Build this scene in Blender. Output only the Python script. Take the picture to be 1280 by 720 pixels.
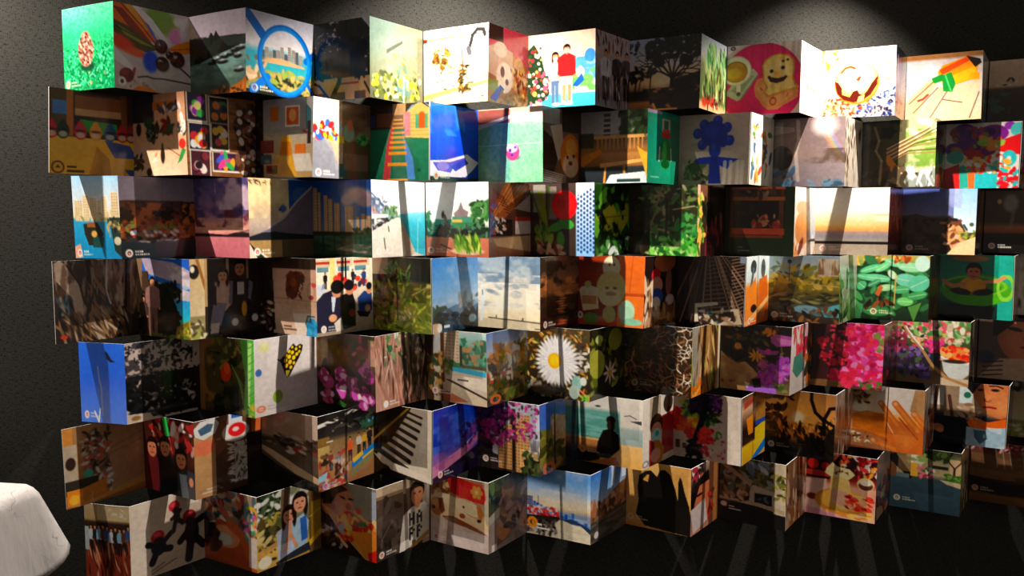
import bpy, math, random
import numpy as np
from mathutils import Matrix, Vector

# ------------------------------------------------------------------ scene
for o in list(bpy.data.objects):
    bpy.data.objects.remove(o)
scene = bpy.context.scene
COL = scene.collection
S = 0.21                      # side of one square photo panel, metres
ZT = 1.40 + S * 2.4716        # height of the top edge of the uppermost row

def W(x, y, z):
    """panel units (x along wall, y out of wall negative, z up from the top edge) -> metres"""
    return Vector((S * x, S * y, ZT + S * z))

# camera
cam_d = bpy.data.cameras.new('camera')
cam_d.sensor_width = 36.0
cam_d.lens = 1028.1 / 1280.0 * 36.0
cam_d.clip_start = 0.02
cam = bpy.data.objects.new('camera', cam_d)
COL.objects.link(cam)
a, b, c = -0.2101, -0.08657, 0.00587
rz = Matrix.Rotation(a, 3, 'Z')
f0 = Vector((0, math.cos(b), math.sin(b)))
u0 = Vector((0, -math.sin(b), math.cos(b)))
r0 = Vector((1, 0, 0))
r1 = rz @ (math.cos(c) * r0 + math.sin(c) * u0)
u1 = rz @ (-math.sin(c) * r0 + math.cos(c) * u0)
f1 = rz @ f0
M = Matrix((r1, u1, -f1)).transposed().to_4x4()
M.translation = W(3.2548, -11.2542, -2.4716)
cam.matrix_world = M
scene.camera = cam

# world: the dim, unlit rest of the room
w = bpy.data.worlds.new('world')
scene.world = w
w.use_nodes = True
w.node_tree.nodes['Background'].inputs[0].default_value = (1.0, 0.86, 0.74, 1)
w.node_tree.nodes['Background'].inputs[1].default_value = 0.135

# three ceiling spotlights in a line close to the wall
for lx, ly, pw, half, tilt in ((-2.2, -1.1, 120.0, 55, 14), (4.68, -1.4, 165.0, 50.5, 0), (10.4, -1.4, 165.0, 50.5, 0)):
    ld = bpy.data.lights.new('ceiling_spotlight', 'SPOT')
    ld.energy = pw
    ld.color = (1.0, 0.90, 0.79)
    ld.spot_size = math.radians(2 * half)
    ld.spot_blend = 1.0
    ld.shadow_soft_size = 0.008
    lo = bpy.data.objects.new('ceiling_spotlight', ld)
    COL.objects.link(lo)
    lo.location = W(lx, ly, 2.05)
    lo.rotation_euler = (0, math.radians(-tilt), 0)

scene.view_settings.view_transform = 'Standard'
scene.view_settings.look = 'None'
scene.view_settings.gamma = 1.0
scene.view_settings.use_curve_mapping = False
scene.view_settings.exposure = 0.45

# ------------------------------------------------------------------ materials
def new_mat(name):
    m = bpy.data.materials.new(name)
    m.use_nodes = True
    n = m.node_tree
    return m, n, n.nodes['Principled BSDF']

def fabric_wall():
    m, n, p = new_mat('charcoal_wall_fabric')
    tc = n.nodes.new('ShaderNodeTexCoord')
    mp = n.nodes.new('ShaderNodeMapping'); mp.inputs['Scale'].default_value = (85, 85, 480)
    nz = n.nodes.new('ShaderNodeTexNoise'); nz.inputs['Scale'].default_value = 1.0; nz.inputs['Detail'].default_value = 3
    mp2 = n.nodes.new('ShaderNodeMapping'); mp2.inputs['Scale'].default_value = (480, 120, 120)
    nz2 = n.nodes.new('ShaderNodeTexNoise'); nz2.inputs['Scale'].default_value = 1.0; nz2.inputs['Detail'].default_value = 3
    mx = n.nodes.new('ShaderNodeMath'); mx.operation = 'ADD'
    rp = n.nodes.new('ShaderNodeValToRGB')
    rp.color_ramp.elements[0].position = 0.72; rp.color_ramp.elements[0].color = (0.004, 0.0038, 0.0035, 1)
    rp.color_ramp.elements[1].position = 1.25; rp.color_ramp.elements[1].color = (0.040, 0.039, 0.0345, 1)
    bp = n.nodes.new('ShaderNodeBump'); bp.inputs['Strength'].default_value = 0.2; bp.inputs['Distance'].default_value = 0.002
    L = n.links.new
    L(tc.outputs['Object'], mp.inputs[0]); L(tc.outputs['Object'], mp2.inputs[0])
    L(mp.outputs[0], nz.inputs[0]); L(mp2.outputs[0], nz2.inputs[0])
    L(nz.outputs[0], mx.inputs[0]); L(nz2.outputs[0], mx.inputs[1])
    L(mx.outputs[0], rp.inputs[0]); L(rp.outputs[0], p.inputs['Base Color'])
    L(mx.outputs[0], bp.inputs['Height']); L(bp.outputs[0], p.inputs['Normal'])
    p.inputs['Roughness'].default_value = 0.95
    p.inputs['Specular IOR Level'].default_value = 0.1
    return m

def print_mat():
    m, n, p = new_mat('glossy_photo_print')
    at = n.nodes.new('ShaderNodeAttribute'); at.attribute_name = 'picture'
    n.links.new(at.outputs['Color'], p.inputs['Base Color'])
    tc = n.nodes.new('ShaderNodeTexCoord')
    mp = n.nodes.new('ShaderNodeMapping'); mp.inputs['Scale'].default_value = (40, 40, 5)
    nz = n.nodes.new('ShaderNodeTexNoise'); nz.inputs['Scale'].default_value = 1.0; nz.inputs['Detail'].default_value = 1.0
    bp = n.nodes.new('ShaderNodeBump'); bp.inputs['Strength'].default_value = 0.25; bp.inputs['Distance'].default_value = 0.003
    n.links.new(tc.outputs['Object'], mp.inputs[0]); n.links.new(mp.outputs[0], nz.inputs[0])
    n.links.new(nz.outputs[0], bp.inputs['Height']); n.links.new(bp.outputs[0], p.inputs['Normal'])
    p.inputs['Roughness'].default_value = 0.16
    p.inputs['Specular IOR Level'].default_value = 0.5
    return m

def plain(name, col, rough=0.6, spec=0.3):
    m, n, p = new_mat(name)
    nz = n.nodes.new('ShaderNodeTexNoise'); nz.inputs['Scale'].default_value = 60
    mix = n.nodes.new('ShaderNodeMixRGB'); mix.blend_type = 'MULTIPLY'; mix.inputs[0].default_value = 0.15
    mix.inputs[1].default_value = (*col, 1)
    n.links.new(nz.outputs[0], mix.inputs[2])
    n.links.new(mix.outputs[0], p.inputs['Base Color'])
    p.inputs['Roughness'].default_value = rough
    p.inputs['Specular IOR Level'].default_value = spec
    return m

M_PRINT = print_mat()
M_EDGE = plain('white_card_edge', (0.75, 0.73, 0.70), 0.7)
M_BACK = plain('black_card_back', (0.005, 0.0045, 0.004), 0.8, 0.1)
M_WALL = fabric_wall()

def mesh_obj(name, verts, faces, mats, mat_idx=None, parent=None, smooth=False):
    me = bpy.data.meshes.new(name)
    me.from_pydata([tuple(v) for v in verts], [], faces)
    for m in mats:
        me.materials.append(m)
    if mat_idx is not None:
        me.polygons.foreach_set('material_index', mat_idx)
    if smooth:
        me.polygons.foreach_set('use_smooth', [True] * len(me.polygons))
    me.update()
    o = bpy.data.objects.new(name, me)
    COL.objects.link(o)
    if parent is not None:
        o.parent = parent
    return o

def box(name, lo, hi, mat):
    x0, y0, z0 = lo; x1, y1, z1 = hi
    v = [(x0, y0, z0), (x1, y0, z0), (x1, y1, z0), (x0, y1, z0), (x0, y0, z1), (x1, y0, z1), (x1, y1, z1), (x0, y1, z1)]
    f = [(0, 3, 2, 1), (4, 5, 6, 7), (0, 1, 5, 4), (1, 2, 6, 5), (2, 3, 7, 6), (3, 0, 4, 7)]
    return mesh_obj(name, v, f, [mat])

# ------------------------------------------------------------------ setting
wl = box('wall_back', (-2.6, 0.0, 0.0), (5.2, 0.08, 2.75), M_WALL); wl['kind'] = 'structure'
M_FLOOR = plain('dark_carpet', (0.02, 0.017, 0.015), 0.95, 0.1)
fl = box('floor', (-2.6, -4.0, -0.05), (5.2, 0.08, 0.0), M_FLOOR); fl['kind'] = 'structure'

# ------------------------------------------------------------------ photo leaflets
HALF, DEPTH, PITCH, GAP = 0.737, 0.6744, 1.0034, 0.009
ROWX = [0.0, 0.017, 0.009, 0.015, 0.010, 0.027, 0.020]
# hand-hung unevenness of each fold, thousandths of a panel: sideways at the top, sideways at the bottom, height
DXT = [
   [-10, 6, -8, 7, 44, 2, -5, 26, -32, -27, -36, -1, -28, 16, 22, 31, -14, -4, -27] ,
   [30, 17, 4, 19, 33, 12, -9, -11, -12, -21, -30, -12, 7, -1, -9, -8, -8, -16, -24] ,
   [-19, -19, -17, -16, -13, -9, 4, 18, -2, -22, -22, -12, -12, -12, 6, 24, 20, 17, 17] ,
   [-14, 0, 13, 23, 32, 18, 4, -11, -26, -25, -24, -12, 0, -6, -12, -7, -1, -6, -11] ,
   [-13, -13, -2, 8, 13, 18, 5, -7, -31, -56, -47, -39, -13, 13, 25, 37, 33, 30, 30] ,
   [1, -2, -5, 3, 10, 6, 2, -14, -30, -27, -25, -22, -19, -7, 5, 14, 22, 21, 20] ,
   [-33, -33, -9, -7, 30, 12, 52, 23, -20, -24, 11, -15, 13, -13, -3, 7, -5, -17, -17] ,
]
DXB = [
   [-10, -7, -8, -4, 44, -1, -5, 15, -32, -18, -36, -15, -28, 17, 22, 49, -14, 16, -27] ,
   [-6, 9, 24, 14, 4, -7, -17, -7, 2, -12, -27, -17, -7, 2, 10, 10, 10, -7, -24] ,
   [1, 1, -6, -12, -5, 2, 15, 28, 11, -7, -7, -2, -6, -10, 6, 23, 23, 24, 24] ,
   [-8, -1, 6, 22, 38, 27, 16, 0, -16, -27, -37, -24, -11, 0, 11, 15, 18, 13, 9] ,
   [-8, -8, -1, 7, 18, 30, 21, 12, -17, -46, -41, -37, -18, 1, 17, 33, 35, 36, 36] ,
   [21, 10, -1, 8, 16, 6, -5, -7, -10, -14, -19, -7, 5, 5, 5, 14, 22, 13, 3] ,
   [-33, -33, -9, -15, 30, 9, 52, 27, -20, -14, 11, -6, 13, 4, 3, 3, 0, -3, -3] ,
]
DZ = [
   [40, 11, 28, 30, 2, -5, -15, 1, 6, 1, 17, 23, -3, -6, 11, 2, -17, -5, -26] ,
   [3, 7, 11, 6, 2, -19, -39, -35, -31, -20, -9, -12, -15, -21, -27, -11, 5, 3, 1] ,
   [-6, -6, -4, -2, -4, -6, -12, -18, -7, 3, 3, -11, -20, -28, -19, -9, -8, -6, -6] ,
   [-24, -9, 6, 6, 5, 3, 1, 8, 16, 21, 27, 13, 0, 3, 6, 3, 0, -3, -7] ,
   [-21, -21, -11, -1, 5, 12, 18, 24, 35, 45, 39, 33, 6, -21, -16, -11, -5, 2, 2] ,
   [-44, -26, -7, -7, -7, 6, 18, 33, 47, 48, 48, 22, -4, -20, -36, -29, -22, -4, 14] ,
   [-37, -37, -29, -3, 2, 8, -16, -2, -8, 33, 25, 30, -6, -27, -25, -23, -19, -14, -14] ,
]


def fold(r, k):
    """top and bottom point of fold k in row r (panel units)"""
    j = min(k, 18) if k <= 18 else 18 - (k % 2)
    x = ROWX[r] + HALF * k
    y = -0.014 - (DEPTH if (r + k) % 2 == 1 else 0.0)
    if k == 0 and r in (2, 4, 6): x += 0.144; y -= 0.4      # free end stands off the wall
    if k == 0 and r % 2 == 1: x -= 0.03
    z = -PITCH * r + DZ[r][j] / 2000.0 - 0.006
    return [x + DXT[r][j] / 1000.0, y, z], [x + DXB[r][j] / 1000.0, y, z - 0.988]

TH = 0.008                    # card thickness, panel units
def photo_panel(r, k, pic, parent, x0, x1, first, last):
    """one square print between fold k and k+1; pic is a (rows+1, cols+1, 3) colour grid, top row first"""
    h1, w1 = pic.shape[0], pic.shape[1]
    (t0, b0), (t1, b1) = fold(r, k), fold(r, k + 1)
    t0[0] += x0; b0[0] += x0; t1[0] += x1; b1[0] += x1
    P = [np.array(W(*q)) for q in (t0, t1, b0, b1)]
    n = np.cross(P[1] - P[0], P[2] - P[0]); n = n / np.linalg.norm(n)
    if n[1] > 0: n = -n
    u = np.linspace(0, 1, w1)[None, :, None]; v = np.linspace(0, 1, h1)[:, None, None]
    # slight bow of the paper
    G = (P[0] * (1 - u) + P[1] * u) * (1 - v) + (P[2] * (1 - u) + P[3] * u) * v
    rng = random.Random(r * 100 + k)
    bow = rng.uniform(-0.012, 0.012) * S
    G = G + n * (bow * np.sin(np.pi * u) * np.ones_like(v))
    front = G.reshape(-1, 3)
    ring = [j for j in range(w1)] + [i * w1 + w1 - 1 for i in range(1, h1)] + \
           [(h1 - 1) * w1 + j for j in range(w1 - 2, -1, -1)] + [i * w1 for i in range(h1 - 2, 0, -1)]
    back = front[ring] - n * TH * S
    verts = np.concatenate([front, front[ring], back])
    nf = len(front); nr = len(ring)
    ii, jj = np.meshgrid(np.arange(h1 - 1), np.arange(w1 - 1), indexing='ij')
    q0 = (ii * w1 + jj).ravel()
    quads = np.stack([q0, q0 + w1, q0 + w1 + 1, q0 + 1], 1)
    e = np.arange(nr); e2 = (e + 1) % nr
    edge = np.stack([nf + e, nf + e2, nf + nr + e2, nf + nr + e], 1)
    nb = nf + nr
    # back: strips between the top edge and the bottom edge
    bt = np.arange(w1); bb = (w1 - 1) + (h1 - 1) + (w1 - 1) - np.arange(w1)
    bk = np.stack([nb + bt[:-1], nb + bt[1:], nb + bb[1:], nb + bb[:-1]], 1)
    allq = np.concatenate([quads, edge, bk])
    me = bpy.data.meshes.new('photo_panel')
    me.vertices.add(len(verts)); me.vertices.foreach_set('co', verts.astype(np.float32).ravel())
    me.loops.add(allq.size); me.loops.foreach_set('vertex_index', allq.astype(np.int32).ravel())
    me.polygons.add(len(allq))
    me.polygons.foreach_set('loop_start', np.arange(0, allq.size, 4, dtype=np.int32))
    mi = np.zeros(len(allq), np.int32); mi[len(quads):len(quads) + nr] = 1; mi[len(quads) + nr:] = 2
    for m in (M_PRINT, M_EDGE, M_BACK): me.materials.append(m)
    me.polygons.foreach_set('material_index', mi)
    colr = np.ones((len(verts), 4), np.float32)
    colr[:nf, :3] = pic.reshape(-1, 3)
    at = me.color_attributes.new('picture', 'FLOAT_COLOR', 'POINT')
    at.data.foreach_set('color', colr.ravel())
    me.update(calc_edges=True); me.validate()
    o = bpy.data.objects.new('photo_panel', me)
    COL.objects.link(o)
    o.parent = parent
    o.matrix_parent_inverse = Matrix.Translation(-parent.location)
    return o

def leaflet(r, k0, n, label):
    t, bt = fold(r, k0); t2, bt2 = fold(r, k0 + n)
    e = bpy.data.objects.new('photo_leaflet', None)
    e.empty_display_size = 0.05
    COL.objects.link(e)
    e.location = (W(*bt) + W(*bt2)) * 0.5
    e['label'] = label; e['category'] = 'photo leaflet'; e['group'] = 'folded photo leaflets on the wall'
    for i in range(n):
        o = photo_panel(r, k0 + i, paint(r, k0 + i), e, GAP if i == 0 else 0.0, -GAP if i == n - 1 else 0.0, i == 0, i == n - 1)
        if k0 + i < 19: o['label'] = 'photo print of ' + CAPS[r][k0 + i]
    return e

# ------------------------------------------------------------------ printed pictures
# every print is drawn by code on a small colour grid that becomes the print's colour attribute
def rgb(s):
    s = s.lstrip('#')
    if len(s) == 3: s = ''.join(q * 2 for q in s)
    return np.array([int(s[i:i + 2], 16) / 255.0 for i in (0, 2, 4)])

FONT = {'H': '101101111101101', 'A': '010101111101101', 'P': '110101110100100', 'Y': '101101010010010', 'G': '011100101101011', 'M': '101111111101101', 'E': '111100110100111'}

class Pic:
    def __init__(s, w, h, seed):
        s.w, s.h = w * 2, h * 2
        s.rs = np.random.RandomState(seed)
        s.Y, s.X = np.meshgrid((np.arange(s.h) + .5) / s.h, (np.arange(s.w) + .5) / s.w, indexing='ij')
        s.im = np.zeros((s.h, s.w, 3))
    def _win(s, x0, y0, x1, y1):
        i0 = max(0, int(math.floor(x0 * s.w))); i1 = min(s.w, int(math.ceil(x1 * s.w)) + 1)
        j0 = max(0, int(math.floor(y0 * s.h))); j1 = min(s.h, int(math.ceil(y1 * s.h)) + 1)
        if i1 <= i0 or j1 <= j0: return None
        return slice(j0, j1), slice(i0, i1)
    def mix(s, sl, m, col):
        m = np.clip(m, 0, 1)[..., None]
        s.im[sl] = s.im[sl] * (1 - m) + rgb(col) * m
        return s
    def g(s, *st, box=None, a=1, h=False):
        """gradient through stops (position, colour), top to bottom, or left to right with h"""
        x0, y0, x1, y1 = box or (0, 0, 1, 1)
        q = ((s.X - x0) / (x1 - x0)) if h else ((s.Y - y0) / (y1 - y0))
        ps = [t[0] for t in st]; cs = np.array([rgb(t[1]) for t in st])
        c = np.stack([np.interp(q, ps, cs[:, i]) for i in range(3)], -1)
        m = (((s.X >= x0) & (s.X <= x1) & (s.Y >= y0) & (s.Y <= y1)) * a)[..., None]
        s.im = s.im * (1 - m) + c * m
        return s
    def e(s, x, y, rx, ry, col, rot=0, soft=.0, a=1, ring=0):
        R = max(rx, ry) * (1 + soft * 2) + .02
        sl = s._win(x - R, y - R, x + R, y + R)
        if sl is None: return s
        dx = s.X[sl] - x; dy = s.Y[sl] - y
        if rot:
            t = math.radians(rot); dx, dy = dx * math.cos(t) + dy * math.sin(t), -dx * math.sin(t) + dy * math.cos(t)
        d = np.sqrt((dx / rx) ** 2 + (dy / ry) ** 2)
        sf = max(soft, .012 / max(min(rx, ry), .01))
        if ring:
            m = 1 - np.clip((np.abs(d - 1) - ring) / sf + .5, 0, 1)
        else:
            m = 1 - np.clip((d - 1) / sf + .5, 0, 1)
        return s.mix(sl, m * a, col)
    def p(s, pts, col, a=1):
        xs = [q[0] for q in pts]; ys = [q[1] for q in pts]
        sl = s._win(min(xs), min(ys), max(xs), max(ys))
        if sl is None: return s
        X, Y = s.X[sl], s.Y[sl]; m = np.zeros(X.shape, bool)
        n = len(pts)
        for i in range(n):
            (xa, ya), (xb, yb) = pts[i], pts[(i + 1) % n]
            if ya == yb: continue
            m ^= ((ya > Y) != (yb > Y)) & (X < (xb - xa) * (Y - ya) / (yb - ya) + xa)
        return s.mix(sl, m * float(a), col)
    def b(s, x0, y0, x1, y1, col, a=1):
        return s.p([(x0, y0), (x1, y0), (x1, y1), (x0, y1)], col, a)
    def l(s, pts, w, col, a=1):
        for (xa, ya), (xb, yb) in zip(pts[:-1], pts[1:]):
            sl = s._win(min(xa, xb) - w, min(ya, yb) - w, max(xa, xb) + w, max(ya, yb) + w)
            if sl is None: continue
            X, Y = s.X[sl], s.Y[sl]; L = (xb - xa) ** 2 + (yb - ya) ** 2 + 1e-9
            t = np.clip(((X - xa) * (xb - xa) + (Y - ya) * (yb - ya)) / L, 0, 1)
            d = np.hypot(X - xa - t * (xb - xa), Y - ya - t * (yb - ya))
            s.mix(sl, (1 - np.clip((d - w / 2) / .008 + .5, 0, 1)) * a, col)
        return s
    def noise(s, fx, fy, oct=3):
        out = np.zeros((s.h, s.w)); amp = 1.0; tot = 0
        for o in range(oct):
            nx, ny = int(fx) + 2, int(fy) + 2
            L = s.rs.rand(ny + 1, nx + 1)
            gx = s.X * fx; gy = s.Y * fy
            ix = gx.astype(int); iy = gy.astype(int); tx = gx - ix; ty = gy - iy
            tx = tx * tx * (3 - 2 * tx); ty = ty * ty * (3 - 2 * ty)
            v = (L[iy, ix] * (1 - tx) + L[iy, ix + 1] * tx) * (1 - ty) + (L[iy + 1, ix] * (1 - tx) + L[iy + 1, ix + 1] * tx) * ty
            out += v * amp; tot += amp; amp *= .55; fx *= 2; fy *= 2
        return out / tot
    def n(s, col, f=8, th=.5, soft=.1, box=None, fy=None, a=1, oct=3, fade=0):
        """patches of col where a noise field passes th"""
        v = s.noise(f, fy or f, oct)
        m = np.clip((v - th) / soft + .5, 0, 1) * a
        if box:
            x0, y0, x1, y1 = box
            if fade:
                k = np.clip(np.minimum(np.minimum(s.X - x0, x1 - s.X), np.minimum(s.Y - y0, y1 - s.Y)) / fade + .5, 0, 1)
            else:
                k = (s.X >= x0) & (s.X <= x1) & (s.Y >= y0) & (s.Y <= y1)
            m = m * k
        return s.mix((slice(None), slice(None)), m, col)
    def lv(s, box, cols, n=60, size=.05, asp=.45, rot=None, soft=.15, a=1):
        """scatter of leaf or petal shaped strokes"""
        x0, y0, x1, y1 = box
        for i in range(n):
            x = x0 + (x1 - x0) * s.rs.rand(); y = y0 + (y1 - y0) * s.rs.rand()
            z = size * (.55 + .9 * s.rs.rand())
            t = rot + s.rs.uniform(-25, 25) if rot is not None else s.rs.uniform(0, 180)
            s.e(x, y, z, z * asp, cols[s.rs.randint(len(cols))], t, soft, a)
        return s
    def br(s, x, y, ang, L, w, col, dep=4, spread=32):
        """branching twig"""
        x2 = x + L * math.cos(math.radians(ang)); y2 = y - L * math.sin(math.radians(ang))
        s.l([(x, y), (x2, y2)], w, col)
        if dep:
            for q in (-1, 1):
                s.br(x2, y2, ang + q * spread * (.6 + .7 * s.rs.rand()), L * (.62 + .25 * s.rs.rand()), max(w * .68, .006), col, dep - 1, spread)
        return s
    def tow(s, x0, x1, y0, y1, wall, win, nx=3, ny=8):
        s.b(x0, y0, x1, y1, wall)
        cw, ch = (x1 - x0) / nx, (y1 - y0) / ny
        for i in range(nx):
            for j in range(ny):
                s.b(x0 + cw * (i + .25), y0 + ch * (j + .25), x0 + cw * (i + .75), y0 + ch * (j + .75), win, .75)
        return s
    def head(s, x, y, r, skin='#c98d6c', hair='#17110f', long=False, face=True):
        if long:
            for q in (-1, 1): s.e(x + q * r * .72, y + r * .5, r * .3, r * 1.15, hair)
        s.e(x, y - r * .2, r * .92, r * .95, hair)
        s.e(x, y + r * .15, r * .76, r * .98, skin)
        s.p([(x - r * .8, y - r * .25), (x - r * .55, y - r * .95), (x + r * .55, y - r * .95), (x + r * .8, y - r * .25), (x + r * .3, y - r * .5), (x - r * .4, y - r * .45)], hair)
        if face:
            for q in (-1, 1): s.e(x + q * r * .32, y + r * .02, r * .13, r * .08, '#2a1712')
            s.e(x, y + r * .3, r * .12, r * .14, '#a8684c', a=.6)
            s.e(x, y + r * .65, r * .26, r * .08, '#8c3b34')
        return s
    def per(s, x, y, h, shirt, pants, skin='#c98d6c', hair='#17110f', w=1, long=False, face=False):
        """standing figure, feet at y"""
        r = h * .075
        s.p([(x - .11 * h * w, y - .5 * h), (x + .11 * h * w, y - .5 * h), (x + .1 * h * w, y), (x + .02 * h * w, y), (x, y - .4 * h), (x - .02 * h * w, y), (x - .1 * h * w, y)], pants)
        s.p([(x - .05 * h, y - .84 * h), (x + .05 * h, y - .84 * h), (x + .16 * h * w, y - .78 * h), (x + .17 * h * w, y - .5 * h), (x + .11 * h * w, y - .46 * h), (x - .11 * h * w, y - .46 * h), (x - .17 * h * w, y - .5 * h), (x - .16 * h * w, y - .78 * h)], shirt)
        s.e(x - .15 * h * w, y - .46 * h, .025 * h, .03 * h, skin); s.e(x + .15 * h * w, y - .46 * h, .025 * h, .03 * h, skin)
        return s.head(x, y - .91 * h, r, skin, hair, long, face)
    def txt(s, t, x, y, z, col):
        for ch in t:
            bits = FONT.get(ch)
            if bits:
                for i, q in enumerate(bits):
                    if q == '1':
                        cx = x + (i % 3) * z; cy = y + (i // 3) * z
                        s.b(cx, cy, cx + z * 1.05, cy + z * 1.05, col)
            x += 4 * z
        return s
    def logo(s, x=.085, y=.915, col='#f2ece4', dot='#b5453a'):
        s.e(x, y, .048, .048, col); s.e(x, y, .024, .026, dot); s.e(x, y + .005, .01, .012, col)
        for j, (wd, n) in enumerate(((.11, 4), (.19, 7))):
            for i in range(n):
                q = x + .08 + i * .027
                s.b(q, y - .028 + j * .036, q + .019, y - .008 + j * .036, col, .9)
        return s
    def out(s, grain=.05):
        v = s.rs.rand(s.h, s.w); t = s.noise(22, 22, 3); q = s.noise(3, 3, 2)
        s.im *= (1 + grain * (v - .5) * 2 + .14 * (t - .5) + .1 * (q - .5))[..., None]
        g = s.im.mean(-1, keepdims=True); s.im = np.clip(g + (s.im - g) * 1.2, 0, 1)
        s.im = s.im * .7 + .3 * (s.im * s.im * (3 - 2 * s.im))
        im = np.clip(s.im, 0.004, .98)
        im = im.reshape(s.h // 2, 2, s.w // 2, 2, 3).mean((1, 3))
        return np.where(im <= .04045, im / 12.92, ((im + .055) / 1.055) ** 2.4)

PICS = {}
def pic(r, k):
    def d(f): PICS[(r, k)] = f; return f
    return d

def paint(r, k):
    left = (r + k) % 2 == 0                        # left-facing print
    cols = int(70 + 2 * k) if left else int(max(40, 108 - 4.2 * k))
    key = (r, k) if (r, k) in PICS else ((r + k) % 7, (k * 5 + r * 3) % 18)
    c = Pic((cols if k < 19 else 36) + 1, 105 if k < 19 else 49, r * 50 + k + 1)
    PICS[key](c)
    return c.out()

# ---- top row
@pic(0, 0)
def _(c):
    c.g((0, '#7fd6ac'), (.3, '#45bd84'), (.6, '#179a5e'), (1, '#108050'))
    c.n('#075a36', 40, .52, .12, (0, .4, 1, 1), a=.85, fade=.3).n('#7fdcb0', 44, .6, .08, (0, .4, 1, 1), a=.8, fade=.25).n('#2c9c68', 36, .55, .1, (0, 0, 1, .5), a=.4)
    c.e(.5, .72, .14, .06, '#063a24', soft=.5, a=.9).e(.47, .53, .15, .19, '#a8786a').e(.47, .4, .09, .1, '#a8786a')
    for i in range(60):
        t = i * 2.4; q = (i / 60) ** .5
        c.e(.47 + .14 * q * math.cos(t), .52 + .19 * q * math.sin(t), .022, .012, ('#3a1d18', '#d8b0a0', '#7c4c40')[i % 3], 20 * (i % 5))
    c.lv((.5, .78, .9, .95), ['#b08460', '#c8a488'], 6, .02).logo(col='#c9d8b8', dot='#b97a3a')
@pic(0, 1)
def _(c):
    c.g((0, '#cfc2c6'), (.5, '#d8ccd0'), (1, '#c8bab2'))
    c.e(.62, .12, .22, .16, '#7f9b4a', 20, .5).e(.8, .28, .08, .1, '#d890bc', soft=.5).e(.9, .1, .12, .06, '#dcdcd4', soft=.4)
    c.p([(.22, 0), (.32, 0), (.5, .12), (.66, .3), (.72, .42), (.6, .34)], '#eeeaf0').p([(.36, .14), (.46, .2), (.56, .36), (.6, .44), (.5, .38)], '#5f74d4')
    c.p([(0, 0), (.24, 0), (.4, .16), (.5, .32), (.6, .44), (.3, .32), (0, .2)], '#e07822').p([(0, .05), (.12, .06), (.3, .22), (.5, .42), (.24, .3)], '#8c3b10').p([(.14, .0), (.24, .0), (.44, .26), (.4, .28)], '#f0a040').l([(.1, .0), (.36, .22), (.56, .43)], .012, '#5c2408')
    c.p([(0, .2), (.2, .26), (.42, .38), (.6, .47), (.4, .53), (.16, .48), (0, .34)], '#56501a').p([(.06, .26), (.3, .36), (.56, .46), (.36, .44), (.14, .36)], '#8c8a34').l([(.04, .28), (.56, .46)], .01, '#2c2a0c')
    c.e(.1, .46, .18, .08, '#e04a20', 22, .6).e(.28, .55, .14, .05, '#e86a3c', 8, .7).p([(.7, .44), (.84, .36), (1, .3), (1, .46), (.84, .5)], '#e08a30').l([(.7, .46), (1, .4)], .012, '#a85818').e(.47, .63, .1, .13, '#3c5cd0', soft=.4)
    c.p([(0, .5), (.24, .72), (.26, .8), (0, .66)], '#f0ecee').p([(.24, .74), (.28, .72), (.26, .82), (.22, .84)], '#a84030')
    for x, y, r in ((.61, .43, .085), (.62, .64, .09), (.82, .56, .1), (.72, .52, .05)):
        c.e(x + .01, y + .015, r * 1.05, r * 1.05, '#8c8088', soft=.3, a=.5).e(x, y, r, r, '#3d211c').e(x, y + r * .2, r * .7, r * .6, '#5c3028', soft=.7).e(x - r * .3, y - r * .35, r * .32, r * .25, '#c8b8b4', soft=.7).lv((x - r * .6, y - r * .6, x + r * .6, y + r * .6), ['#2a1410', '#7c5048'], 10, .014)
    c.l([(.86, .66), (.92, .7), (1, .76)], .022, '#4a3a30').l([(.3, .84), (.36, .825), (.42, .815), (.5, .83), (.62, .82), (.75, .825), (1, .84)], .018, '#4c3b34')
    c.e(.16, .83, .09, .085, '#6c2c20').e(.14, .8, .05, .04, '#8c4434', soft=.5).e(.1, .91, .05, .055, '#f4eee6').e(.1, .91, .02, .025, '#333').lv((.2, .88, .42, .96), ['#6b5a4e', '#c0b0a4', '#8a7a6c'], 16, .026).p([(.22, 1), (.3, .94), (.44, .94), (.56, 1)], '#d8822a')
@pic(0, 2)
def _(c):
    c.g((0, '#bdb2be'), (.3, '#b6a9b2'), (.33, '#8ea4a2'), (.6, '#7f9f9a'), (.8, '#6c8278'), (1, '#4f5c50'))
    c.p([(0, .05), (.2, .3), (0, .32)], '#c9b6a4').p([(0, .3), (.12, .28), (.2, .31), (.3, .29), (.36, .3), (.4, .24), (.43, .25), (.45, .29), (.5, .22), (.53, .27), (.56, .3), (.8, .3), (1, .31), (1, .42), (.8, .46), (.5, .52), (.2, .6), (0, .62)], '#20221f').p([(.55, .31), (1, .32), (1, .42), (.7, .43)], '#343c3a').n('#2f372c', 14, .5, .15, (0, .28, .6, .55), a=.7).n('#47574c', 6, .5, .3, (0, .6, 1, 1), a=.5, fy=14)  # tan wedge at the left paints in the edge of a cast shadow
    for x, y, q in ((.42, .6, .08), (.5, .57, .09), (.6, .6, .1), (.64, .54, .08), (.74, .52, .07), (.82, .48, .08), (.9, .46, .09), (.86, .55, .07), (.88, .72, .09)):
        c.e(x, y + .012, q, .026, '#232524').e(x - .01, y - .012, q * .6, .012, '#8f9694').e(x + .02, y - .024, q * .3, .01, '#d4d8d6')
    c.n('#a8622a', 10, .42, .15, (.25, .94, 1, 1)).p([(.92, .86), (1, .8), (1, 1), (.8, 1), (.6, .97)], '#b0662a').lv((.5, .92, 1, 1), ['#c88038', '#7c4018', '#4a3a20'], 26, .03)
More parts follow.
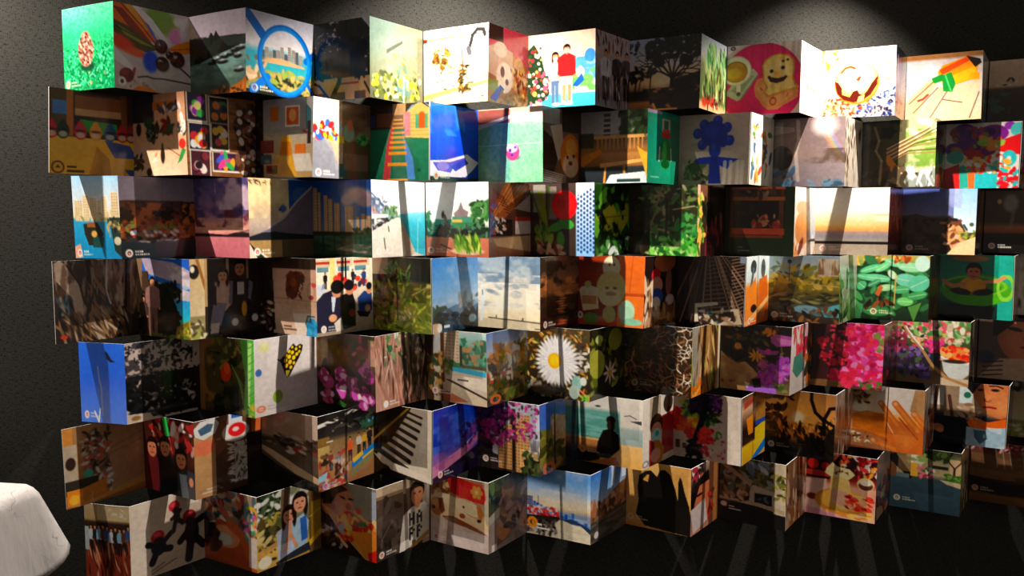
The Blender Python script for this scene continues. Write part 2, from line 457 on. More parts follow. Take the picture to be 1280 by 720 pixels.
@pic(0, 3)
def _(c):
    c.g((0, '#c9c9dc'), (.4, '#d8d3d4'), (.5, '#4a9fb0'), (.72, '#3f8f98'), (.76, '#33382c'), (1, '#22261f'))
    for i in range(11): c.tow(.22 + i * .055, .268 + i * .055, .36 + .1 * c.rs.rand(), .56, '#a59a90' if i % 3 else '#5d6064', '#4d4c50', 2, 7)
    c.p([(.25, .55), (.5, .52), (.85, .58), (.85, .64), (.3, .62)], '#c9a27c').b(.2, .6, .9, .75, '#3f9aa6')
    c.n('#9a8c58', 9, .5, .2, (0, .7, 1, .95)).lv((0, .55, .25, .8), ['#c9a888', '#7a6a50', '#d9c0a0'], 16, .06).lv((.3, .68, .9, .9), ['#8f9a50', '#3c4a28', '#b0a068'], 40, .05)
    c.p([(0, .0), (.06, .0), (.3, .25), (.22, .34), (0, .1)], '#1668ad').l([(.1, .96), (.3, .78)], .1, '#1b72bb').l([(.88, .5), (1, .4)], .09, '#1668ad').l([(.9, .8), (1, .97)], .05, '#155a98')
    c.e(.56, .55, .36, .41, '#1f7fc8', ring=.085).e(.56, .55, .385, .435, '#1465ab', ring=.03)
    c.logo(x=.12, y=.93).e(.1, .93, .05, .06, '#2a5fae', a=.5)
@pic(0, 4)
def _(c):
    c.g((0, '#b5aab8'), (.6, '#a09098'), (.7, '#c49a6c'), (1, '#c79d70'))
    for q in range(3): c.b(.0 + q * .36, .9, .2 + q * .36, 1, '#54443a')
    c.b(.15, .68, 1, .72, '#8f6c4e').b(.4, .78, .8, .81, '#a03c30').n('#12140f', 5, .4, .12, (0, 0, .9, .72)).n('#0c0e0b', 14, .42, .1, (0, .0, 1, .72)).lv((0, .05, 1, .7), ['#0d0f0c', '#181c14'], 120, .06)
    c.lv((.1, .12, .5, .4), ['#a79cab', '#8a7f8a'], 22, .02).l([(.3, 1), (.45, .78), (.5, .6)], .07, '#15120f').l([(.3, 1), (.1, .8), (0, .76)], .03, '#15120f').l([(.9, .8), (1, .95)], .03, '#1a1612')
    c.p([(.85, 0), (1, 0), (1, .15)], '#b7adb9')
@pic(0, 5)
def _(c):
    c.g((0, '#56625c'), (.35, '#6a756c'), (.7, '#75704e'), (1, '#4c4a2c')).g((0, '#46524c'), (.4, '#6a746c'), (1, '#b09c70'), h=True, a=.55)
    c.b(.3, .3, .42, 1, '#8c8c7c', .5).b(.88, .1, 1, 1, '#5f6051', .8).p([(.3, .36), (.6, .2), (.6, .24), (.3, .42)], '#3b453c').e(.6, .75, .16, .22, '#4f706c', soft=.6)
    c.lv((.05, .65, .95, .97), ['#888928', '#c6c0a4', '#4d5a20', '#a99f60', '#2f3a1a'], 90, .035, .7).l([(.62, .6), (.62, 1)], .025, '#b8b29f').lv((.3, .4, .95, .65), ['#888e64', '#686a4a'], 30, .04)
@pic(0, 6)
def _(c):
    c.g((0, '#dcd0b8'), (.6, '#e0d4c0'), (1, '#d4c09c'))
    c.l([(.02, .14), (1, .12)], .014, '#6a4828').p([(0, .86), (1, .72), (1, .76), (0, .92)], '#b89c68').b(.0, .12, .06, .17, '#6a2c18')
    c.l([(.7, .34), (.74, .22), (.76, .14), (.83, .07), (.92, .08), (.94, .15)], .05, '#2c2c30').l([(.7, .3), (.72, .36)], .07, '#55545a')
    for x, y in ((.2, .36), (.36, .36), (.28, .48)): c.lv((x - .05, y - .08, x + .05, y + .1), ['#8a6020', '#4a3014', '#a88038', '#6a4a1c'], 22, .03)
    c.lv((.56, .5, .72, .85), ['#6a4418', '#2c2414', '#8a7038', '#4a4430'], 44, .028).l([(.6, .3), (.63, .62)], .018, '#5a3c20').l([(.3, .2), (.3, .3)], .014, '#8a6a44')
    c.lv((.12, .6, .95, .95), ['#4a4238', '#7a6040'], 14, .022, .35, 0).lv((.4, .5, .5, .6), ['#8a7a60'], 8, .03)
@pic(0, 7)
def _(c):
    c.g((0, '#b34452'), (.4, '#c0606a'), (.6, '#8a6a4a'), (1, '#a08a62')).b(0, 0, .36, .2, '#3c2620').e(.85, .3, .25, .15, '#b8606a', soft=.4)
    c.p([(.0, .3), (.25, .22), (.6, .3), (.7, .6), (.6, .75), (.0, .62)], '#c9aa96').e(.3, .3, .16, .1, '#dcc4b0').e(.4, .65, .2, .2, '#e8d8c0').e(.35, .58, .05, .07, '#4a3024').e(.46, .7, .04, .04, '#3a2018')
    c.p([(.6, .3), (.75, .4), (.92, .42), (.9, .78), (.7, .85), (.6, .6)], '#b07840').e(.75, .5, .13, .16, '#caa07a').lv((.55, .5, .95, .85), ['#8a4a20', '#d8a860', '#5a3018', '#e0c090'], 40, .05)
    c.b(0, .7, .25, .85, '#7a8a4c').p([(.05, .95), (.3, .75), (.4, .8), (.2, .98)], '#2c5fa8').lv((.3, .85, 1, 1), ['#c8ae80', '#8a6a40'], 20, .05)
@pic(0, 8)
def _(c):
    c.g((0, '#e3c9b4'), (.45, '#e0c7b0'), (.5, '#b8d4d8'), (.8, '#8cc8cc'), (.82, '#58b4c4'), (1, '#4aa6ba'))
    c.b(.25, .4, 1, .82, '#cfe0dc').n('#5f9ac4', 7, .55, .1, (.62, .35, 1, .7)).n('#6fb060', 6, .58, .1, (.6, .5, 1, .8)).n('#e09a90', 8, .62, .1, (.5, .5, 1, .8)).e(.92, .34, .08, .09, '#4a86b8').e(.78, .55, .06, .07, '#e8c8b0').p([(.66, .72), (.8, .56), (.84, .66), (.74, .74)], '#2a5f9c')
    c.p([(0, .95), (0, .2), (.09, .13), (.2, .3), (.33, .8), (.25, .9)], '#1f3a24')
    c.lv((.0, .18, .2, .6), ['#d84a40', '#f0e0d0', '#e8b060', '#2a4a2c', '#c83a50'], 34, .022, 1).lv((.02, .5, .3, .9), ['#e04a44', '#f4e8dc', '#e8b460', '#1c3a22', '#d8607a'], 50, .024, 1).lv((.04, .9, .25, 1), ['#e8c8a0', '#e8e0f0', '#c87a90'], 16, .04)
    c.per(.41, .97, .72, '#e6cfc8', '#5c6d88', long=True, w=.75).per(.58, .96, .8, '#a52a2c', '#d8d2c8', w=1)
    c.b(.52, .7, .57, .92, '#c98d6c').b(.6, .7, .65, .92, '#c98d6c').e(.43, .955, .06, .02, '#f0f0f0').e(.6, .95, .07, .022, '#f0f0f0').e(.41, .345, .03, .02, '#eee').e(.58, .25, .035, .022, '#eee')
@pic(0, 9)
def _(c):
    c.g((0, '#a99aa0'), (.3, '#b5a29c'), (.8, '#6f6672'), (1, '#8f8a94')).lv((0, 0, 1, .2), ['#7a4a40', '#c8b8b0', '#4a3a3c'], 30, .06, .3, 90)
    for x, y, s_, p_ in ((.3, .9, '#c3c0c6', '#2a2a34'), (.62, .88, '#3a3036', '#1c1a1e'), (.9, .86, '#54444a', '#221e22')): c.per(x, y, .68, s_, p_, w=1.3)
    c.lv((.1, .4, 1, .95), ['#d8d0d4', '#2a2226', '#4a3a3c', '#b0a0a0'], 40, .07, .18, 90)
@pic(0, 10)
def _(c):
    c.g((0, '#98a2bc'), (.3, '#b4b2b8'), (.5, '#d8b898'), (.62, '#d0a67c'), (.7, '#8a6a48'), (.74, '#241a12'), (.84, '#33261a'), (.88, '#b8804c'), (1, '#a06c40'))
    c.e(.48, .58, .14, .09, '#e8cba8', soft=.9).p([(.6, .6), (.8, .54), (1, .5), (1, .68), (.6, .7)], '#2a2a18').n('#1c1c10', 12, .5, .15, (.6, .5, 1, .7), a=.7)
    c.l([(.6, .84), (.605, .66), (.61, .52)], .05, '#0f0c0a')
    for t, L in ((150, .34), (128, .38), (105, .4), (80, .4), (58, .38), (35, .36), (20, .32)): c.br(.61, .56, t, L * .5, .026, '#120f0c', 4, 26)
    for x, y, q in ((.36, .2, .1), (.48, .1, .12), (.62, .22, .11), (.74, .12, .13), (.88, .2, .12), (.95, .08, .1), (.6, .05, .1), (.42, .34, .06), (.8, .34, .08), (.3, .1, .06)): c.lv((x - q, y - q * .7, x + q, y + q * .7), ['#11110c', '#1c1d13', '#23251a'], 38, .03, .6)
    c.lv((.02, .4, .2, .58), ['#14130e', '#201d14'], 34, .04).l([(.08, .74), (.11, .55)], .02, '#17120d').l([(.14, .74), (.16, .58)], .012, '#17120d').lv((.24, .38, .38, .54), ['#17150f', '#262317'], 26, .03).l([(.3, .74), (.31, .5)], .018, '#17120d').lv((.0, .05, .14, .2), ['#3c4256', '#2c3040'], 12, .03)
    c.b(.2, .69, 1, .75, '#1f1711').lv((.15, .7, 1, .78), ['#8a5c3c', '#1a130e', '#3a2a1c'], 24, .03, .5, 0).n('#241a12', 7, .5, .1, (.3, .84, .9, .97)).p([(.6, .82), (1, .8), (1, 1), (.7, 1)], '#2a2018')
@pic(0, 11)
def _(c):
    c.g((0, '#aab0be'), (.25, '#b8b8b4'), (.4, '#6f7a5a'), (.85, '#4c5a34'), (.92, '#c0a07c'), (1, '#c8aa84')).lv((.2, .1, 1, .55), ['#4f8a50', '#2a4a2c', '#7aa060', '#9ab890'], 70, .1, .3, 75).lv((.1, .4, .95, .9), ['#4a3a2a', '#8a9a60', '#2c2a1c', '#b0b088', '#5a7a3c'], 80, .1, .2, 90)
    c.lv((.1, .82, .8, .92), ['#a83a2c', '#5a2a20'], 20, .05)
@pic(0, 12)
def _(c):
    c.g((0, '#dcc8bc'), (1, '#d6beb0')).e(.47, .58, .56, .58, '#d4306a').e(.47, .58, .56, .58, '#b8224f', ring=.012).e(.4, .5, .4, .4, '#dc3c74', soft=.8, a=.6)
    c.p([(.0, .66), (.16, .44), (.36, .34), (.43, .42), (.2, .77), (.15, .79), (.0, .7)], '#bcbca4').p([(.06, .64), (.3, .44), (.38, .44), (.18, .7)], '#98a084').l([(.2, .77), (.43, .43)], .016, '#7c8468').e(.13, .36, .205, .205, '#efe2ce').e(.13, .36, .205, .205, '#c8b49c', ring=.03).e(.125, .375, .16, .15, '#8a5c18').e(.125, .38, .15, .14, '#c08a2c').e(.1, .4, .1, .08, '#d8a848', soft=.5).l([(.165, .58), (.17, .68)], .06, '#e8d8c4').e(.17, .69, .03, .03, '#5c5c44')
    c.p([(.38, .6), (.42, .5), (.5, .48), (.58, .6), (.86, .66), (.97, .68), (.96, .78), (.86, .84), (.78, .88), (.7, .94), (.58, .94), (.5, .88), (.46, .8), (.4, .74)], '#e0905c').p([(.42, .62), (.5, .56), (.6, .68), (.92, .72), (.8, .83), (.64, .9), (.54, .84), (.46, .74)], '#e8a070').e(.64, .82, .04, .05, '#b05c34', ring=.25).l([(.5, .66), (.46, .62)], .014, '#b05c34').l([(.82, .76), (.84, .72)], .014, '#b05c34')
    c.p([(.49, .4), (.48, .32), (.52, .24), (.6, .18), (.72, .16), (.84, .19), (.91, .27), (.92, .38), (.9, .5), (.93, .58), (.98, .64), (.95, .68), (.8, .7), (.57, .77), (.5, .7), (.54, .62), (.5, .52)], '#c88c3c')
    c.p([(.51, .4), (.5, .32), (.55, .24), (.62, .19), (.72, .18), (.83, .21), (.89, .28), (.9, .38), (.88, .5), (.91, .59), (.94, .64), (.8, .67), (.58, .73), (.53, .69), (.57, .62), (.52, .52)], '#efc47c').e(.7, .42, .14, .16, '#f2cc90', soft=.7).n('#dca45c', 16, .58, .15, (.52, .2, .9, .7), a=.5).e(.68, .44, .03, .04, '#e8983c', soft=.5)
    for x, y, q in ((.61, .4, .025), (.76, .36, .026), (.76, .27, .017), (.82, .255, .017)): c.e(x, y, q, q, '#2a1613')
    c.l([(.58, .48), (.61, .53), (.68, .55), (.76, .53), (.8, .49)], .04, '#3a1c18').l([(.6, .5), (.7, .52), (.79, .5)], .035, '#3a1c18').p([(0, 0), (.18, 0), (.1, .06), (0, .14)], '#e8dcd0').e(.08, .04, .025, .02, '#3a3a3a', ring=.4)
@pic(0, 13)
def _(c):
    c.g((0, '#f0dfcc'), (.5, '#f3e6d6'), (1, '#e8d6c0')).lv((.2, .3, 1, .7), ['#d8a060', '#e8c8a0', '#fff6ea', '#c87a50'], 30, .08)
@pic(0, 14)
def _(c):
    c.g((0, '#d8d2ca'), (.45, '#dcd4c8'), (.6, '#a8b4c8'), (1, '#a8a4b4')).lv((0, .02, .22, .3), ['#8a7030', '#b09a60', '#6a5a28', '#d0c0a0'], 34, .03)
    c.p([(0, .72), (.3, .7), (.7, .8), (1, .75), (1, 1), (0, 1)], '#b8a498').lv((.05, .72, .7, 1), ['#a04424', '#c88858', '#7c2c1c', '#d8c0b0', '#b86030'], 150, .024).lv((.5, .6, 1, 1), ['#1f2a50', '#44568a', '#c8ccdc', '#161630', '#8c98b8'], 190, .022)
    c.e(.49, .5, .3, .31, '#c0702c').e(.49, .48, .28, .285, '#dca860').e(.48, .42, .24, .22, '#e8d0a4', soft=.5).e(.9, .36, .06, .12, '#c0a868', ring=.15)
    c.p([(.19, .46), (.24, .48), (.29, .56), (.3, .66), (.4, .7), (.44, .62), (.5, .6), (.53, .66), (.58, .68), (.64, .6), (.68, .52), (.77, .4), (.76, .54), (.68, .68), (.58, .75), (.45, .78), (.32, .74), (.23, .64)], '#4c1a10')
    c.p([(.52, .7), (.6, .67), (.58, .76), (.5, .78)], '#d8b078').l([(.28, .34), (.33, .28), (.4, .26), (.46, .29)], .03, '#7c3c24').p([(.47, .46), (.52, .4), (.55, .41), (.52, .48)], '#7c3c20')
@pic(0, 15)
def _(c):
    c.g((0, '#2a3a34'), (.3, '#6a4a88'), (.6, '#9a7a9c'), (.8, '#7a3c30'), (1, '#b89878')).lv((0, .1, 1, .9), ['#8a6ab0', '#c8a8c0', '#4a2a3c'], 30, .15, .3, 90)
@pic(0, 16)
def _(c):
    c.g((0, '#9a7048'), (.06, '#8c6440'), (.1, '#b9b2b2'), (.5, '#c4b9b0'), (1, '#d0b898')).e(.3, .3, .12, .14, '#d8d4d2', soft=.3)
    c.p([(.3, .38), (.45, .38), (.12, .98), (0, .98), (0, .72)], '#c8a888').p([(.42, .5), (.54, .5), (.34, .96), (.18, .96)], '#d3b696').p([(.55, .52), (.98, .42), (.93, .7), (.8, .97), (.36, .97)], '#d6bc9e')
    for q in ([(.06, .72), (.38, .4)], [(.12, .86), (.43, .5)], [(.34, .95), (.56, .55)], [(.85, .97), (.96, .6)], [(.5, .68), (.75, .74)]): c.l(q, .012, '#4a3026')
    c.l([(.18, .68), (.24, .66), (.3, .6)], .03, '#b83a34')
    c.p([(.42, .28), (.48, .18), (.82, .06), (.94, .2), (.92, .4), (.55, .5), (.46, .4)], '#e08a1c').p([(.44, .24), (.82, .06), (.86, .12), (.48, .32)], '#c8501c').p([(.55, .36), (.9, .22), (.93, .38), (.6, .48)], '#e8a828').p([(.78, .06), (.96, .12), (.98, .18), (.9, .24)], '#241c18').b(.84, .32, .96, .42, '#d8961e')
    c.p([(.34, .36), (.48, .3), (.5, .4), (.38, .44)], '#1e7a34').p([(.48, .32), (.6, .28), (.66, .46), (.62, .58), (.5, .56)], '#1c8038').l([(.52, .32), (.6, .56)], .02, '#5ab070')
@pic(0, 17)
def _(c): c.g((0, '#b8b0a8'), (.5, '#8a8078'), (1, '#5c7a78')).lv((0, .3, 1, .9), ['#5a8a90', '#c8b8a8', '#4a3a34'], 24, .15, .3, 90)
@pic(0, 18)
def _(c): c.g((0, '#c9b29c'), (.4, '#bda48e'), (.45, '#4a3a2e'), (1, '#2c2218')).lv((.1, .3, .4, .42), ['#3a2a22', '#d8c8b0'], 10, .03).n('#3f5a54', 8, .6, .1, (0, .5, .3, 1))

# ---- second row
@pic(1, 0)
def _(c):
    c.g((0, '#4a3420'), (.55, '#33241a'), (.56, '#e8b850'), (1, '#d8a43c'))
    c.b(0, .0, .2, .5, '#5c4a30').b(.04, .14, .2, .3, '#5a80b8').b(.2, 0, .28, .55, '#b06c38').b(.3, .06, .85, .22, '#8a5c34').b(.3, .22, .85, .3, '#c09a72').b(.3, .3, .85, .56, '#241a14').p([(.36, .34), (.8, .37), (.8, .52), (.36, .48)], '#3c9040').b(.85, 0, .92, .56, '#7c5028')
    for x, q in ((.03, '#b03038'), (.16, '#1c3a2c'), (.36, '#b83a48'), (.54, '#e0982c'), (.71, '#2c5c88'), (.86, '#a83430'), (.97, '#8a2c2c')):
        c.e(x, .49, .075, .095, q).e(x, .42, .04, .06, q).e(x, .53, .05, .035, '#d9c9b4', a=.8).e(x, .48, .06, .016, '#241818', a=.7)
    c.p([(.64, .57), (.95, .62), (1, .7), (1, .78), (.76, .78)], '#46609a').p([(.88, .92), (1, .92), (1, 1), (.95, 1)], '#3c5a90').p([(.45, 1), (.55, .65), (.7, .8), (.72, 1)], '#b48630')
    c.e(.1, .92, .065, .065, '#4a3014', ring=.12).p([(.07, .93), (.1, .89), (.13, .93)], '#4a3014').b(.2, .9, .31, .925, '#4a3014').b(.2, .95, .4, .975, '#4a3014')
@pic(1, 1)
def _(c):
    c.g((0, '#8c6a54'), (.2, '#c79a7c'), (.6, '#d6ab8c'), (1, '#e8c8ac')).b(0, 0, .42, .34, '#2c2a32').b(.4, .1, .85, .2, '#b06a30').lv((.5, .12, .9, .24), ['#3a3034', '#c8c0bc', '#5a4a48'], 16, .05)
    c.lv((.28, .33, .5, .55), ['#2c4a30', '#3a2a26', '#587048'], 34, .05).lv((.55, .33, .75, .48), ['#8a2c2c', '#5a2422', '#3a4a34'], 22, .045).lv((0, .75, .2, .9), ['#2c2a2c', '#4a3a38'], 14, .05).e(.12, .42, .05, .08, '#2c2420')
    c.l([(.38, .56), (.4, .6)], .03, '#4a3028').e(.56, .75, .04, .1, '#2b2320').e(.56, .64, .02, .04, '#3a4a30').p([(.82, .86), (.92, .66), (.98, .7), (.9, .82)], '#3f8a4c').l([(.66, .66), (.86, .76)], .014, '#8a6a54').e(.92, .62, .06, .06, '#b83c34').lv((.85, .3, 1, .5), ['#fff2e4', '#3a3030', '#e8dccc'], 12, .05).lv((.35, .72, .46, .82), ['#e8d8c8', '#a07a60'], 6, .03).e(.3, .95, .05, .05, '#3a2a26')
@pic(1, 2)
def _(c):
    c.g((0, '#8f6844'), (.5, '#9a7048'), (1, '#7c5432'))
    for y in (.2, .42, .65, .85): c.l([(0, y), (1, y + .02)], .008, '#5c3c22')
    c.n('#5c3e26', 3, .55, .2, fy=30, a=.5)
    cards = ((.04, .0, .29, .33, '#241c34'), (.34, .03, .59, .36, '#20241e'), (.05, .37, .33, .68, '#1c2038'), (.36, .35, .59, .66, '#2a1a1c'), (.06, .7, .32, 1.0, '#4a2430'), (.37, .7, .74, .92, '#3c2440'))
    for i, (x0, y0, x1, y1, q) in enumerate(cards):
        c.b(x0 - .015, y0 - .01, x1 + .015, y1 + .025, '#ddd2c4').b(x0, y0, x1, y1, q)
        pal = (['#8a3c9c', '#48a050', '#e0d08c'], ['#3a7a4c', '#c87830', '#28303a'], ['#e8a838', '#e8e4e0', '#b83438'], ['#e6ddd8', '#c85060', '#e0b850'], ['#e8d8d0', '#7a3440', '#2a1c20'], ['#d84a8c', '#e0a030', '#3c9a58', '#5060b8'])[i]
        for j in range(9): c.e(x0 + (x1 - x0) * (.2 + .6 * c.rs.rand()), y0 + (y1 - y0) * (.2 + .6 * c.rs.rand()), (x1 - x0) * .2, (y1 - y0) * .16, pal[j % len(pal)], c.rs.rand() * 180)
    c.lv((.72, .1, 1, 1), ['#2a1c18', '#4a3024', '#6a4a3a'], 60, .07).lv((.74, .15, 1, .95), ['#cfc0b4', '#e4dad0', '#8a5c50'], 30, .035, .8)
@pic(1, 3)
def _(c):
    c.g((0, '#8f8c90'), (.4, '#9a958f'), (.5, '#b8a890'), (1, '#a98c60')).b(0, 0, .15, 1, '#241a16')
    c.b(.28, .1, .42, .28, '#b06a2c').b(.54, .1, .78, .36, '#e8ddd0').b(.56, .12, .76, .34, '#c05c28').e(.66, .22, .06, .08, '#e8a068').b(.88, .1, .96, .4, '#3c6468')
    c.b(.1, .52, .34, .68, '#7c3c34').b(.1, .7, .3, .82, '#3a5a60').e(.55, .55, .09, .08, '#e0a030').p([(.47, .55), (.63, .55), (.66, .72), (.44, .72)], '#c07820').p([(.36, .72), (.66, .72), (.74, .98), (.34, .98)], '#c89838').b(.7, .58, .88, .7, '#c4702c').p([(.66, .7), (.95, .7), (1, .92), (.72, .92)], '#d6ccc0').b(.2, .84, .4, .95, '#6a2a22').p([(.8, 0), (1, .2), (1, 0)], '#aca6a0').l([(.84, .42), (.96, .46)], .03, '#a83c34').b(.9, .3, .96, .58, '#2c2628')
@pic(1, 4)
def _(c):
    c.g((0, '#dcd9dd'), (.35, '#d5d0ce'), (.42, '#9a968f'), (1, '#8d8c94')).b(.28, 0, .5, .5, '#c9b7a6').b(.48, 0, 1, .55, '#8f7c68').b(.48, .5, 1, 1, '#5c5040').n('#4a3c30', 3, .5, .3, (.48, .0, 1, .5), fy=12, a=.5)  # left part painted as lit, beside a brownish wall
    c.p([(.22, .5), (.3, .55), (.42, .8), (.48, 1), (.5, 1), (.5, .5)], '#bda58c').p([(.0, .48), (.2, .52), (.34, .68), (.42, 1), (0, 1)], '#85868e').b(.44, .8, .56, .97, '#3a5c5c')
    c.lv((0, .32, .42, .5), ['#c83a34', '#3a68b8', '#e0b030', '#e8e0e0', '#8a2c30', '#4a90c0'], 46, .045, .7).e(.42, .36, .07, .07, '#a8d0d0').e(.6, .4, .1, .12, '#7aa89c').e(.62, .3, .05, .07, '#c87a60').lv((.75, .4, .95, .52), ['#3c9c50', '#2a6a3c', '#6ab070'], 20, .045).p([(.4, .46), (.5, .44), (.52, .54), (.4, .54)], '#d8c830').b(.52, .66, .95, .88, '#7a6858').logo(x=.1, y=.93, dot='#c06070')
@pic(1, 5)
def _(c):
    c.g((0, '#4a3c34'), (.3, '#3c3630'), (.34, '#2e7a5c'), (1, '#256a50')).b(.0, .0, .4, .32, '#3c2e2a').b(.12, .12, .4, .3, '#6a4a3a').b(0, .14, .1, .3, '#3a4a6a').b(.4, 0, .62, .3, '#c09a70')
    c.p([(.6, .14), (.72, .04), (.86, .0), (1, .08), (1, .46), (.62, .44)], '#dcbc74').p([(.6, .14), (.72, .03), (.9, .0), (1, .07), (1, .04), (.85, -.02)], '#8aa0b0').b(.6, .12, .7, .42, '#d68a94')
    for q in range(6): c.l([(.65, .16 + q * .05), (1, .16 + q * .05)], .006, '#b08c4c')
    c.b(.78, .15, .97, .33, '#5aac84').b(.83, .15, .93, .33, '#c8682c').e(.88, .16, .05, .04, '#c8682c')
    c.p([(.38, .3), (.43, .3), (.36, .98), (.24, .98), (.3, .55)], '#b84a50').p([(.55, .3), (.6, .45), (.74, .7), (.78, .98), (.66, .98), (.6, .6)], '#5c8cc4').b(.38, .15, .58, .3, '#7c5c44')
    for i, y in enumerate((.2, .25, .3, .36, .42, .48, .55, .62, .76, .97)): c.b(.42 - .012 * i, y, .57 + .01 * i, y + .02 + .003 * i, '#dc9434' if i > 4 else '#d09a4c')
    c.e(.84, .86, .025, .02, '#184a38')
@pic(1, 6)
def _(c):
    c.g((0, '#3a78e0'), (.15, '#1f5fd8'), (.6, '#1a4cc0'), (.9, '#173f9c')).n('#4a8cec', 5, .55, .2, (0, 0, .7, .4), a=.7)
    c.p([(0, .74), (.3, .72), (.75, .62), (.88, .68), (1, .72), (.85, .84), (.7, .93), (0, .94)], '#d9d3e2').p([(.05, .76), (.4, .74), (.72, .66), (.7, .72), (.45, .82), (.4, .88), (.15, .86)], '#5a56b8').p([(.4, .8), (.7, .68), (.78, .74), (.5, .86)], '#3c48a8').e(.25, .8, .12, .06, '#8a7cc8').b(0, .94, 1, 1, '#20242c').logo(x=.12, y=.93, col='#b8c8b0', dot='#c03c3c')
@pic(1, 7)
def _(c):
    c.g((0, '#a88c80'), (.06, '#c8a090'), (.13, '#d9d2c6'), (.17, '#a5bfa4'), (.25, '#82b292'), (1, '#8abf98')).n('#5f9a78', 30, .55, .2, (0, .2, 1, 1), a=.45)
    c.b(.0, .02, .5, .2, '#7a4c44').p([(0, .22), (.5, .1), (.5, .14), (0, .28)], '#d8c8bc').b(.8, 0, 1, .08, '#3c3430').p([(.4, .2), (.5, .2), (.5, 1), (.3, 1), (.35, .6)], '#4a7090', .35).l([(.0, .5), (1, .48)], .015, '#9cc8a8')
    c.e(.56, .66, .09, .04, '#3c6a4c', soft=.5).e(.54, .59, .105, .115, '#d84a78').e(.53, .54, .085, .06, '#e8b0d0').e(.5, .57, .022, .026, '#3c3a80').e(.58, .53, .02, .02, '#5a4a98').e(.53, .63, .025, .02, '#44347c')
@pic(1, 8)
def _(c):
    c.g((0, '#5c4c46'), (.4, '#74645c'), (1, '#5a3c28')).b(0, .0, .45, .22, '#8c8480').b(.5, 0, 1, .3, '#3a3026').p([(0, .3), (.25, .4), (.4, .65), (.3, .85), (0, .85)], '#2c201c').p([(.2, .25), (.5, .2), (.55, .6), (.4, .7)], '#b8a898')
    c.e(.72, .62, .26, .3, '#c0742c').e(.72, .75, .2, .16, '#c8a88c').e(.74, .5, .14, .12, '#d49a50').e(.64, .64, .03, .025, '#3a2418').e(.8, .62, .03, .025, '#3a2418').e(.72, .72, .05, .03, '#6a3c2c')
    for q in range(6): c.l([(0, .83 + q * .03), (.6, .9 + q * .025)], .012, '#a8a09a')
    c.b(.93, .1, 1, 1, '#4a2c1a')
@pic(1, 9)
def _(c):
    c.g((0, '#8d8a8c'), (.3, '#a3a09c'), (.4, '#5c4c38'), (.6, '#a87c4c'), (.75, '#8c6238'), (.78, '#2c3438'), (1, '#242a2c'))
    c.n('#16200f', 5, .42, .15, (.6, 0, 1, .34)).lv((.6, 0, 1, .35), ['#1c2a14', '#2c3c1c', '#10160c'], 50, .06).b(.0, .3, .2, .5, '#3c4434')
    for q in range(5): c.b(.35, .04 + q * .07, .45, .08 + q * .07, '#2c2828')
    for q in range(12): c.b(.25 + q * .06, .36, .275 + q * .06, .55, '#b07c44')
    c.b(.2, .34, .95, .38, '#c0905c').b(.2, .53, 1, .57, '#94683a').p([(0, .62), (.3, .52), (.32, .58), (.04, .76), (0, .74)], '#c8842c').p([(.3, .72), (1, .66), (1, .7), (.3, .78)], '#d6a468').l([(.38, .75), (.36, 1)], .03, '#c8904c').l([(.66, .74), (.66, 1)], .03, '#b8843c')
    c.p([(.45, .88), (.98, .84), (1, 1), (.38, 1)], '#cfd8d8').b(.55, .94, .9, .98, '#2c4440').p([(.84, .5), (1, .6), (1, .95), (.92, .7)], '#c8a040')
@pic(1, 10)
def _(c):
    c.g((0, '#2d9a80'), (1, '#1f8468')).b(.7, .1, 1, 1, '#176a54', .6).b(0, 0, .4, .05, '#b8a8c0')
    c.b(.42, .1, .66, .28, '#e0d0b8').b(.47, .12, .61, .3, '#3c7a5c').e(.54, .32, .15, .05, '#c84a38').b(.44, .24, .64, .3, '#d05c40').e(.53, .58, .17, .22, '#1c8038').e(.5, .58, .07, .18, '#4ac060', soft=.5).e(.53, .72, .13, .06, '#0f4a24').l([(.36, .5), (.34, .68)], .03, '#d8e8dc').l([(.7, .5), (.72, .66)], .03, '#d8e8dc').b(.1, .9, .35, .92, '#7ab8a0')
@pic(1, 11)
def _(c):
    c.g((0, '#c6b6aa'), (.5, '#c0b0a4'), (1, '#9c8e7c')).g((0, '#b0a498'), (1, '#d0bcb0'), h=True, a=.4).n('#a08c80', 7, .6, .15, (0, .4, .25, .7), a=.5)
    c.lv((.1, .66, .55, .98), ['#5c5c3c', '#8a8468', '#3c4828', '#a89c84'], 40, .07, .3).p([(.12, .72), (.3, .64), (.42, .64), (.4, .74), (.2, .86)], '#4c5834')
    for x, y in ((.27, .27), (.36, .15), (.55, .1), (.68, .2), (.72, .38), (.34, .43), (.63, .4)): c.e(x, y, .068, .075, '#1c3c9c').e(x - .02, y - .025, .03, .03, '#3458bc', soft=.7)
    c.e(.5, .28, .19, .18, '#1a3894').e(.46, .24, .1, .09, '#2a4cb0', soft=.7).e(.52, .5, .085, .12, '#1c3c9c').e(.5, .46, .04, .05, '#3458bc', soft=.7).p([(.45, .6), (.58, .6), (.62, .98), (.44, .98)], '#16307c').p([(.22, .66), (.3, .61), (.48, .6), (.48, .7), (.3, .7)], '#18368c').p([(.56, .6), (.7, .62), (.86, .64), (.76, .7), (.7, .78), (.58, .72)], '#1a3a98')
    for x in (.66, .74, .84, .9): c.l([(x + .01, .68), (x, .98)], .05, '#ded4c6', .75)  # pale stripes of light painted onto the print
@pic(1, 12)
def _(c):
    c.g((0, '#ece4d8'), (.4, '#f0e6d4'), (1, '#d8ccb8')).lv((.1, .1, .9, .9), ['#c89850', '#5c8a50', '#b85040', '#4a6a80', '#e8e0d0'], 40, .08)
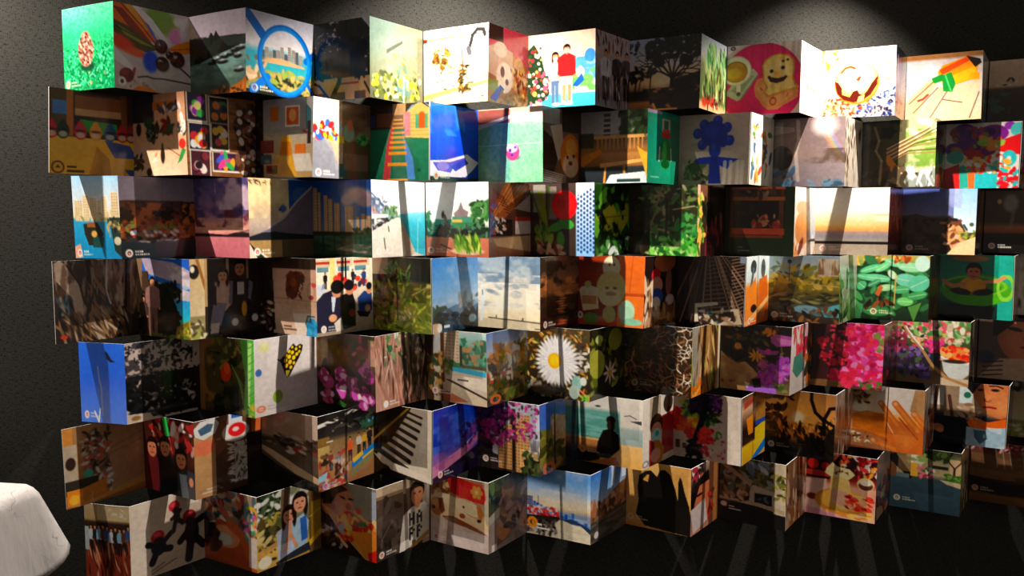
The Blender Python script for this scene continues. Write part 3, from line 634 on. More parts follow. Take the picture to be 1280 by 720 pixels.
@pic(1, 13)
def _(c):
    c.g((0, '#77686a'), (.3, '#9a8988'), (.55, '#a8948c'), (.65, '#a0989c'), (1, '#8f8c98')).g((0, '#4a3a36'), (1, '#c0aeb0'), h=True, a=.55)
    c.e(.12, .58, .16, .18, '#2c2420').p([(0, .1), (.3, .14), (.3, .2), (0, .24)], '#c0b0a8', .4)
    for i, q in enumerate(('#e89a8a', '#e8c890', '#c8dca8', '#b0b8e0', '#d0a8d8')): c.l([(.6 + i * .03, .05), (.85 + i * .03, .5), (.92 + i * .03, .62)], .04, q, .5)
    c.e(.72, .12, .16, .14, '#f4ecec', soft=.8).n('#6a5a50', 6, .5, .2, (.2, .45, 1, .66), a=.8).lv((.0, .75, .3, 1), ['#3c5a70', '#5a7a90', '#4a4a50'], 20, .06).lv((.5, .9, .95, 1), ['#7a98b0', '#506878'], 12, .05).l([(.34, .05), (.36, .3), (.32, .5), (.36, .9)], .05, '#c8bab0', .6)  # soft white spot is painted glare, wavy pale streak a painted reflection
@pic(1, 14)
def _(c): c.g((0, '#e4dacc'), (1, '#dccfc0')).lv((0, 0, 1, 1), ['#b09a80', '#8a7460', '#f0e8dc', '#4a3c34'], 60, .08, .3, 90)
@pic(1, 15)
def _(c):
    c.g((0, '#3c3c26'), (.6, '#4a3e2c'), (1, '#4c4840')).g((0, '#2c2a1e'), (.6, '#55503a'), (.65, '#b8c49c'), (1, '#a8b878'), h=True, box=(0, 0, 1, .75), a=.75)  # sideways step paints the right part as lit, the left as shaded
    c.n('#20241a', 6, .5, .15, (0, 0, .6, .7)).n('#e0e4cc', 6, .5, .2, (.6, 0, 1, .35)).n('#6f8a44', 9, .52, .15, (.6, .15, 1, .7))
    for q in range(12): c.l([(.35, .65 - q * .02), (.6 + .03 * q, .5 - .035 * q), (1, .5 - q * .05)], .014, ('#8a6a48', '#4a3828', '#c8b090')[q % 3])
    c.p([(.34, .6), (.36, .5), (.55, .75), (.54, .95), (.45, .85)], '#b07838').p([(0, .8), (.4, .68), (.4, .72), (0, .86)], '#5c4030').p([(.55, .75), (1, .7), (1, .76), (.55, .8)], '#d8c8a0')
    c.lv((.6, .78, 1, 1), ['#e4e8e8', '#c0c8c8', '#8a9088'], 40, .09, .2, 88).lv((.0, .75, .6, 1), ['#5c5040', '#3c3428', '#7a6c58'], 30, .07)
    c.l([(.18, .1), (.24, .3), (.2, .45), (.28, .6), (.26, .95)], .035, '#a8987c', .6)
@pic(1, 16)
def _(c): c.g((0, '#2c1c14'), (.5, '#3a2c1c'), (1, '#4a5c34')).lv((0, .5, 1, 1), ['#6a8a4a', '#2c3a1c'], 20, .15)
@pic(1, 17)
def _(c):
    c.g((0, '#d6ccc4'), (1, '#d8d0c8')).e(.25, .17, .17, .16, '#6a2a7c').e(.42, .25, .14, .16, '#4a2070').e(.12, .4, .12, .1, '#5c2c7c').e(.64, .17, .2, .13, '#7a2a80').e(.85, .06, .07, .06, '#8a3c9c').e(.96, .12, .1, .1, '#5cb8b4').p([(.74, .28), (1, .18), (1, .5), (.72, .44)], '#c81c24').e(.45, .42, .22, .12, '#8a2430').p([(.3, .4), (.62, .3), (.6, .55), (.3, .56)], '#9a1f28')
    c.lv((.1, .1, .6, .5), ['#5c2470', '#8a3c50', '#3c1c5c', '#8a7440'], 30, .06, .7).p([(0, .7), (.2, .62), (.22, 1), (0, 1)], '#b02c2c').p([(.2, .66), (.36, .6), (.4, .98), (.22, 1)], '#3c9a8c').b(.42, .74, .72, 1, '#38a8ac').p([(.3, .62), (.42, .58), (.42, 1), (.34, 1)], '#e0703c').e(.86, .55, .1, .12, '#3cb0b4').e(.86, .55, .03, .035, '#d8d0c8').e(.14, .52, .12, .1, '#4a9a8c')
    c.lv((.5, .25, .75, .45), ['#d88a3c', '#c86030', '#8aa84c'], 18, .06, .6).lv((.3, .52, .85, .75), ['#d84a2c', '#e8a040', '#44b0b0', '#e8e0d8', '#c82c2c'], 60, .045, .6).lv((.7, .7, 1, 1), ['#c8222c', '#3ca8a8', '#e8ddd4', '#b81c28'], 50, .045, .6)
@pic(1, 18)
def _(c): c.g((0, '#8a7a6a'), (1, '#4a4038')).lv((0, 0, 1, 1), ['#b09a80', '#3a2c24'], 40, .12)

# ---- third row
@pic(2, 0)
def _(c):
    c.g((0, '#a8d0f4'), (.35, '#dfe4e4'), (.5, '#e8d4b0'), (.52, '#3c9ac0'), (1, '#1f86b0'))
    for x0, x1, y in ((.05, .2, .3), (.22, .34, .24), (.36, .5, .27), (.52, .6, .3), (.62, .72, .25), (.82, .97, .2)): c.tow(x0, x1, y, .55, '#dcc6a0', '#a89878', 3, 10)
    c.lv((0, .46, 1, .55), ['#c8b890', '#8a9060'], 20, .05).p([(.2, .58), (.5, .56), (.62, .7), (.5, .84), (.3, .84), (.22, .7)], '#2c2c20').p([(.4, .72), (.62, .74), (.6, .86), (.38, .86)], '#1f4a44').b(.28, .56, .46, .62, '#8a5a30').e(.42, .7, .06, .04, '#c8a060').p([(.75, .5), (1, .5), (1, .98), (.85, .9), (.8, .7)], '#2a3a34').e(.92, .78, .08, .05, '#c8c0a8').lv((.7, .5, 1, .72), ['#b8a070', '#1c2420', '#5c5a3c'], 14, .05)
    c.p([(0, .86), (.12, .82), (.16, .98), (0, 1)], '#e0a890').logo(x=.1, y=.93, col='#f4f0e8')
@pic(2, 1)
def _(c):
    c.g((0, '#93899a'), (.28, '#8f8890'), (.3, '#5a3a24'), (.55, '#8a4e26'), (.72, '#a05a38'), (.8, '#2b3136'), (1, '#1c2a30'))
    c.p([(0, .3), (.2, .27), (.5, .29), (.8, .28), (.96, .34), (1, .4), (1, .2), (0, .2)], '#938a96').n('#2e2014', 8, .5, .15, (0, .3, 1, .78), fy=10).n('#b8703c', 9, .6, .1, (0, .32, 1, .75)).lv((0, .55, .9, .74), ['#9a5030', '#5c2c1a', '#b86a48', '#7c8a4c'], 60, .04)
    for i in range(22): c.e(.12 + .7 * c.rs.rand(), .66 + .06 * c.rs.rand(), .03, .02, ('#ddd6d2', '#f0ece8', '#6f86a8', '#a8402c')[i % 4], 25)
    c.lv((.1, .74, .8, .8), ['#3a4048', '#8a8480', '#202428'], 24, .04, .3, 0).logo(x=.1, y=.93, col='#efe4d6', dot='#6a2a24')
@pic(2, 2)
def _(c):
    c.g((0, '#6d638f'), (.3, '#8a7494'), (.48, '#a8808e'), (.58, '#e5a596'), (.68, '#d8988c'), (.72, '#c98086'), (1, '#b8707a')).n('#5a5078', 4, .5, .2, (0, 0, 1, .5), fy=7).n('#c8b0c0', 4, .58, .12, (.4, 0, 1, .4)).n('#6a4048', 6, .55, .15, (0, .4, 1, .62)).p([(0, .7), (.3, .7), (.6, .71), (.85, .66), (1, .64), (1, .74), (0, .74)], '#2b1f22').n('#e8b8a8', 4, .55, .2, (.1, .5, 1, .68), fy=10, a=.7)
@pic(2, 3)
def _(c):
    c.g((0, '#cbb48c'), (.3, '#c4ae8c'), (.6, '#a89a90'), (.72, '#8c8078'), (.78, '#8a7858'), (1, '#7a6648')).p([(.6, 0), (1, 0), (1, .1), (.66, .45), (.45, .4), (.62, .2)], '#2d5593').n('#e0cca0', 4, .5, .2, (0, 0, .62, .5)).n('#4a6aa0', 5, .6, .1, (.5, .1, .9, .45)).lv((.02, .02, .35, .08), ['#3c342c'], 12, .03, .2)
    c.p([(0, .74), (.3, .64), (.55, .5), (.75, .3), (1, .1), (1, .76), (0, .76)], '#6a6474').l([(.3, .62), (.55, .48), (.75, .28), (1, .08)], .025, '#b8a8a4').p([(0, .73), (.2, .68), (.4, .67), (.7, .7), (1, .72), (1, .78), (0, .77)], '#1c2028').b(0, .77, 1, 1, '#5a4c3c').p([(.0, .78), (.5, .78), (.5, 1), (0, 1)], '#9a8058').p([(0, .82), (.06, .86), (.3, 1), (0, 1)], '#cfc6b4').p([(0, .8), (.14, .92), (.24, 1), (.12, 1)], '#2c2824').logo(x=.12, y=.92)
@pic(2, 4)
def _(c):
    c.g((0, '#1f4f92'), (.4, '#3a6298'), (.66, '#6a7484'), (.7, '#1c4a3a'), (1, '#164030')).e(.8, .2, .22, .1, '#b89ca4', 8, .5).e(.6, .26, .1, .08, '#a898a8', 0, .5).e(.9, .28, .14, .07, '#a08c98', 0, .5)
    for x0, x1, y in ((.02, .1, .1), (.1, .16, .16), (.2, .28, .2), (.28, .36, .25), (.38, .48, .3), (.56, .7, .34), (.74, .8, .48), (.82, .9, .44), (.9, .99, .46)):
        c.tow(x0, x1, y, .68, '#b89c7c', '#8c7460', 2, 14); c.b(x1 - .012, y, x1, .68, '#5c5450')
        c.b(x0, .72, x1, .96, '#8a8068', .45)
    c.b(0, .67, 1, .71, '#3a2e22').lv((.7, .62, 1, .7), ['#22301c', '#3a4428'], 20, .04).p([(.4, .9), (.65, .82), (1, .84), (.88, .95)], '#9a8c7c').n('#0f3428', 5, .5, .2, (0, .72, 1, 1), fy=20, a=.6)
@pic(2, 5)
def _(c):
    c.g((0, '#f2f2f2'), (.35, '#eef0f0'), (.42, '#dcd6d0'), (1, '#cfc8c2')).p([(0, .15), (.2, .3), (.38, .42), (.5, .47), (.5, .52), (0, .45)], '#6f7f94').lv((0, .2, .3, .44), ['#8a98b8', '#b89a90', '#54607c', '#c8c8d0'], 40, .035).lv((.2, .34, .5, .5), ['#3c5a44', '#6a8a60', '#88a0a0'], 36, .04)
    c.b(0, .44, .3, .5, '#e8e4e0').p([(0, .5), (.3, .48), (.3, .52), (.02, .66)], '#4a4a50').lv((.02, .52, .3, .64), ['#ddd', '#333', '#aaa'], 14, .04).p([(0, .66), (.45, .48), (.52, .48), (.66, .98), (0, 1)], '#ded6cc')
    c.p([(.5, .44), (1, .4), (1, 1), (.72, .92), (.6, .7)], '#4cacc0').g((0, '#a8d4e0'), (.3, '#54b4c8'), (1, '#3a98a8'), box=(.62, .4, 1, .9), a=.7).p([(.54, .5), (.8, .94), (.72, 1), (.62, 1)], '#b8a898').l([(.22, .75), (.24, .9)], .02, '#555').l([(.3, .6), (.31, .66)], .02, '#444').l([(.86, .5), (.84, .95)], .012, '#9adce8').logo(x=.12, y=.92, dot='#d8d0c8')
@pic(2, 6)
def _(c):
    c.g((0, '#f5f5f4'), (.45, '#f0efec'), (.62, '#d8d4cc'), (.7, '#2e3a30'), (.74, '#b57860'), (1, '#b06a54')).b(.15, .5, .5, .62, '#4e9484').b(.42, .46, .8, .58, '#4f8a74').p([(.45, .42), (.52, .36), (.56, .26), (.6, .36), (.68, .4), (.66, .46), (.46, .46)], '#8a7c7c').b(.42, .5, .58, .6, '#d8b060').lv((.74, .28, 1, .66), ['#3c6a3c', '#2a4a2c', '#5c8a50'], 60, .05).lv((0, .42, .08, .7), ['#2f5a40', '#4a7a58'], 16, .05)
    c.b(.08, .6, 1, .74, '#27332a').b(.42, .54, .85, .62, '#3f7c54').lv((.05, .56, 1, .74), ['#1f2a24', '#3a5a48', '#5c7c60'], 50, .04)
    for x in (.3, .45, .62): c.e(x, .68, .05, .06, '#12161a')
    c.l([(.24, .84), (.52, .94)], .02, '#3a302c').l([(.5, .94), (.5, 1)], .012, '#3a302c').e(.66, .92, .26, .05, '#d8b898').lv((.45, .75, .86, .9), ['#8aa83c', '#5c8428', '#c0cc68', '#446a20'], 80, .06, .25, 70).lv((.2, .42, .36, .7), ['#6a5044', '#3c3030'], 8, .04).logo(x=.08, y=.92, col='#d8b8a8')
@pic(2, 7)
def _(c):
    c.g((0, '#6a5450'), (.4, '#5a4038'), (.7, '#4a302a'), (.75, '#a08468'), (1, '#6a4434')).p([(.1, .35), (.4, 0), (1, 0), (.6, .35), (.15, .6)], '#9a5c34')
    for q in range(9): c.l([(.05 + q * .1, .5 - q * .05), (.5 + q * .1, .0)], .02, '#c88a50'); c.l([(.1 + q * .05, .1 + q * .05), (.6 + q * .03, .3 + q * .03)], .014, '#5a3420')
    c.b(.05, .5, .55, .72, '#2c1c1c').lv((.1, .48, .5, .68), ['#d8c0b0', '#a85030', '#e8d8c8', '#3a2420'], 24, .05).b(.62, .5, 1, .7, '#c8b8b0').b(.62, .46, 1, .52, '#a83c34').p([(.6, .35), (1, .15), (1, .4)], '#b0a098').p([(.1, .75), (1, .72), (1, .95), (.2, .85)], '#b89878').lv((.0, .3, .15, .7), ['#4a5a88', '#6a6a8c'], 8, .06)
@pic(2, 8)
def _(c):
    c.g((0, '#4a3c38'), (.5, '#3c302c'), (1, '#342820')).b(.05, .02, .25, .4, '#8c8880').b(.3, .05, .42, .5, '#787068').g((0, '#f0f0f4'), (.12, '#d8e0f0'), (1, '#8ab0d8'), box=(.72, 0, 1, 1))  # pale strip is the perforated wall, its light painted in
    for i in range(6):
        for j in range(14): c.e(.75 + i * .047, .1 + j * .062 + (.03 if i % 2 else 0), .016, .021, '#23406a')
    c.p([(.72, 0), (1, 0), (1, .05), (.72, .18)], '#eeeef0').p([(.12, .1), (.2, .12), (.28, .5), (.3, .8), (.15, .8), (.16, .4)], '#7c8a2c').l([(.02, .12), (.18, .5)], .03, '#5c7028').l([(.3, .05), (.28, .5)], .03, '#3c5c28')
    c.lv((.1, .6, .35, .82), ['#5c7a2c', '#344a1c', '#80983c'], 30, .06, .4, 80).e(.42, .6, .12, .06, '#4a8a3c', -20).e(.56, .56, .13, .07, '#3f8038', 10).e(.48, .78, .06, .12, '#4c8a3c').lv((.12, .82, .5, .98), ['#b08468', '#7c3c2c', '#d8b090'], 24, .05).e(.54, .3, .195, .2, '#cf1519').e(.54, .3, .14, .14, '#e02024', soft=.6).e(.5, .28, .05, .1, '#8a0c10', soft=.8, a=.6)
@pic(2, 9)
def _(c):
    c.g((0, '#3a6a24'), (.5, '#234a1c'), (1, '#1c3018')).lv((0, 0, 1, .6), ['#4a8a2c', '#2c5a1c', '#163014', '#6aa03c'], 40, .14).p([(.05, .48), (.5, .26), (.62, .4), (.55, .6), (.35, .66)], '#b8b03a').p([(.5, .5), (.95, .2), (.98, .5), (.75, .68)], '#a09a34').l([(.1, .48), (.9, .44)], .02, '#7a7a24').e(.62, .66, .14, .08, '#8c9a34').lv((0, .78, 1, 1), ['#3a6a34', '#d8e0dc', '#1c3c1c', '#6a9a5c'], 30, .08).n('#0e1a0c', 5, .58, .1)
@pic(2, 10)
def _(c):
    c.g((0, '#4a4a30'), (.5, '#3a3824'), (1, '#3c4a24')).b(0, 0, .3, 1, '#33261c').lv((.2, 0, 1, .7), ['#4a6a3c', '#2a3a20', '#7a8a58', '#1c2414', '#a8a080', '#5a7a4a'], 130, .06, .35).l([(.4, .3), (.46, .15), (.5, .0)], .025, '#9a8a68').l([(.32, .62), (.36, .48), (.42, .35)], .025, '#8c7c58').l([(.55, .7), (.56, .2)], .03, '#3c2c1c').l([(.65, .35), (.95, .3)], .02, '#b0a074')
    c.lv((.3, .72, 1, 1), ['#5ab048', '#3c8a30', '#8ad068', '#246020', '#b8e090'], 110, .055, .4).lv((.7, .4, 1, .75), ['#3c8a44', '#2c5c2c', '#5aa058'], 40, .05).n('#241a12', 7, .55, .12, (0, .2, .32, 1))
@pic(2, 11)
def _(c):
    c.g((0, '#2e2820'), (1, '#3c241c')).b(.0, 0, .12, 1, '#caa894').b(.1, 0, .42, .4, '#6a4c3c').lv((0, .2, .25, 1), ['#c8b070', '#7a9a3c', '#e8a860', '#4a6a2c'], 40, .08).lv((.2, .2, .7, .5), ['#1c1c16', '#30301c'], 20, .12).lv((.3, .5, 1, 1), ['#6a2c3c', '#7a4a30', '#3c1c20', '#8a5c50'], 36, .1, .3, 80)
@pic(2, 12)
def _(c):
    c.g((0, '#2c1c14'), (.7, '#1f1a16'), (.75, '#24331c'), (1, '#22301a')).b(.08, 0, .85, .2, '#5c3420').b(.14, .04, .46, .15, '#3a2a24').b(.52, .04, .8, .15, '#3c2820').b(.1, .0, .86, .04, '#a86438').b(.12, .15, .86, .2, '#a86a40').b(.47, .02, .52, .18, '#a06038').lv((.15, .05, .8, .14), ['#8a7868', '#4a3a30'], 12, .05)
    c.b(.08, .2, .14, .72, '#5c3a28').b(.78, .2, .84, .72, '#6a4430').b(.1, .6, .86, .69, '#a84c2c').b(.08, .7, .84, .74, '#7c4024').e(.56, .5, .07, .08, '#d89a6c').e(.58, .44, .05, .04, '#c86048').e(.43, .54, .04, .07, '#b8503c').e(.74, .55, .06, .06, '#b04438').e(.5, .56, .05, .05, '#8a3c30').lv((.4, .42, .78, .6), ['#c8805c', '#8a3c30', '#d8a888'], 14, .03).b(.86, 0, 1, 1, '#28361c').lv((.2, .25, .4, .5), ['#3a302c'], 6, .06).b(.2, .87, .28, .885, '#8a9080').b(.2, .92, .38, .935, '#8a9080')
@pic(2, 13)
def _(c): c.g((0, '#f0e6da'), (.3, '#ecd8c8'), (1, '#dcc0a8')).e(.4, .3, .3, .1, '#d89a70').e(.4, .6, .35, .25, '#c88a58').e(.85, .5, .2, .35, '#b8c0c8').lv((0, .8, 1, 1), ['#7a3c2c', '#e8e0d8', '#c89060'], 16, .12).e(.9, .78, .2, .02, '#222')
@pic(2, 14)
def _(c):
    c.g((0, '#f8f4ee'), (.35, '#f8ecd8'), (.55, '#f4c88e'), (.62, '#eda868'), (.66, '#a08c88'), (.72, '#8c8688'), (.79, '#a09a94'), (.8, '#1c1614'), (.83, '#1c1614'), (.84, '#a89c8c'), (1, '#b0a494')).n('#fff8ee', 4, .5, .3, (.4, 0, 1, .5), a=.6).e(.95, .4, .2, .02, '#f0b078', a=.5).logo(x=.12, y=.9, col='#f0e0d8', dot='#d08080')
@pic(2, 15)
def _(c): c.g((0, '#8a4c3c'), (.4, '#a8683c'), (.6, '#6a2418'), (1, '#241414')).lv((0, 0, 1, .5), ['#a86450', '#7a3c34'], 16, .2, .3, 90)
@pic(2, 16)
def _(c):
    c.g((0, '#56639a'), (.4, '#74789a'), (.45, '#4a3a30'), (1, '#3c2c22')).g((0, '#8fb4f0'), (1, '#d0dcec'), box=(.7, 0, 1, .66)).n('#9aa0c0', 4, .6, .15, (.2, 0, .8, .3), fy=3, a=.7).p([(0, .42), (.2, .38), (.45, .46), (.7, .46), (.8, .5), (.9, .72), (1, .75), (1, 1), (0, 1)], '#4c3a2c').n('#2a1e16', 8, .5, .15, (0, .45, .75, 1)).p([(.72, .5), (.82, .6), (.9, .8), (.7, .95), (.6, .7)], '#c89a70').lv((.55, .5, .82, .85), ['#b07a50', '#6a4430', '#d8b090'], 24, .05)  # paler sky strip at the right paints in the lit part of the print
    c.lv((.8, .66, 1, .74), ['#7c8a48', '#a89a50', '#4a5a2c'], 20, .04).p([(.78, .82), (1, .72), (1, 1), (.62, 1)], '#dcc09a').lv((.62, .45, .72, .5), ['#2a1e18'], 8, .04).l([(.84, .55), (.88, .62)], .03, '#3a4a30').e(.94, .54, .03, .03, '#4a5a3c').logo(x=.12, y=.9, col='#cfc4bc')
@pic(2, 17)
def _(c): c.g((0, '#9a8068'), (.5, '#5c4434'), (1, '#2c4a44')).lv((0, 0, 1, 1), ['#7a6450', '#3a2c24'], 20, .2, .3, 90)
@pic(2, 18)
def _(c): c.g((0, '#5a4632'), (.5, '#4a3a2a'), (.58, '#a86a34'), (.66, '#8a5028'), (.7, '#1c1814'), (1, '#161210')).e(.35, .2, .1, .14, '#9a9088', soft=.5).e(.2, .18, .03, .04, '#e8b070', soft=.5).l([(.4, .3), (.36, .6)], .05, '#8a7c70', .7).e(.9, .6, .2, .12, '#d89a60', soft=.6).logo(x=.12, y=.88)

# ---- fourth row
@pic(3, 0)
def _(c):
    c.g((0, '#4a3c34'), (1, '#332822')).p([(0, .04), (.08, .0), (.16, .06), (.3, .3), (.34, .5), (.42, .66), (.36, .74), (.24, .66), (.2, .45), (.02, .22)], '#c0aa98').p([(.44, 0), (.58, 0), (.57, .2), (.54, .32), (.48, .3), (.46, .15)], '#a89280').p([(.62, 0), (.86, .0), (.8, .3), (.82, .6), (.74, .62), (.66, .5), (.63, .3)], '#ab9584').p([(.92, 0), (1, 0), (1, .5), (.94, .72), (.9, .7)], '#947c6a')
    c.n('#5c4638', 20, .52, .12, (0, 0, 1, .7), fy=5, a=.7).n('#d0bcaa', 26, .6, .1, (0, 0, 1, .66), fy=6, a=.5).l([(.16, .06), (.3, .3), (.34, .5), (.42, .66)], .02, '#3a2a22').l([(.63, .0), (.61, .4), (.66, .56)], .022, '#dcc8b4').l([(.87, 0), (.84, .7)], .03, '#241a15').l([(.4, .0), (.42, .4), (.5, .7)], .05, '#281d17')
    c.lv((.05, .64, .85, 1), ['#c0aa94', '#5c4030', '#7c6450', '#2a1c14', '#9a7a5c', '#241811'], 110, .09, .13, 65).lv((.4, .3, .6, .8), ['#8a6a54', '#3c2c24', '#a88c78'], 30, .1, .14, 80).e(.1, .92, .04, .025, '#c84a28').lv((.02, .42, .2, .66), ['#2c3a40', '#4a5a60', '#1c2428'], 10, .06, .3, 75)
@pic(3, 1)
def _(c):
    c.g((0, '#2c5ca8'), (.4, '#3a7cc0'), (.75, '#3cb0c4'), (.82, '#7a9a3c'), (1, '#5c5c30')).p([(.1, 0), (.7, .05), (1, .15), (1, .35), (.5, .25), (.2, .2)], '#a89aa8').p([(.3, .28), (1, .4), (1, .52), (.6, .5)], '#b8aeb4').n('#d8d0d0', 4, .6, .15, (.5, .1, 1, .6), fy=9, a=.7)
    c.lv((.2, .3, .8, .95), ['#18241c', '#101812', '#223024'], 120, .07).p([(.35, .5), (.5, .3), (.62, .4), (.75, .6), (.8, .95), (.3, .95)], '#141c16').lv((.0, .2, .2, 1), ['#241c18', '#1a1614', '#4a3a2c'], 60, .09).p([(.0, 0), (.12, 0), (.08, .7), (0, .7)], '#7a6654')
    c.per(.3, .97, .74, '#8a6c66', '#7c5f58', hair='#0e0c0c', w=1.1).per(.12, .98, .5, '#4a3a34', '#2c241f').p([(.75, .85), (1, .75), (1, 1), (.7, 1)], '#7c6a34').lv((.78, .8, 1, 1), ['#a8983c', '#c8b048', '#5a6a2c'], 20, .05)
@pic(3, 2)
def _(c):
    c.g((0, '#3a2e2a'), (1, '#2a2220')).b(0, 0, .2, 1, '#c0ae90').g((0, '#b49c78'), (.7, '#c8b898'), (.72, '#8a8060'), (1, '#a89a70'), box=(0, 0, .2, 1)).e(.06, .16, .07, .09, '#1c1a18').e(.04, .13, .03, .04, '#dcd2c0').l([(.1, 0), (.22, .4)], .04, '#8a6238').b(.2, 0, .24, .6, '#a08664').b(.5, 0, .54, .35, '#b8a68c').b(.8, 0, .83, .3, '#a08c74').lv((0, .78, .2, .98), ['#8a9a48', '#d8d0b0', '#5a5038'], 16, .04).lv((.5, .6, 1, 1), ['#3a2c24', '#241a18'], 20, .08)
    c.p([(.34, .3), (.54, .3), (.56, .6), (.48, .68), (.32, .6)], '#cfae9c').p([(.32, .55), (.5, .58), (.42, .85), (.26, .88)], '#8a8294').p([(.27, .4), (.36, .34), (.36, .6), (.26, .56)], '#241e20').head(.45, .22, .085, '#d0a084', '#1c1412', True)
    c.p([(.58, .28), (.84, .28), (.88, .5), (.84, .7), (.56, .66)], '#26242a').b(.66, .32, .76, .48, '#c8c4c0').p([(.56, .6), (.86, .6), (.9, .85), (.58, .85)], '#17161a').head(.7, .13, .095, '#c0886c', '#14100f').p([(.55, .3), (.6, .3), (.58, .6), (.53, .58)], '#7a7884').p([(.84, .3), (.9, .34), (.86, .56), (.82, .54)], '#7a7884').e(.76, .67, .04, .1, '#cf9830').e(.62, .83, .05, .05, '#e4dcd8').e(.92, .8, .05, .05, '#e0d8d4').p([(.28, .82), (.4, .82), (.38, .95), (.27, .95)], '#d8c4bc')
@pic(3, 3)
def _(c):
    c.g((0, '#2e2018'), (.14, '#3c2a20'), (.15, '#cfa692'), (.55, '#d0a894'), (1, '#dcc0a8')).b(0, 0, .25, 1, '#30221c').p([(.25, .52), (.6, .5), (1, .53), (1, .62), (.25, .6)], '#c8a48e').l([(.25, .53), (1, .55)], .01, '#a07c68')
    c.p([(.46, .42), (.48, .28), (.54, .2), (.64, .17), (.74, .18), (.8, .24), (.79, .31), (.72, .33), (.68, .42), (.66, .5), (.58, .54), (.48, .5)], '#5c2c1a').e(.56, .22, .05, .05, '#6c3822').e(.72, .22, .05, .045, '#7c4428').e(.6, .32, .06, .06, '#8a4c28', soft=.4).e(.74, .29, .03, .025, '#2a120c').e(.66, .26, .016, .016, '#1a0c08').lv((.48, .2, .76, .5), ['#4a2014', '#7c4426', '#6a341e'], 40, .03)
    c.e(.9, .42, .06, .1, '#b08874', ring=.15).e(.95, .34, .04, .03, '#c84a48').e(.9, .5, .04, .03, '#8a2c28').p([(.0, .35), (.25, .3), (.28, .95), (0, 1)], '#2a1c18').lv((0, .6, .25, .95), ['#5c4038', '#1c1412', '#c8b0a0'], 20, .04)
    c.p([(.58, .72), (.9, .7), (.92, 1), (.64, 1)], '#f0dccc').p([(.84, .82), (.88, .76), (.94, .76), (1, .84), (1, 1), (.8, 1)], '#2c9ccc').lv((.82, .8, 1, 1), ['#2484b0', '#48b0d8'], 14, .04).l([(.8, .84), (.84, .74), (.95, .74)], .02, '#3a5a68').b(.42, .88, .56, .9, '#6a4a3c').b(.42, .92, .64, .94, '#6a4a3c')
@pic(3, 4)
def _(c):
    c.g((0, '#e6dcca'), (.3, '#ecdfc8'), (.5, '#d8c8b4'), (1, '#9a8c7c'))
    for x in (.0, .36, .66): c.b(x, .02, x + .28, .12, '#c8b89c').b(x, .05, x + .24, .08, '#a83c34').b(x + .02, .12, x + .22, .18, '#6a8a94')
    c.b(.24, 0, .33, .4, '#e8d090').b(.5, .0, .53, .36, '#1c1614').lv((.3, .24, .9, .42), ['#c0302c', '#d85040', '#f0e4d8', '#3a3a4a', '#8a2c2c'], 40, .045, .8).per(.16, .4, .22, '#1c1a1c', '#1c1a1c').per(.64, .36, .2, '#2a2c3c', '#2a2c3c').per(.84, .4, .24, '#3a4c74', '#2c3c5c')  # narrow dark upright bar paints in a thin cast shadow
    c.lv((.0, .36, .15, .48), ['#8a90a8', '#c8ccd8'], 8, .05).p([(0, .55), (.12, .45), (.34, .4), (.44, .55), (.42, .95), (0, .95)], '#25223a').p([(.26, .5), (.34, .5), (.3, .7), (.27, .7)], '#c8d0dc').e(.36, .45, .09, .07, '#c99070').e(.36, .38, .11, .09, '#15131a').p([(.42, .5), (.62, .45), (.68, .6), (.68, .92), (.44, .95)], '#15131b').e(.58, .44, .07, .06, '#c48868').e(.57, .37, .09, .07, '#1a1720').e(.62, .74, .06, .05, '#7a2c3c').p([(.72, .55), (.84, .46), (.98, .5), (.98, .72), (.9, .8), (.74, .76)], '#2c4474').e(.93, .46, .05, .05, '#c99070').e(.93, .4, .05, .05, '#181a24').e(.9, .7, .05, .05, '#d09a7a').p([(.7, .72), (.95, .76), (.9, .82), (.74, .8)], '#16161c').e(.28, .78, .07, .05, '#d8a080').p([(.3, .85), (.42, .78), (.46, .95), (.34, .97)], '#d8ccc0').logo(x=.12, y=.91, dot='#d8a8a0')
@pic(3, 5)
def _(c):
    c.g((0, '#1c2014'), (.3, '#22281a'), (.35, '#5c5c2a'), (1, '#6a742c')).b(0, .02, .28, .25, '#b39c84').b(.0, .24, .35, .34, '#2c2418').lv((0, .34, 1, 1), ['#8a9438', '#5a6a24', '#a8a84c', '#3a4418', '#6f7c2c', '#7a6238'], 190, .05, .3).lv((.0, .4, .45, .9), ['#7a6040', '#4a3c24', '#947a58'], 50, .05)
    c.l([(.42, .2), (.43, .84)], .02, '#241c12').lv((.24, .08, .64, .28), ['#5a7c3c', '#86a45c', '#3c5a28'], 30, .06, .2).l([(.68, .5), (.98, .36)], .02, '#b8b070').lv((.45, .7, .65, .85), ['#c8b098', '#8a7458'], 12, .03).n('#141810', 6, .6, .1, (.4, 0, 1, .33))
@pic(3, 6)
def _(c):
    c.g((0, '#4a8cd8'), (.3, '#6ca4e0'), (.6, '#a8c4e0'), (.68, '#7c98b8'), (.74, '#3a4c58'), (1, '#2c3c48')).g((0, '#4a8cd8'), (1, '#d0d4dc'), h=True, box=(0, 0, 1, .6), a=.35).n('#cfd8e8', 3, .6, .2, (.3, 0, 1, .6), a=.6).lv((0, .66, .3, .85), ['#2c4438', '#3c5c4c', '#24343c'], 30, .07).p([(.2, .72), (.5, .64), (.8, .72), (1, .66), (1, .84), (.2, .84)], '#5a7490').lv((.1, .74, 1, .98), ['#22303a', '#3c5060', '#1a242c'], 50, .08).b(0, .86, .14, 1, '#c8a890').e(.15, .93, .05, .06, '#e8e0d8').lv((.6, .5, 1, .7), ['#6a7078', '#8a9094'], 14, .08).e(.86, .86, .08, .06, '#a8c8dc', soft=.4).b(.24, .9, .36, .94, '#d8e0e8')
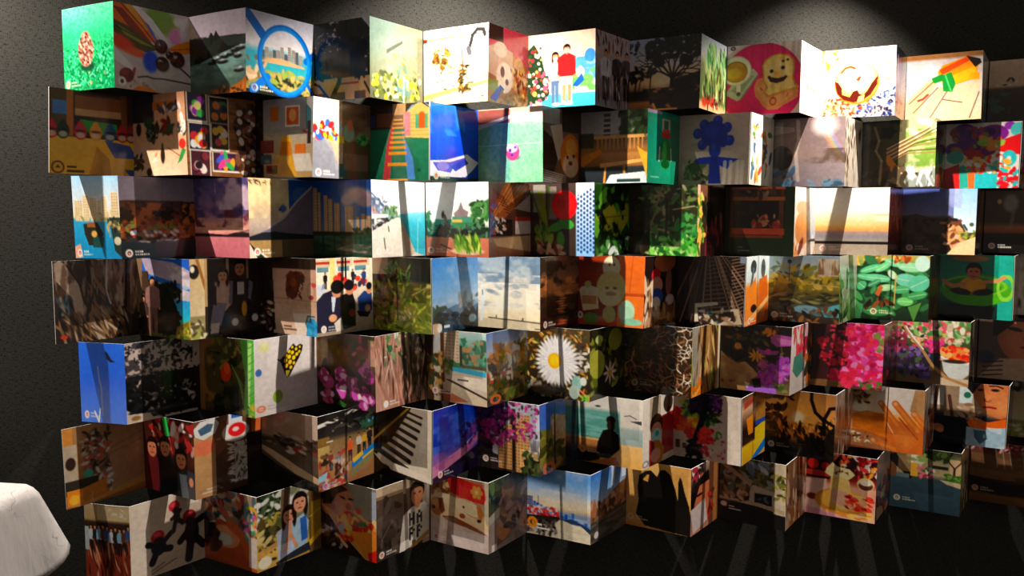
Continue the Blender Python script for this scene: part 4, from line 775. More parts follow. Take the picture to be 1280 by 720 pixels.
@pic(3, 7)
def _(c):
    c.g((0, '#9fb0be'), (.25, '#b8c0c4'), (.42, '#eee6d6'), (.75, '#f0dfc0'), (.86, '#ead8b8'), (.875, '#cdbfa4'), (1, '#d2c6ac')).n('#70879c', 4, .48, .2, (0, 0, 1, .36), fy=6, a=.85).n('#8c9aa6', 5, .6, .1, (0, .3, 1, .7), fy=12, a=.7).e(.62, .52, .1, .05, '#7d8e9c', soft=.5).e(.25, .5, .12, .03, '#8a98a4', 14, .5).n('#fff4e0', 4, .55, .2, (0, .25, 1, .8), fy=9, a=.6).l([(.1, .5), (.06, .88)], .05, '#e4ecf2').l([(.08, .48), (.08, .54)], .016, '#667')
    c.l([(.18, .855), (.4, .865), (.7, .875), (1, .89)], .014, '#3a3630').l([(.3, .855), (.31, .82)], .014, '#3a3630').l([(.72, .87), (.73, .84)], .02, '#3a3630').l([(.92, .97), (1, .97)], .014, '#555')
@pic(3, 8)
def _(c):
    c.g((0, '#7a6458'), (.25, '#8c6c58'), (.4, '#b4784c'), (.52, '#8a5a3c'), (.58, '#4a2c20'), (1, '#3a2018')).n('#4a3830', 5, .5, .15, (0, 0, 1, .42), fy=8).n('#d09060', 4, .58, .15, (0, .25, 1, .55), fy=9).n('#2c1812', 4, .5, .2, (0, .55, 1, 1), fy=20, a=.6)
    for j in range(12): c.e(.56 + .03 * math.sin(j * 2), .56 + j * .035, .08 + .02 * (j % 3), .014, '#e89a64' if j < 9 else '#c86a40', a=.8)
    c.b(.3, .8, 1, .88, '#1c100c', .8).logo(x=.14, y=.92)
@pic(3, 9)
def _(c):
    c.g((0, '#8a3a1c'), (.5, '#7c2e16'), (.85, '#6a2410'), (.88, '#a84a20'), (1, '#a84820')).b(.6, 0, 1, .52, '#c4682a').b(.6, .52, 1, .56, '#a04c1c').b(.6, .56, 1, 1, '#cc702c').l([(.82, 0), (.78, .5)], .015, '#a8541f')  # orange right part is the brown-red ground painted as lit
    c.e(.5, .17, .13, .16, '#ded4b4').e(.47, .13, .015, .02, '#443').e(.54, .13, .015, .02, '#443').e(.5, .46, .22, .24, '#c9bd84').e(.49, .58, .17, .14, '#cfc59c').e(.44, .46, .03, .02, '#6a5c3c').e(.56, .46, .03, .02, '#6a5c3c').e(.5, .54, .08, .03, '#8a6c4c', a=.7).e(.48, .83, .1, .12, '#a8a468').p([(.02, .5), (.3, .48), (.32, .76), (.08, .8)], '#d8c49c').e(.17, .5, .15, .06, '#cfc8b0').e(.15, .42, .05, .05, '#a8b078').e(.2, .9, .12, .08, '#5c7c3c').b(.06, .58, .28, .7, '#b08464').e(.74, .78, .12, .16, '#a8ccb0').e(.82, .92, .16, .05, '#8ab8a0').e(.04, .86, .04, .05, '#e4d8c4').e(.04, .86, .016, .024, '#544')
@pic(3, 10)
def _(c):
    c.g((0, '#2a1c18'), (.5, '#20181a'), (1, '#5c3c28')).e(.62, .1, .34, .14, '#a86444').e(.35, .28, .14, .1, '#b82c38').e(.38, .42, .18, .12, '#c8907c').e(.38, .58, .2, .12, '#3c5494').e(.36, .68, .14, .1, '#d8c8bc').e(.75, .4, .1, .2, '#8a5a54').e(.8, .65, .14, .08, '#c0a8a4').lv((.0, .4, .25, 1), ['#b09074', '#d8c0a8', '#7a5840'], 18, .12, .3, 100).lv((.2, .75, 1, 1), ['#8a6444', '#6a4830', '#a88058'], 20, .1).l([(0, .5), (.2, .42)], .05, '#d8c0a8')
@pic(3, 11)
def _(c):
    c.g((0, '#241812'), (1, '#160f0c'))
    for i in range(10):
        x0 = .38 + i * .035; x1 = .4 + (i - 2) * .16
        c.l([(x0, 0), (x1, 1)], .02, ('#8a6c58', '#5c4234', '#a48670')[i % 3])
    for j in range(18):
        y = .03 + j * .055 + j * j * .0004; c.l([(.44 - y * .06, y + .02), (.68 + y * .22, y - .04)], .014 + .012 * y, '#7a5c4a')
        c.l([(.74 + y * .16, y * .8), (.98, y * .8 - .05)], .012, '#947862')
    c.l([(.3, 0), (.02, .62)], .03, '#6a5040').l([(.34, .1), (.25, .9)], .014, '#3a2820').p([(.3, .7), (.62, .66), (.64, .7), (.34, .76), (.36, .96), (.3, .97)], '#d8ccb8').p([(.42, .82), (.92, .74), (.98, .96), (.6, 1), (.46, .96)], '#b8a890').p([(.5, .84), (.86, .78), (.88, .92), (.56, .95)], '#2c201a').lv((.35, .78, .9, .98), ['#e0d8c8', '#3a2c22', '#9a8068', '#4a6a70'], 30, .04).b(.92, .0, 1, .1, '#8a96a8').l([(.6, 0), (.95, 1)], .05, '#bca68c', .6).b(0, .0, .03, 1, '#120c0a')
@pic(3, 12)
def _(c): c.g((0, '#e4eef0'), (.35, '#cfe0e0'), (.45, '#d88a40'), (1, '#c4692c')).e(.3, .16, .12, .1, '#3a4044').e(.72, .2, .1, .14, '#4a5054').l([(.3, .2), (.2, .5)], .08, '#5c6a6c').p([(.1, .5), (.4, .3), (.5, .9), (0, 1)], '#e0883c').p([(.55, .35), (.9, .3), (1, .95), (.5, .9)], '#c46a2c').e(.35, .76, .12, .06, '#2c1c14').p([(0, .95), (1, .6), (1, .68), (.1, 1)], '#e8b078').logo(x=.2, y=.93)
@pic(3, 13)
def _(c):
    c.g((0, '#8fa4b4'), (.2, '#b0b4b0'), (.36, '#a89c68'), (.5, '#7c7038'), (.6, '#5c5430'), (.75, '#4c5048'), (1, '#3c2e22')).lv((0, .16, 1, .5), ['#b89c38', '#8a7c2c', '#d0b45c', '#5a5828', '#7c8048'], 120, .05, .6).b(.7, .05, .98, .3, '#c4b8a4').n('#8a6c50', 18, .5, .1, (.7, .05, .98, .28), fy=3).lv((0, .0, .5, .3), ['#9aa89c', '#6a7868'], 20, .05).e(.3, .1, .03, .03, '#2c3030').l([(.3, .1), (.3, .4)], .012, '#4a5048')
    c.lv((0, .55, 1, .72), ['#3c3c24', '#6a6438', '#2c3020', '#8a8458'], 60, .06, .25, 0).e(.55, .8, .18, .06, '#7a98a0').p([(.75, .78), (1, .7), (1, .9), (.8, .9)], '#6ab0b8').lv((.1, .78, 1, 1), ['#3a2a1c', '#6a4c2c', '#8a6234', '#24201a', '#5c7078'], 50, .05).l([(.55, .42), (1, .45)], .016, '#c0a878').logo(x=.1, y=.9, col='#d8cfc0', dot='#8a8478')
@pic(3, 14)
def _(c): c.g((0, '#d8d4cc'), (.3, '#c8c4b8'), (1, '#6a8a50')).lv((0, .3, 1, 1), ['#6a8a48', '#b8c8a8', '#3a4a28'], 30, .12)
@pic(3, 15)
def _(c):
    c.g((0, '#b8a868'), (.2, '#5c8a50'), (.6, '#2c5234'), (1, '#1c2c1c')).lv((0, 0, .6, .15), ['#c8a050', '#8a7038', '#e0c880'], 30, .05).lv((0, .1, 1, .9), ['#3c7048', '#22442a', '#4c8c58', '#18301e'], 70, .1)
    for x, y, rx, ry, q, t in ((.2, .22, .16, .05, '#6cc08a', -20), (.38, .18, .14, .05, '#7ccc90', -35), (.5, .12, .12, .05, '#8ad0a0', 20), (.15, .35, .14, .05, '#68b888', 8), (.3, .36, .18, .06, '#74c496', 4), (.42, .5, .12, .05, '#a8d8a0', -10), (.08, .48, .06, .08, '#5aa87c', 40), (.25, .44, .1, .04, '#4c9068', -30), (.74, .18, .17, .07, '#9ad4a8', 4), (.9, .12, .1, .12, '#c0e0d0', 0), (.7, .38, .16, .1, '#7cc4a8', 10), (.86, .42, .15, .12, '#6ab898', -30), (.62, .52, .12, .06, '#58a874', -8), (.68, .7, .11, .065, '#7cc878', 0), (.84, .6, .14, .06, '#4c9a60', -15), (.3, .86, .2, .08, '#3c8048', 0), (.5, .3, .08, .05, '#c8e8c0', 50)):
        c.e(x, y, rx, ry, q, t).l([(x - rx * .8 * math.cos(math.radians(t)), y - rx * .8 * math.sin(math.radians(t))), (x + rx * .8 * math.cos(math.radians(t)), y + rx * .8 * math.sin(math.radians(t)))], .01, '#d8ecd0', .7)
    c.p([(.26, .6), (.34, .46), (.38, .5), (.32, .64)], '#b8683c').l([(.55, .3), (.53, .8)], .016, '#d8b060').lv((.15, .66, .5, .8), ['#8a5434', '#2c1c14', '#6a3c24'], 14, .05).p([(.72, .78), (.9, .7), (.8, 1)], '#5a8a48').lv((.55, .03, .75, .1), ['#c87838', '#8a4c28'], 10, .05).logo(x=.25, y=.87, col='#f0e4c0', dot='#5c4a2c')
@pic(3, 16)
def _(c): c.g((0, '#5c4028'), (1, '#6a4c30')).lv((0, 0, 1, 1), ['#7c5c3c', '#3a2818', '#4a5a34'], 20, .2, .3, 90)
@pic(3, 17)
def _(c):
    c.g((0, '#1a8c78'), (.6, '#157a68'), (.8, '#123c34'), (1, '#0f2a24')).b(.8, 0, 1, 1, '#2aa090').e(.42, .06, .26, .05, '#b8885c').e(.5, .55, .48, .25, '#4e9a24').e(.48, .48, .42, .14, '#7ab83c', ring=.06).e(.46, .5, .38, .14, '#3c7c1c').e(.9, .5, .1, .18, '#8ac44c', ring=.2).p([(.1, .78), (.78, .8), (.72, 1), (.15, 1)], '#0d1c18')
    c.p([(.3, .42), (.62, .42), (.68, .58), (.26, .6)], '#5c2c24').e(.46, .48, .18, .13, '#d69a2c').e(.3, .58, .14, .05, '#1c1c24', 8).e(.6, .58, .14, .05, '#1c1c24', -8).l([(.34, .46), (.18, .5), (.06, .42)], .06, '#c88a68').l([(.62, .42), (.78, .4), (.88, .34)], .055, '#d09474').head(.47, .26, .12, '#b87858', '#15100e')
@pic(3, 18)
def _(c): c.g((0, '#b8a890'), (1, '#7c6a54')).lv((0, 0, 1, 1), ['#d8c8b0', '#4a3c30'], 30, .14, .3, 90)

# ---- fifth row
@pic(4, 0)
def _(c):
    c.g((0, '#3a76e8'), (.5, '#3470e4'), (1, '#4a80e6')).p([(.56, .1), (.62, .12), (.7, .2), (.78, .23), (.68, .24), (.6, .2)], '#1c2230').l([(.4, .3), (.42, .45), (.46, .55), (.47, .9)], .02, '#a8b0bc').l([(.38, .98), (.3, .86)], .03, '#f0f0f0').l([(.38, .98), (.42, .82)], .025, '#f0f0f0').logo(x=.13, y=.9, dot='#c85a50')
@pic(4, 1)
def _(c):
    c.g((0, '#c0b0a8'), (.5, '#bcaaa2'), (1, '#b8aaa4')).n('#4a4448', 14, .52, .08, (0, 0, .75, .55), fy=16).n('#23222a', 16, .6, .06, (0, 0, .9, .6), fy=18).n('#15161a', 5, .36, .1, (0, .42, 1, .96)).lv((0, .45, 1, .95), ['#121316', '#1c1d1f', '#0d0e10'], 150, .06).lv((.3, .1, .98, .6), ['#1c1c20', '#2c2b30'], 60, .025, .5).lv((.4, .6, .95, .85), ['#b0a49a', '#8a827c'], 18, .016).p([(.0, .88), (.3, .9), (.35, .98), (0, 1)], '#c4b6aa').e(.12, .94, .06, .03, '#8a6a40')
@pic(4, 2)
def _(c):
    c.g((0, '#5c5a24'), (.5, '#4a4420'), (1, '#2c2c18')).b(0, 0, .3, 1, '#8a6640').n('#4c401c', 5, .5, .2, (.1, 0, .8, 1)).n('#1c2012', 6, .55, .12, (.2, .2, .8, 1)).lv((.3, 0, .8, .4), ['#6c6a2c', '#8a7c38', '#3c3c1c'], 30, .07).e(.5, .46, .09, .12, '#b8401c', 10).e(.52, .4, .06, .08, '#cc5c2c')
    c.p([(.76, .0), (1, 0), (1, 1), (.8, .95), (.84, .5)], '#5ea846').p([(.9, .05), (.96, .05), (.9, .9), (.86, .9)], '#a8d484')
    for q in range(9): c.l([(.9, .12 + q * .1), (1, .06 + q * .1)], .01, '#468a34')
    for q in range(6): c.l([(.6 + q * .03, .35 + q * .04), (.8, .6 + q * .05)], .014, '#6c8c40')
    c.lv((.75, .85, 1, 1), ['#b8a830', '#4c7c34'], 10, .05)
@pic(4, 3)
def _(c):
    c.g((0, '#d3ccca'), (.6, '#cdc6c2'), (1, '#c6bebb')).e(.16, .12, .085, .07, '#cfcfa0').e(.07, .43, .048, .048, '#47679c').e(.36, .78, .075, .085, '#7c9438').b(.88, 0, .91, .5, '#a8a09c').b(.94, 0, .97, .5, '#b4aca8')
    c.p([(.4, .31), (.5, .24), (.56, .17), (.62, .12), (.66, .17), (.72, .14), (.77, .16), (.76, .22), (.7, .33), (.63, .42), (.58, .5), (.54, .55), (.49, .56), (.46, .46)], '#18130d')
    for x, y, a in ((.5, .27, 1), (.55, .22, 1), (.6, .17, .8), (.49, .33, 1.2), (.55, .29, 1.2), (.6, .24, 1.1), (.66, .2, .9), (.72, .18, .7), (.5, .4, 1.2), (.56, .36, 1.3), (.62, .31, 1.2), (.67, .27, 1), (.71, .24, .8), (.57, .43, 1), (.62, .38, .9)): c.e(x, y, .022 * a, .026 * a, '#f0c832' if y < .36 else '#e0b440', 40)
    c.p([(.49, .46), (.56, .47), (.52, .55), (.49, .55)], '#8a8230').l([(.37, .3), (.42, .34)], .016, '#2a2018').e(.1, .9, .055, .035, '#d07858', ring=.3).b(.07, .895, .13, .905, '#d07858').b(.2, .87, .31, .89, '#a8a4a0').b(.2, .91, .36, .93, '#a8a4a0')
@pic(4, 4)
def _(c):
    c.g((0, '#7c5628'), (.3, '#8a6434'), (.5, '#4a3420'), (1, '#241c18')).e(.1, .2, .12, .1, '#b0946c', soft=.6).e(.08, .38, .1, .1, '#a88a6c', soft=.6).n('#3c2c18', 4, .5, .3, (.2, 0, 1, .5), a=.7).lv((.6, .0, 1, .5), ['#5c3c24', '#c87c84', '#38421c', '#a85464', '#6a3a30'], 40, .05).b(.88, .06, 1, .4, '#d8b89c', .6)
    c.lv((.05, .45, .9, .95), ['#2c2420', '#1c1816'], 50, .08)
    for x, y, q in ((.1, .58, '#9c3c6c'), (.2, .66, '#a84878'), (.4, .55, '#b04888'), (.48, .62, '#b85090'), (.6, .66, '#a84484'), (.42, .76, '#d868b8'), (.16, .84, '#9c4060'), (.2, .88, '#b0586c'), (.82, .48, '#d070b8'), (.88, .54, '#c050a8'), (.65, .78, '#d860bc'), (.8, .76, '#c84cb0'), (.88, .82, '#c048a8'), (.78, .9, '#b84898')):
        c.lv((x - .06, y - .06, x + .06, y + .06), [q, q, '#e8b0d4', '#7c2c5c'], 14, .05, .6)
    c.e(.44, .74, .06, .04, '#f0d0e4').e(.72, .82, .03, .04, '#f0e0d8').p([(.38, .9), (.5, .95), (.46, 1), (.36, .96)], '#3c6a38')
@pic(4, 5)
def _(c):
    c.g((0, '#b08c80'), (1, '#a87c6c')).g((0, '#c09c90'), (.5, '#8a6a5c'), (.55, '#3c3028'), (1, '#5c4034'), h=True, a=.7).lv((0, 0, 1, 1), ['#d8b8a8', '#7c5448', '#a87868', '#4a3028', '#c89888'], 140, .12, .1, 88).lv((.2, 0, 1, .4), ['#5c7c4c', '#d8dcd0', '#8a9a78', '#3c4a30'], 50, .045).lv((.55, 0, 1, 1), ['#2c241c', '#43362c'], 36, .14, .14, 90).e(.3, .2, .05, .05, '#3c6a4c').logo(x=.2, y=.92, dot='#e8d8cc')
@pic(4, 6)
def _(c):
    c.g((0, '#cfe0dc'), (.12, '#9cc8c0'), (.4, '#4c8a68'), (.5, '#3c6a4c'), (.52, '#d0c4b4'), (1, '#c0b09c')).lv((.55, .12, 1, .48), ['#3c7c5c', '#5aa08c', '#b88a60', '#2c5c44', '#78a878'], 100, .05, .5)
    c.tow(.3, .56, .0, .44, '#dccab4', '#a88c78', 4, 10).b(.56, .2, .6, .48, '#2c3a34').b(0, 0, .12, 1, '#4a3424').b(.12, .02, .28, .36, '#c8c8c4').b(.24, 0, .31, 1, '#5c3e28').lv((.0, .36, .28, .9), ['#8a6c3c', '#3c4a38', '#5c4428', '#b08c58'], 40, .06).lv((.3, .4, .45, .6), ['#4c6a3c', '#7c9458'], 20, .04).p([(.45, .5), (.98, .53), (.98, .6), (.44, .56)], '#38a8c8').b(.6, .46, 1, .5, '#5a5040').p([(.36, .62), (1, .6), (1, .8), (.34, .7)], '#d8ccbc').b(.52, .66, .7, .68, '#3a3430').p([(.3, .68), (.4, .68), (1, .88), (1, .91)], '#3c2c24').p([(.28, .72), (1, .92), (1, 1), (.28, .94)], '#c4b49c').p([(.28, .82), (.7, .96), (.4, 1), (.28, 1)], '#a06a50').logo(x=.14, y=.86)
@pic(4, 7)
def _(c):
    c.g((0, '#7c94c8'), (.3, '#a8b4cc'), (.5, '#b0a898'), (.6, '#5c4c34'), (1, '#4a4024')).lv((.1, .2, .9, .6), ['#a8742c', '#c88c34', '#7c5c24', '#5c5a2c'], 60, .09).lv((0, .5, 1, 1), ['#4a4420', '#7c6c30', '#332c1c', '#8a7048', '#5c6430'], 70, .09).lv((0, .54, .7, .68), ['#c8b8a0', '#a83c2c', '#d8c8b8', '#4a3a30'], 20, .05).lv((.4, .1, 1, .5), ['#c4c0b8', '#8c8470'], 30, .05).e(.2, .92, .1, .05, '#c86a3c', ring=.3)
@pic(4, 8)
def _(c):
    c.g((0, '#4c3c1c'), (.5, '#3c2e1c'), (1, '#28221c')).lv((0, 0, 1, 1), ['#a87838', '#5c4420', '#c89c50', '#2c2414', '#7c6a34', '#d8b878', '#4a5a28'], 260, .035, .4).lv((.0, .6, .5, 1), ['#a8a098', '#6a6058', '#2c2820'], 40, .045).lv((.78, .25, 1, .6), ['#d8d4c8', '#8a8478', '#3a342c'], 30, .04)
    for q in range(34):
        t = q * 2 * math.pi / 34
        c.e(.49 + .2 * math.cos(t), .47 + .22 * math.sin(t), .15, .03, '#eeebea' if q % 3 else '#d8d6d8', math.degrees(t))
    c.e(.49, .47, .2, .22, '#efecea')
    for q in range(30):
        t = q * 2 * math.pi / 30; c.l([(.49 + .1 * math.cos(t), .47 + .11 * math.sin(t)), (.49 + .28 * math.cos(t), .47 + .3 * math.sin(t))], .006, '#c4c2c6')
    c.e(.45, .47, .105, .11, '#eca81c').e(.45, .47, .07, .075, '#f6c430', soft=.5).e(.3, .9, .2, .07, '#5c5448', soft=.5).e(.8, .75, .08, .1, '#8cb0a8').e(.76, .88, .08, .1, '#a8b8ac').e(.9, .72, .05, .06, '#c8d0c4').l([(.85, .85), (.95, .92), (.96, 1)], .025, '#c87858').lv((.88, .92, 1, 1), ['#7cb048'], 5, .04)
@pic(4, 9)
def _(c):
    c.g((0, '#2c2c1a'), (1, '#26261a')).lv((0, 0, 1, 1), ['#5c6428', '#3a401c', '#7c7c34', '#1c1e12', '#888a40'], 60, .11).e(.2, .5, .2, .2, '#9a9a48').e(.7, .2, .2, .16, '#8c8c3c').e(.25, .16, .1, .06, '#a8b070')
    for q in range(8): c.e(.55 + .1 * math.cos(q * .785), .66 + .08 * math.sin(q * .785), .09, .022, '#e8c8bc', q * 45)
    c.e(.55, .66, .05, .04, '#d8903c')
@pic(4, 10)
def _(c):
    c.g((0, '#3c2c1c'), (1, '#2e2014')).lv((0, 0, 1, 1), ['#6a4428', '#4a3018', '#8a6440', '#1c140c', '#5c4a34', '#a07c58', '#7c3c20'], 240, .05, .16).lv((0, 0, .15, .5), ['#3c3c20', '#22220f'], 20, .06)
    for q in range(9): c.br(.05 + .9 * c.rs.rand(), .1 + .85 * c.rs.rand(), c.rs.uniform(0, 360), .12, .014, ('#a88868', '#7c5c40')[q % 2], 3, 45)
    for q in range(12): c.br(.82 + .14 * c.rs.rand(), .05 + .9 * c.rs.rand(), c.rs.uniform(0, 360), .08, .016, '#e8dccb', 2, 50)
    c.logo(x=.16, y=.86, col='#a08c70', dot='#3c2c1c')
@pic(4, 11)
def _(c): c.g((0, '#8c8c88'), (.3, '#9a8c78'), (.36, '#6a4a30'), (.6, '#a88458'), (.8, '#4a3420'), (1, '#8a6440'), h=True).lv((0, 0, 1, 1), ['#c8a878', '#5c3c24', '#3c2c1c', '#8a9a48', '#b89058'], 40, .15, .14, 80).lv((0, .8, .5, 1), ['#e8a040', '#c87028'], 10, .08).b(.92, 0, 1, 1, '#d8c8a8')
@pic(4, 12)
def _(c):
    c.g((0, '#221c14'), (.5, '#2e241a'), (1, '#8a6c4c')).p([(0, .42), (.1, .52), (.24, .6), (.36, .56), (.48, .66), (.56, .75), (.44, .82), (.42, 1), (0, 1)], '#b8946c').n('#8a6848', 6, .5, .25, (0, .5, .45, 1), a=.6).lv((.1, .02, .9, .42), ['#3c3c20', '#5c4420', '#1c180f', '#4c4a24', '#7c6434'], 70, .04).p([(.02, .36), (.1, .34), (.36, .5), (.24, .58), (.12, .5)], '#17140d')
    for q in range(9): c.e(.52 + .07 * math.cos(q * .7), .46 + .05 * math.sin(q * .7), .05, .016, '#e8a038', q * 40)
    c.e(.25, .34, .05, .05, '#d8943c').lv((.62, .06, .75, .14), ['#d8902c'], 8, .04)
    c.p([(.7, .16), (.78, .12), (1, .14), (1, .27), (.8, .3), (.72, .25)], '#b060a0').p([(.78, .17), (1, .19), (1, .26), (.85, .26)], '#c884b8').p([(.5, .34), (.62, .37), (.84, .36), (.8, .42), (.6, .44)], '#a8589c').e(.68, .38, .04, .04, '#d8509c')
    for x, y, s_, q in ((.9, .52, .1, '#a050b0'), (.95, .62, .1, '#b068bc'), (.62, .58, .08, '#b8648c'), (.78, .66, .12, '#9848a0'), (.62, .76, .09, '#a04c9c'), (.72, .82, .11, '#a854ac'), (.86, .74, .09, '#b46cb8')):
        for t in range(5): c.e(x + s_ * .5 * math.cos(t * 1.26 + .4), y + s_ * .5 * math.sin(t * 1.26 + .4), s_ * .55, s_ * .42, q, t * 72 + 23, .2)
        c.lv((x - s_, y - s_, x + s_, y + s_), [q, '#c890cc', '#6c2c74'], 14, s_ * .3, .4, None, .5, .6)
        c.e(x, y, s_ * .22, s_ * .2, '#d84890')
    for t in range(4): c.e(.46 + .1 * t, .95 - .01 * (t % 2), .08, .045, '#b07ce0', 20 * t)
    c.p([(.36, .86), (.44, .88), (.4, .96)], '#e8d4c0').p([(.46, .82), (.58, .78), (.6, .92), (.5, .94)], '#241c18').lv((.8, .85, .98, .98), ['#6a6a48', '#8a8c60', '#4a5a30'], 16, .04).lv((.02, .85, .22, .9), ['#7c3c28'], 6, .02, .5).l([(.86, .3), (.88, .46)], .012, '#6a6434')
@pic(4, 13)
def _(c): c.g((0, '#e0d8d4'), (1, '#d8d0c8')).lv((0, 0, .7, .3), ['#d8b0c8', '#c8605c', '#e8e0dc'], 20, .12, .3, 90).lv((.2, .25, .7, .5), ['#c03048', '#d85060'], 16, .12).p([(.15, .45), (.5, .4), (.6, .7), (.3, .78), (.1, .65)], '#4a8a7c').b(.75, 0, 1, 1, '#8a6a48').lv((.7, .1, 1, .9), ['#3c3c28', '#c87838', '#5c4a30'], 20, .12)
@pic(4, 14)
def _(c):
    c.g((0, '#4c2c2c'), (.6, '#3a2420'), (.85, '#6a4c34'), (1, '#5c4430')).g((0, '#2c1a18'), (.4, '#5c2438'), (.55, '#d83c78'), (1, '#d84484'), h=True, box=(0, 0, 1, .9), a=.8)  # sideways gradient paints shade on the left, light on the right
    c.lv((.45, .0, 1, .95), ['#e83c8c', '#f060a8', '#c82868', '#f890c0', '#d83060', '#a82454', '#e84a5c'], 260, .04, .7).lv((.1, .25, .5, .65), ['#e8445c', '#c03048', '#a0243c', '#3c2420'], 80, .04, .7).lv((.3, .75, .6, .95), ['#e84468', '#c83450'], 30, .05, .7).lv((.88, .1, 1, .4), ['#a8b06c', '#7c8a4c'], 12, .04).lv((.7, .85, 1, 1), ['#5c7c3c', '#3c4c28', '#d84470'], 20, .04).e(.2, .95, .25, .06, '#8a6844').lv((.25, .0, .5, .25), ['#4c2428', '#c04458', '#2c1c18'], 30, .05)
@pic(4, 15)
def _(c): c.g((0, '#5c3c38'), (.5, '#7c2c4c'), (1, '#3a2434')).lv((0, 0, 1, 1), ['#b84474', '#3c1c2c', '#5c4a38'], 24, .18, .4)
@pic(4, 16)
def _(c):
    c.g((0, '#6a7c4c'), (.3, '#4c5c38'), (.6, '#3c3028'), (1, '#8a6e54')).lv((0, 0, .75, .3), ['#8aa868', '#d85c70', '#4c7c44', '#c8d0a8', '#2c3c24', '#e0a0a0', '#b8b870'], 110, .045, .6).lv((.7, 0, 1, .35), ['#c8b8a0', '#8ab07c', '#5c8448', '#e8dcc8', '#b85048'], 60, .05, .6)
    c.p([(.15, .24), (.4, .3), (.42, .34), (.15, .3)], '#d0ccc4').lv((.25, .3, .6, .55), ['#c84a50', '#8ab05c', '#d8784c', '#3c4c28', '#e8b090'], 50, .04, .6).e(.5, .42, .12, .1, '#c83c74').lv((.4, .32, .62, .5), ['#d84c88', '#a82c5c', '#e878a8'], 30, .04, .7).p([(.42, .52), (.62, .5), (.6, .72), (.46, .72)], '#2a3038')
    c.lv((0, .45, .45, .9), ['#5c4a7c', '#2c2838', '#7c6a9c', '#3c2c34', '#4c5c3c'], 90, .045, .6).lv((0, .1, .14, .5), ['#7c3048', '#3c2028', '#a8506c'], 24, .05)
    c.e(.8, .5, .2, .12, '#e0582c').lv((.62, .4, 1, .62), ['#e84a2c', '#f08a4c', '#c83024', '#f0b070'], 60, .04, .7).p([(.62, .58), (.8, .66), (1, .64), (1, .8), (.9, .9), (.74, .88), (.66, .78)], '#c9ccc8').l([(.62, .56), (.8, .65), (1, .63)], .03, '#e8e8e4').e(.8, .62, .16, .03, '#3a2c24').b(.62, .88, 1, 1, '#c8b49c')
    c.l([(.1, .12), (.2, .28), (.35, .46), (.5, .7), (.7, .88), (1, .98)], .045, '#a8845c').l([(.12, .12), (.22, .28), (.37, .46)], .02, '#e8e0d4')
@pic(4, 17)
def _(c): c.g((0, '#a89c90'), (1, '#5c4c44')).lv((0, 0, 1, 1), ['#d8ccc0', '#3c302c'], 24, .2, .2, 90)
@pic(4, 18)
def _(c):
    c.g((0, '#6a5850'), (.6, '#5c4a40'), (1, '#8a7464')).e(.72, .25, .46, .5, '#a8684c').e(.75, .3, .36, .4, '#b87858', soft=.4).p([(.2, 0), (1, 0), (1, .04), (.5, .06), (.26, .3), (.2, .3)], '#241a18').e(.5, .18, .1, .03, '#3a201a', 10).e(.92, .2, .1, .03, '#3a201a').e(.72, .34, .1, .08, '#8c503c').e(.7, .46, .12, .03, '#7c3430').p([(.05, .95), (.3, .66), (.9, .62), (1, 1), (0, 1)], '#b89c88').e(.1, .65, .14, .1, '#34384c', soft=.4)
    for q in range(4): c.l([(.08, .74 + q * .07), (.35, .7 + q * .07)], .02, '#3c2c28')

# ---- sixth row
@pic(5, 0)
def _(c):
    c.g((0, '#a98460'), (.85, '#96704e'), (.88, '#a87c4c'), (1, '#8a6238')).b(.55, 0, 1, .88, '#a07e62').l([(.58, .35), (1, .22)], .008, '#7c5c44').l([(.58, .42), (1, .32)], .008, '#7c5c44').b(0, .0, .12, .22, '#c88c50').b(0, .22, .16, .7, '#b8a894').p([(.2, .9), (.25, .4), (.32, .1), (.4, .05), (.48, .2), (.56, .55), (.56, .85)], '#6a5648')
    c.lv((.2, .1, .55, .8), ['#b09884', '#4c3c34', '#8a6c5c', '#c8b4a4', '#a8584c', '#3a3430'], 120, .04, .4).e(.28, .62, .06, .07, '#5c9a84').b(0, .66, .4, .84, '#3a342c').e(.08, .45, .06, .08, '#3c2c28').p([(.02, .78), (.2, .78), (.2, .96), (.02, .98)], '#d88a38').e(.1, .9, .06, .06, '#f0b048').p([(.2, .78), (.5, .72), (.5, .9), (.2, .95)], '#b07434').p([(0, .97), (.4, .93), (1, .8), (1, .9), (.2, 1)], '#b88858').lv((.5, .65, .6, .9), ['#c8c0bc', '#8a8480'], 8, .04)
@pic(5, 1)
def _(c):
    c.g((0, '#3c1c18'), (.4, '#4a2420'), (1, '#1e1618')).lv((.2, .0, 1, .4), ['#a83430', '#5c2420', '#d8584c', '#c8a090', '#2c1614', '#e8d0c8'], 60, .07).p([(.4, .0), (.5, 0), (.54, .24), (.46, .25)], '#3cb85c')
    c.p([(0, .56), (.2, .5), (.34, .6), (.34, 1), (0, 1)], '#5c2024').p([(.3, .55), (.5, .48), (.72, .58), (.72, 1), (.3, 1)], '#1a1a20').p([(.65, .7), (.8, .62), (1, .66), (1, 1), (.66, 1)], '#3a3c44').p([(.7, .7), (.84, .7), (.86, 1), (.74, 1)], '#a8b4bc').head(.18, .42, .12, '#c88468', '#1a1010').head(.44, .38, .12, '#cc8c6c', '#16100e').head(.74, .5, .12, '#d0906c', '#140e0e').e(.92, .78, .04, .06, '#d89470')
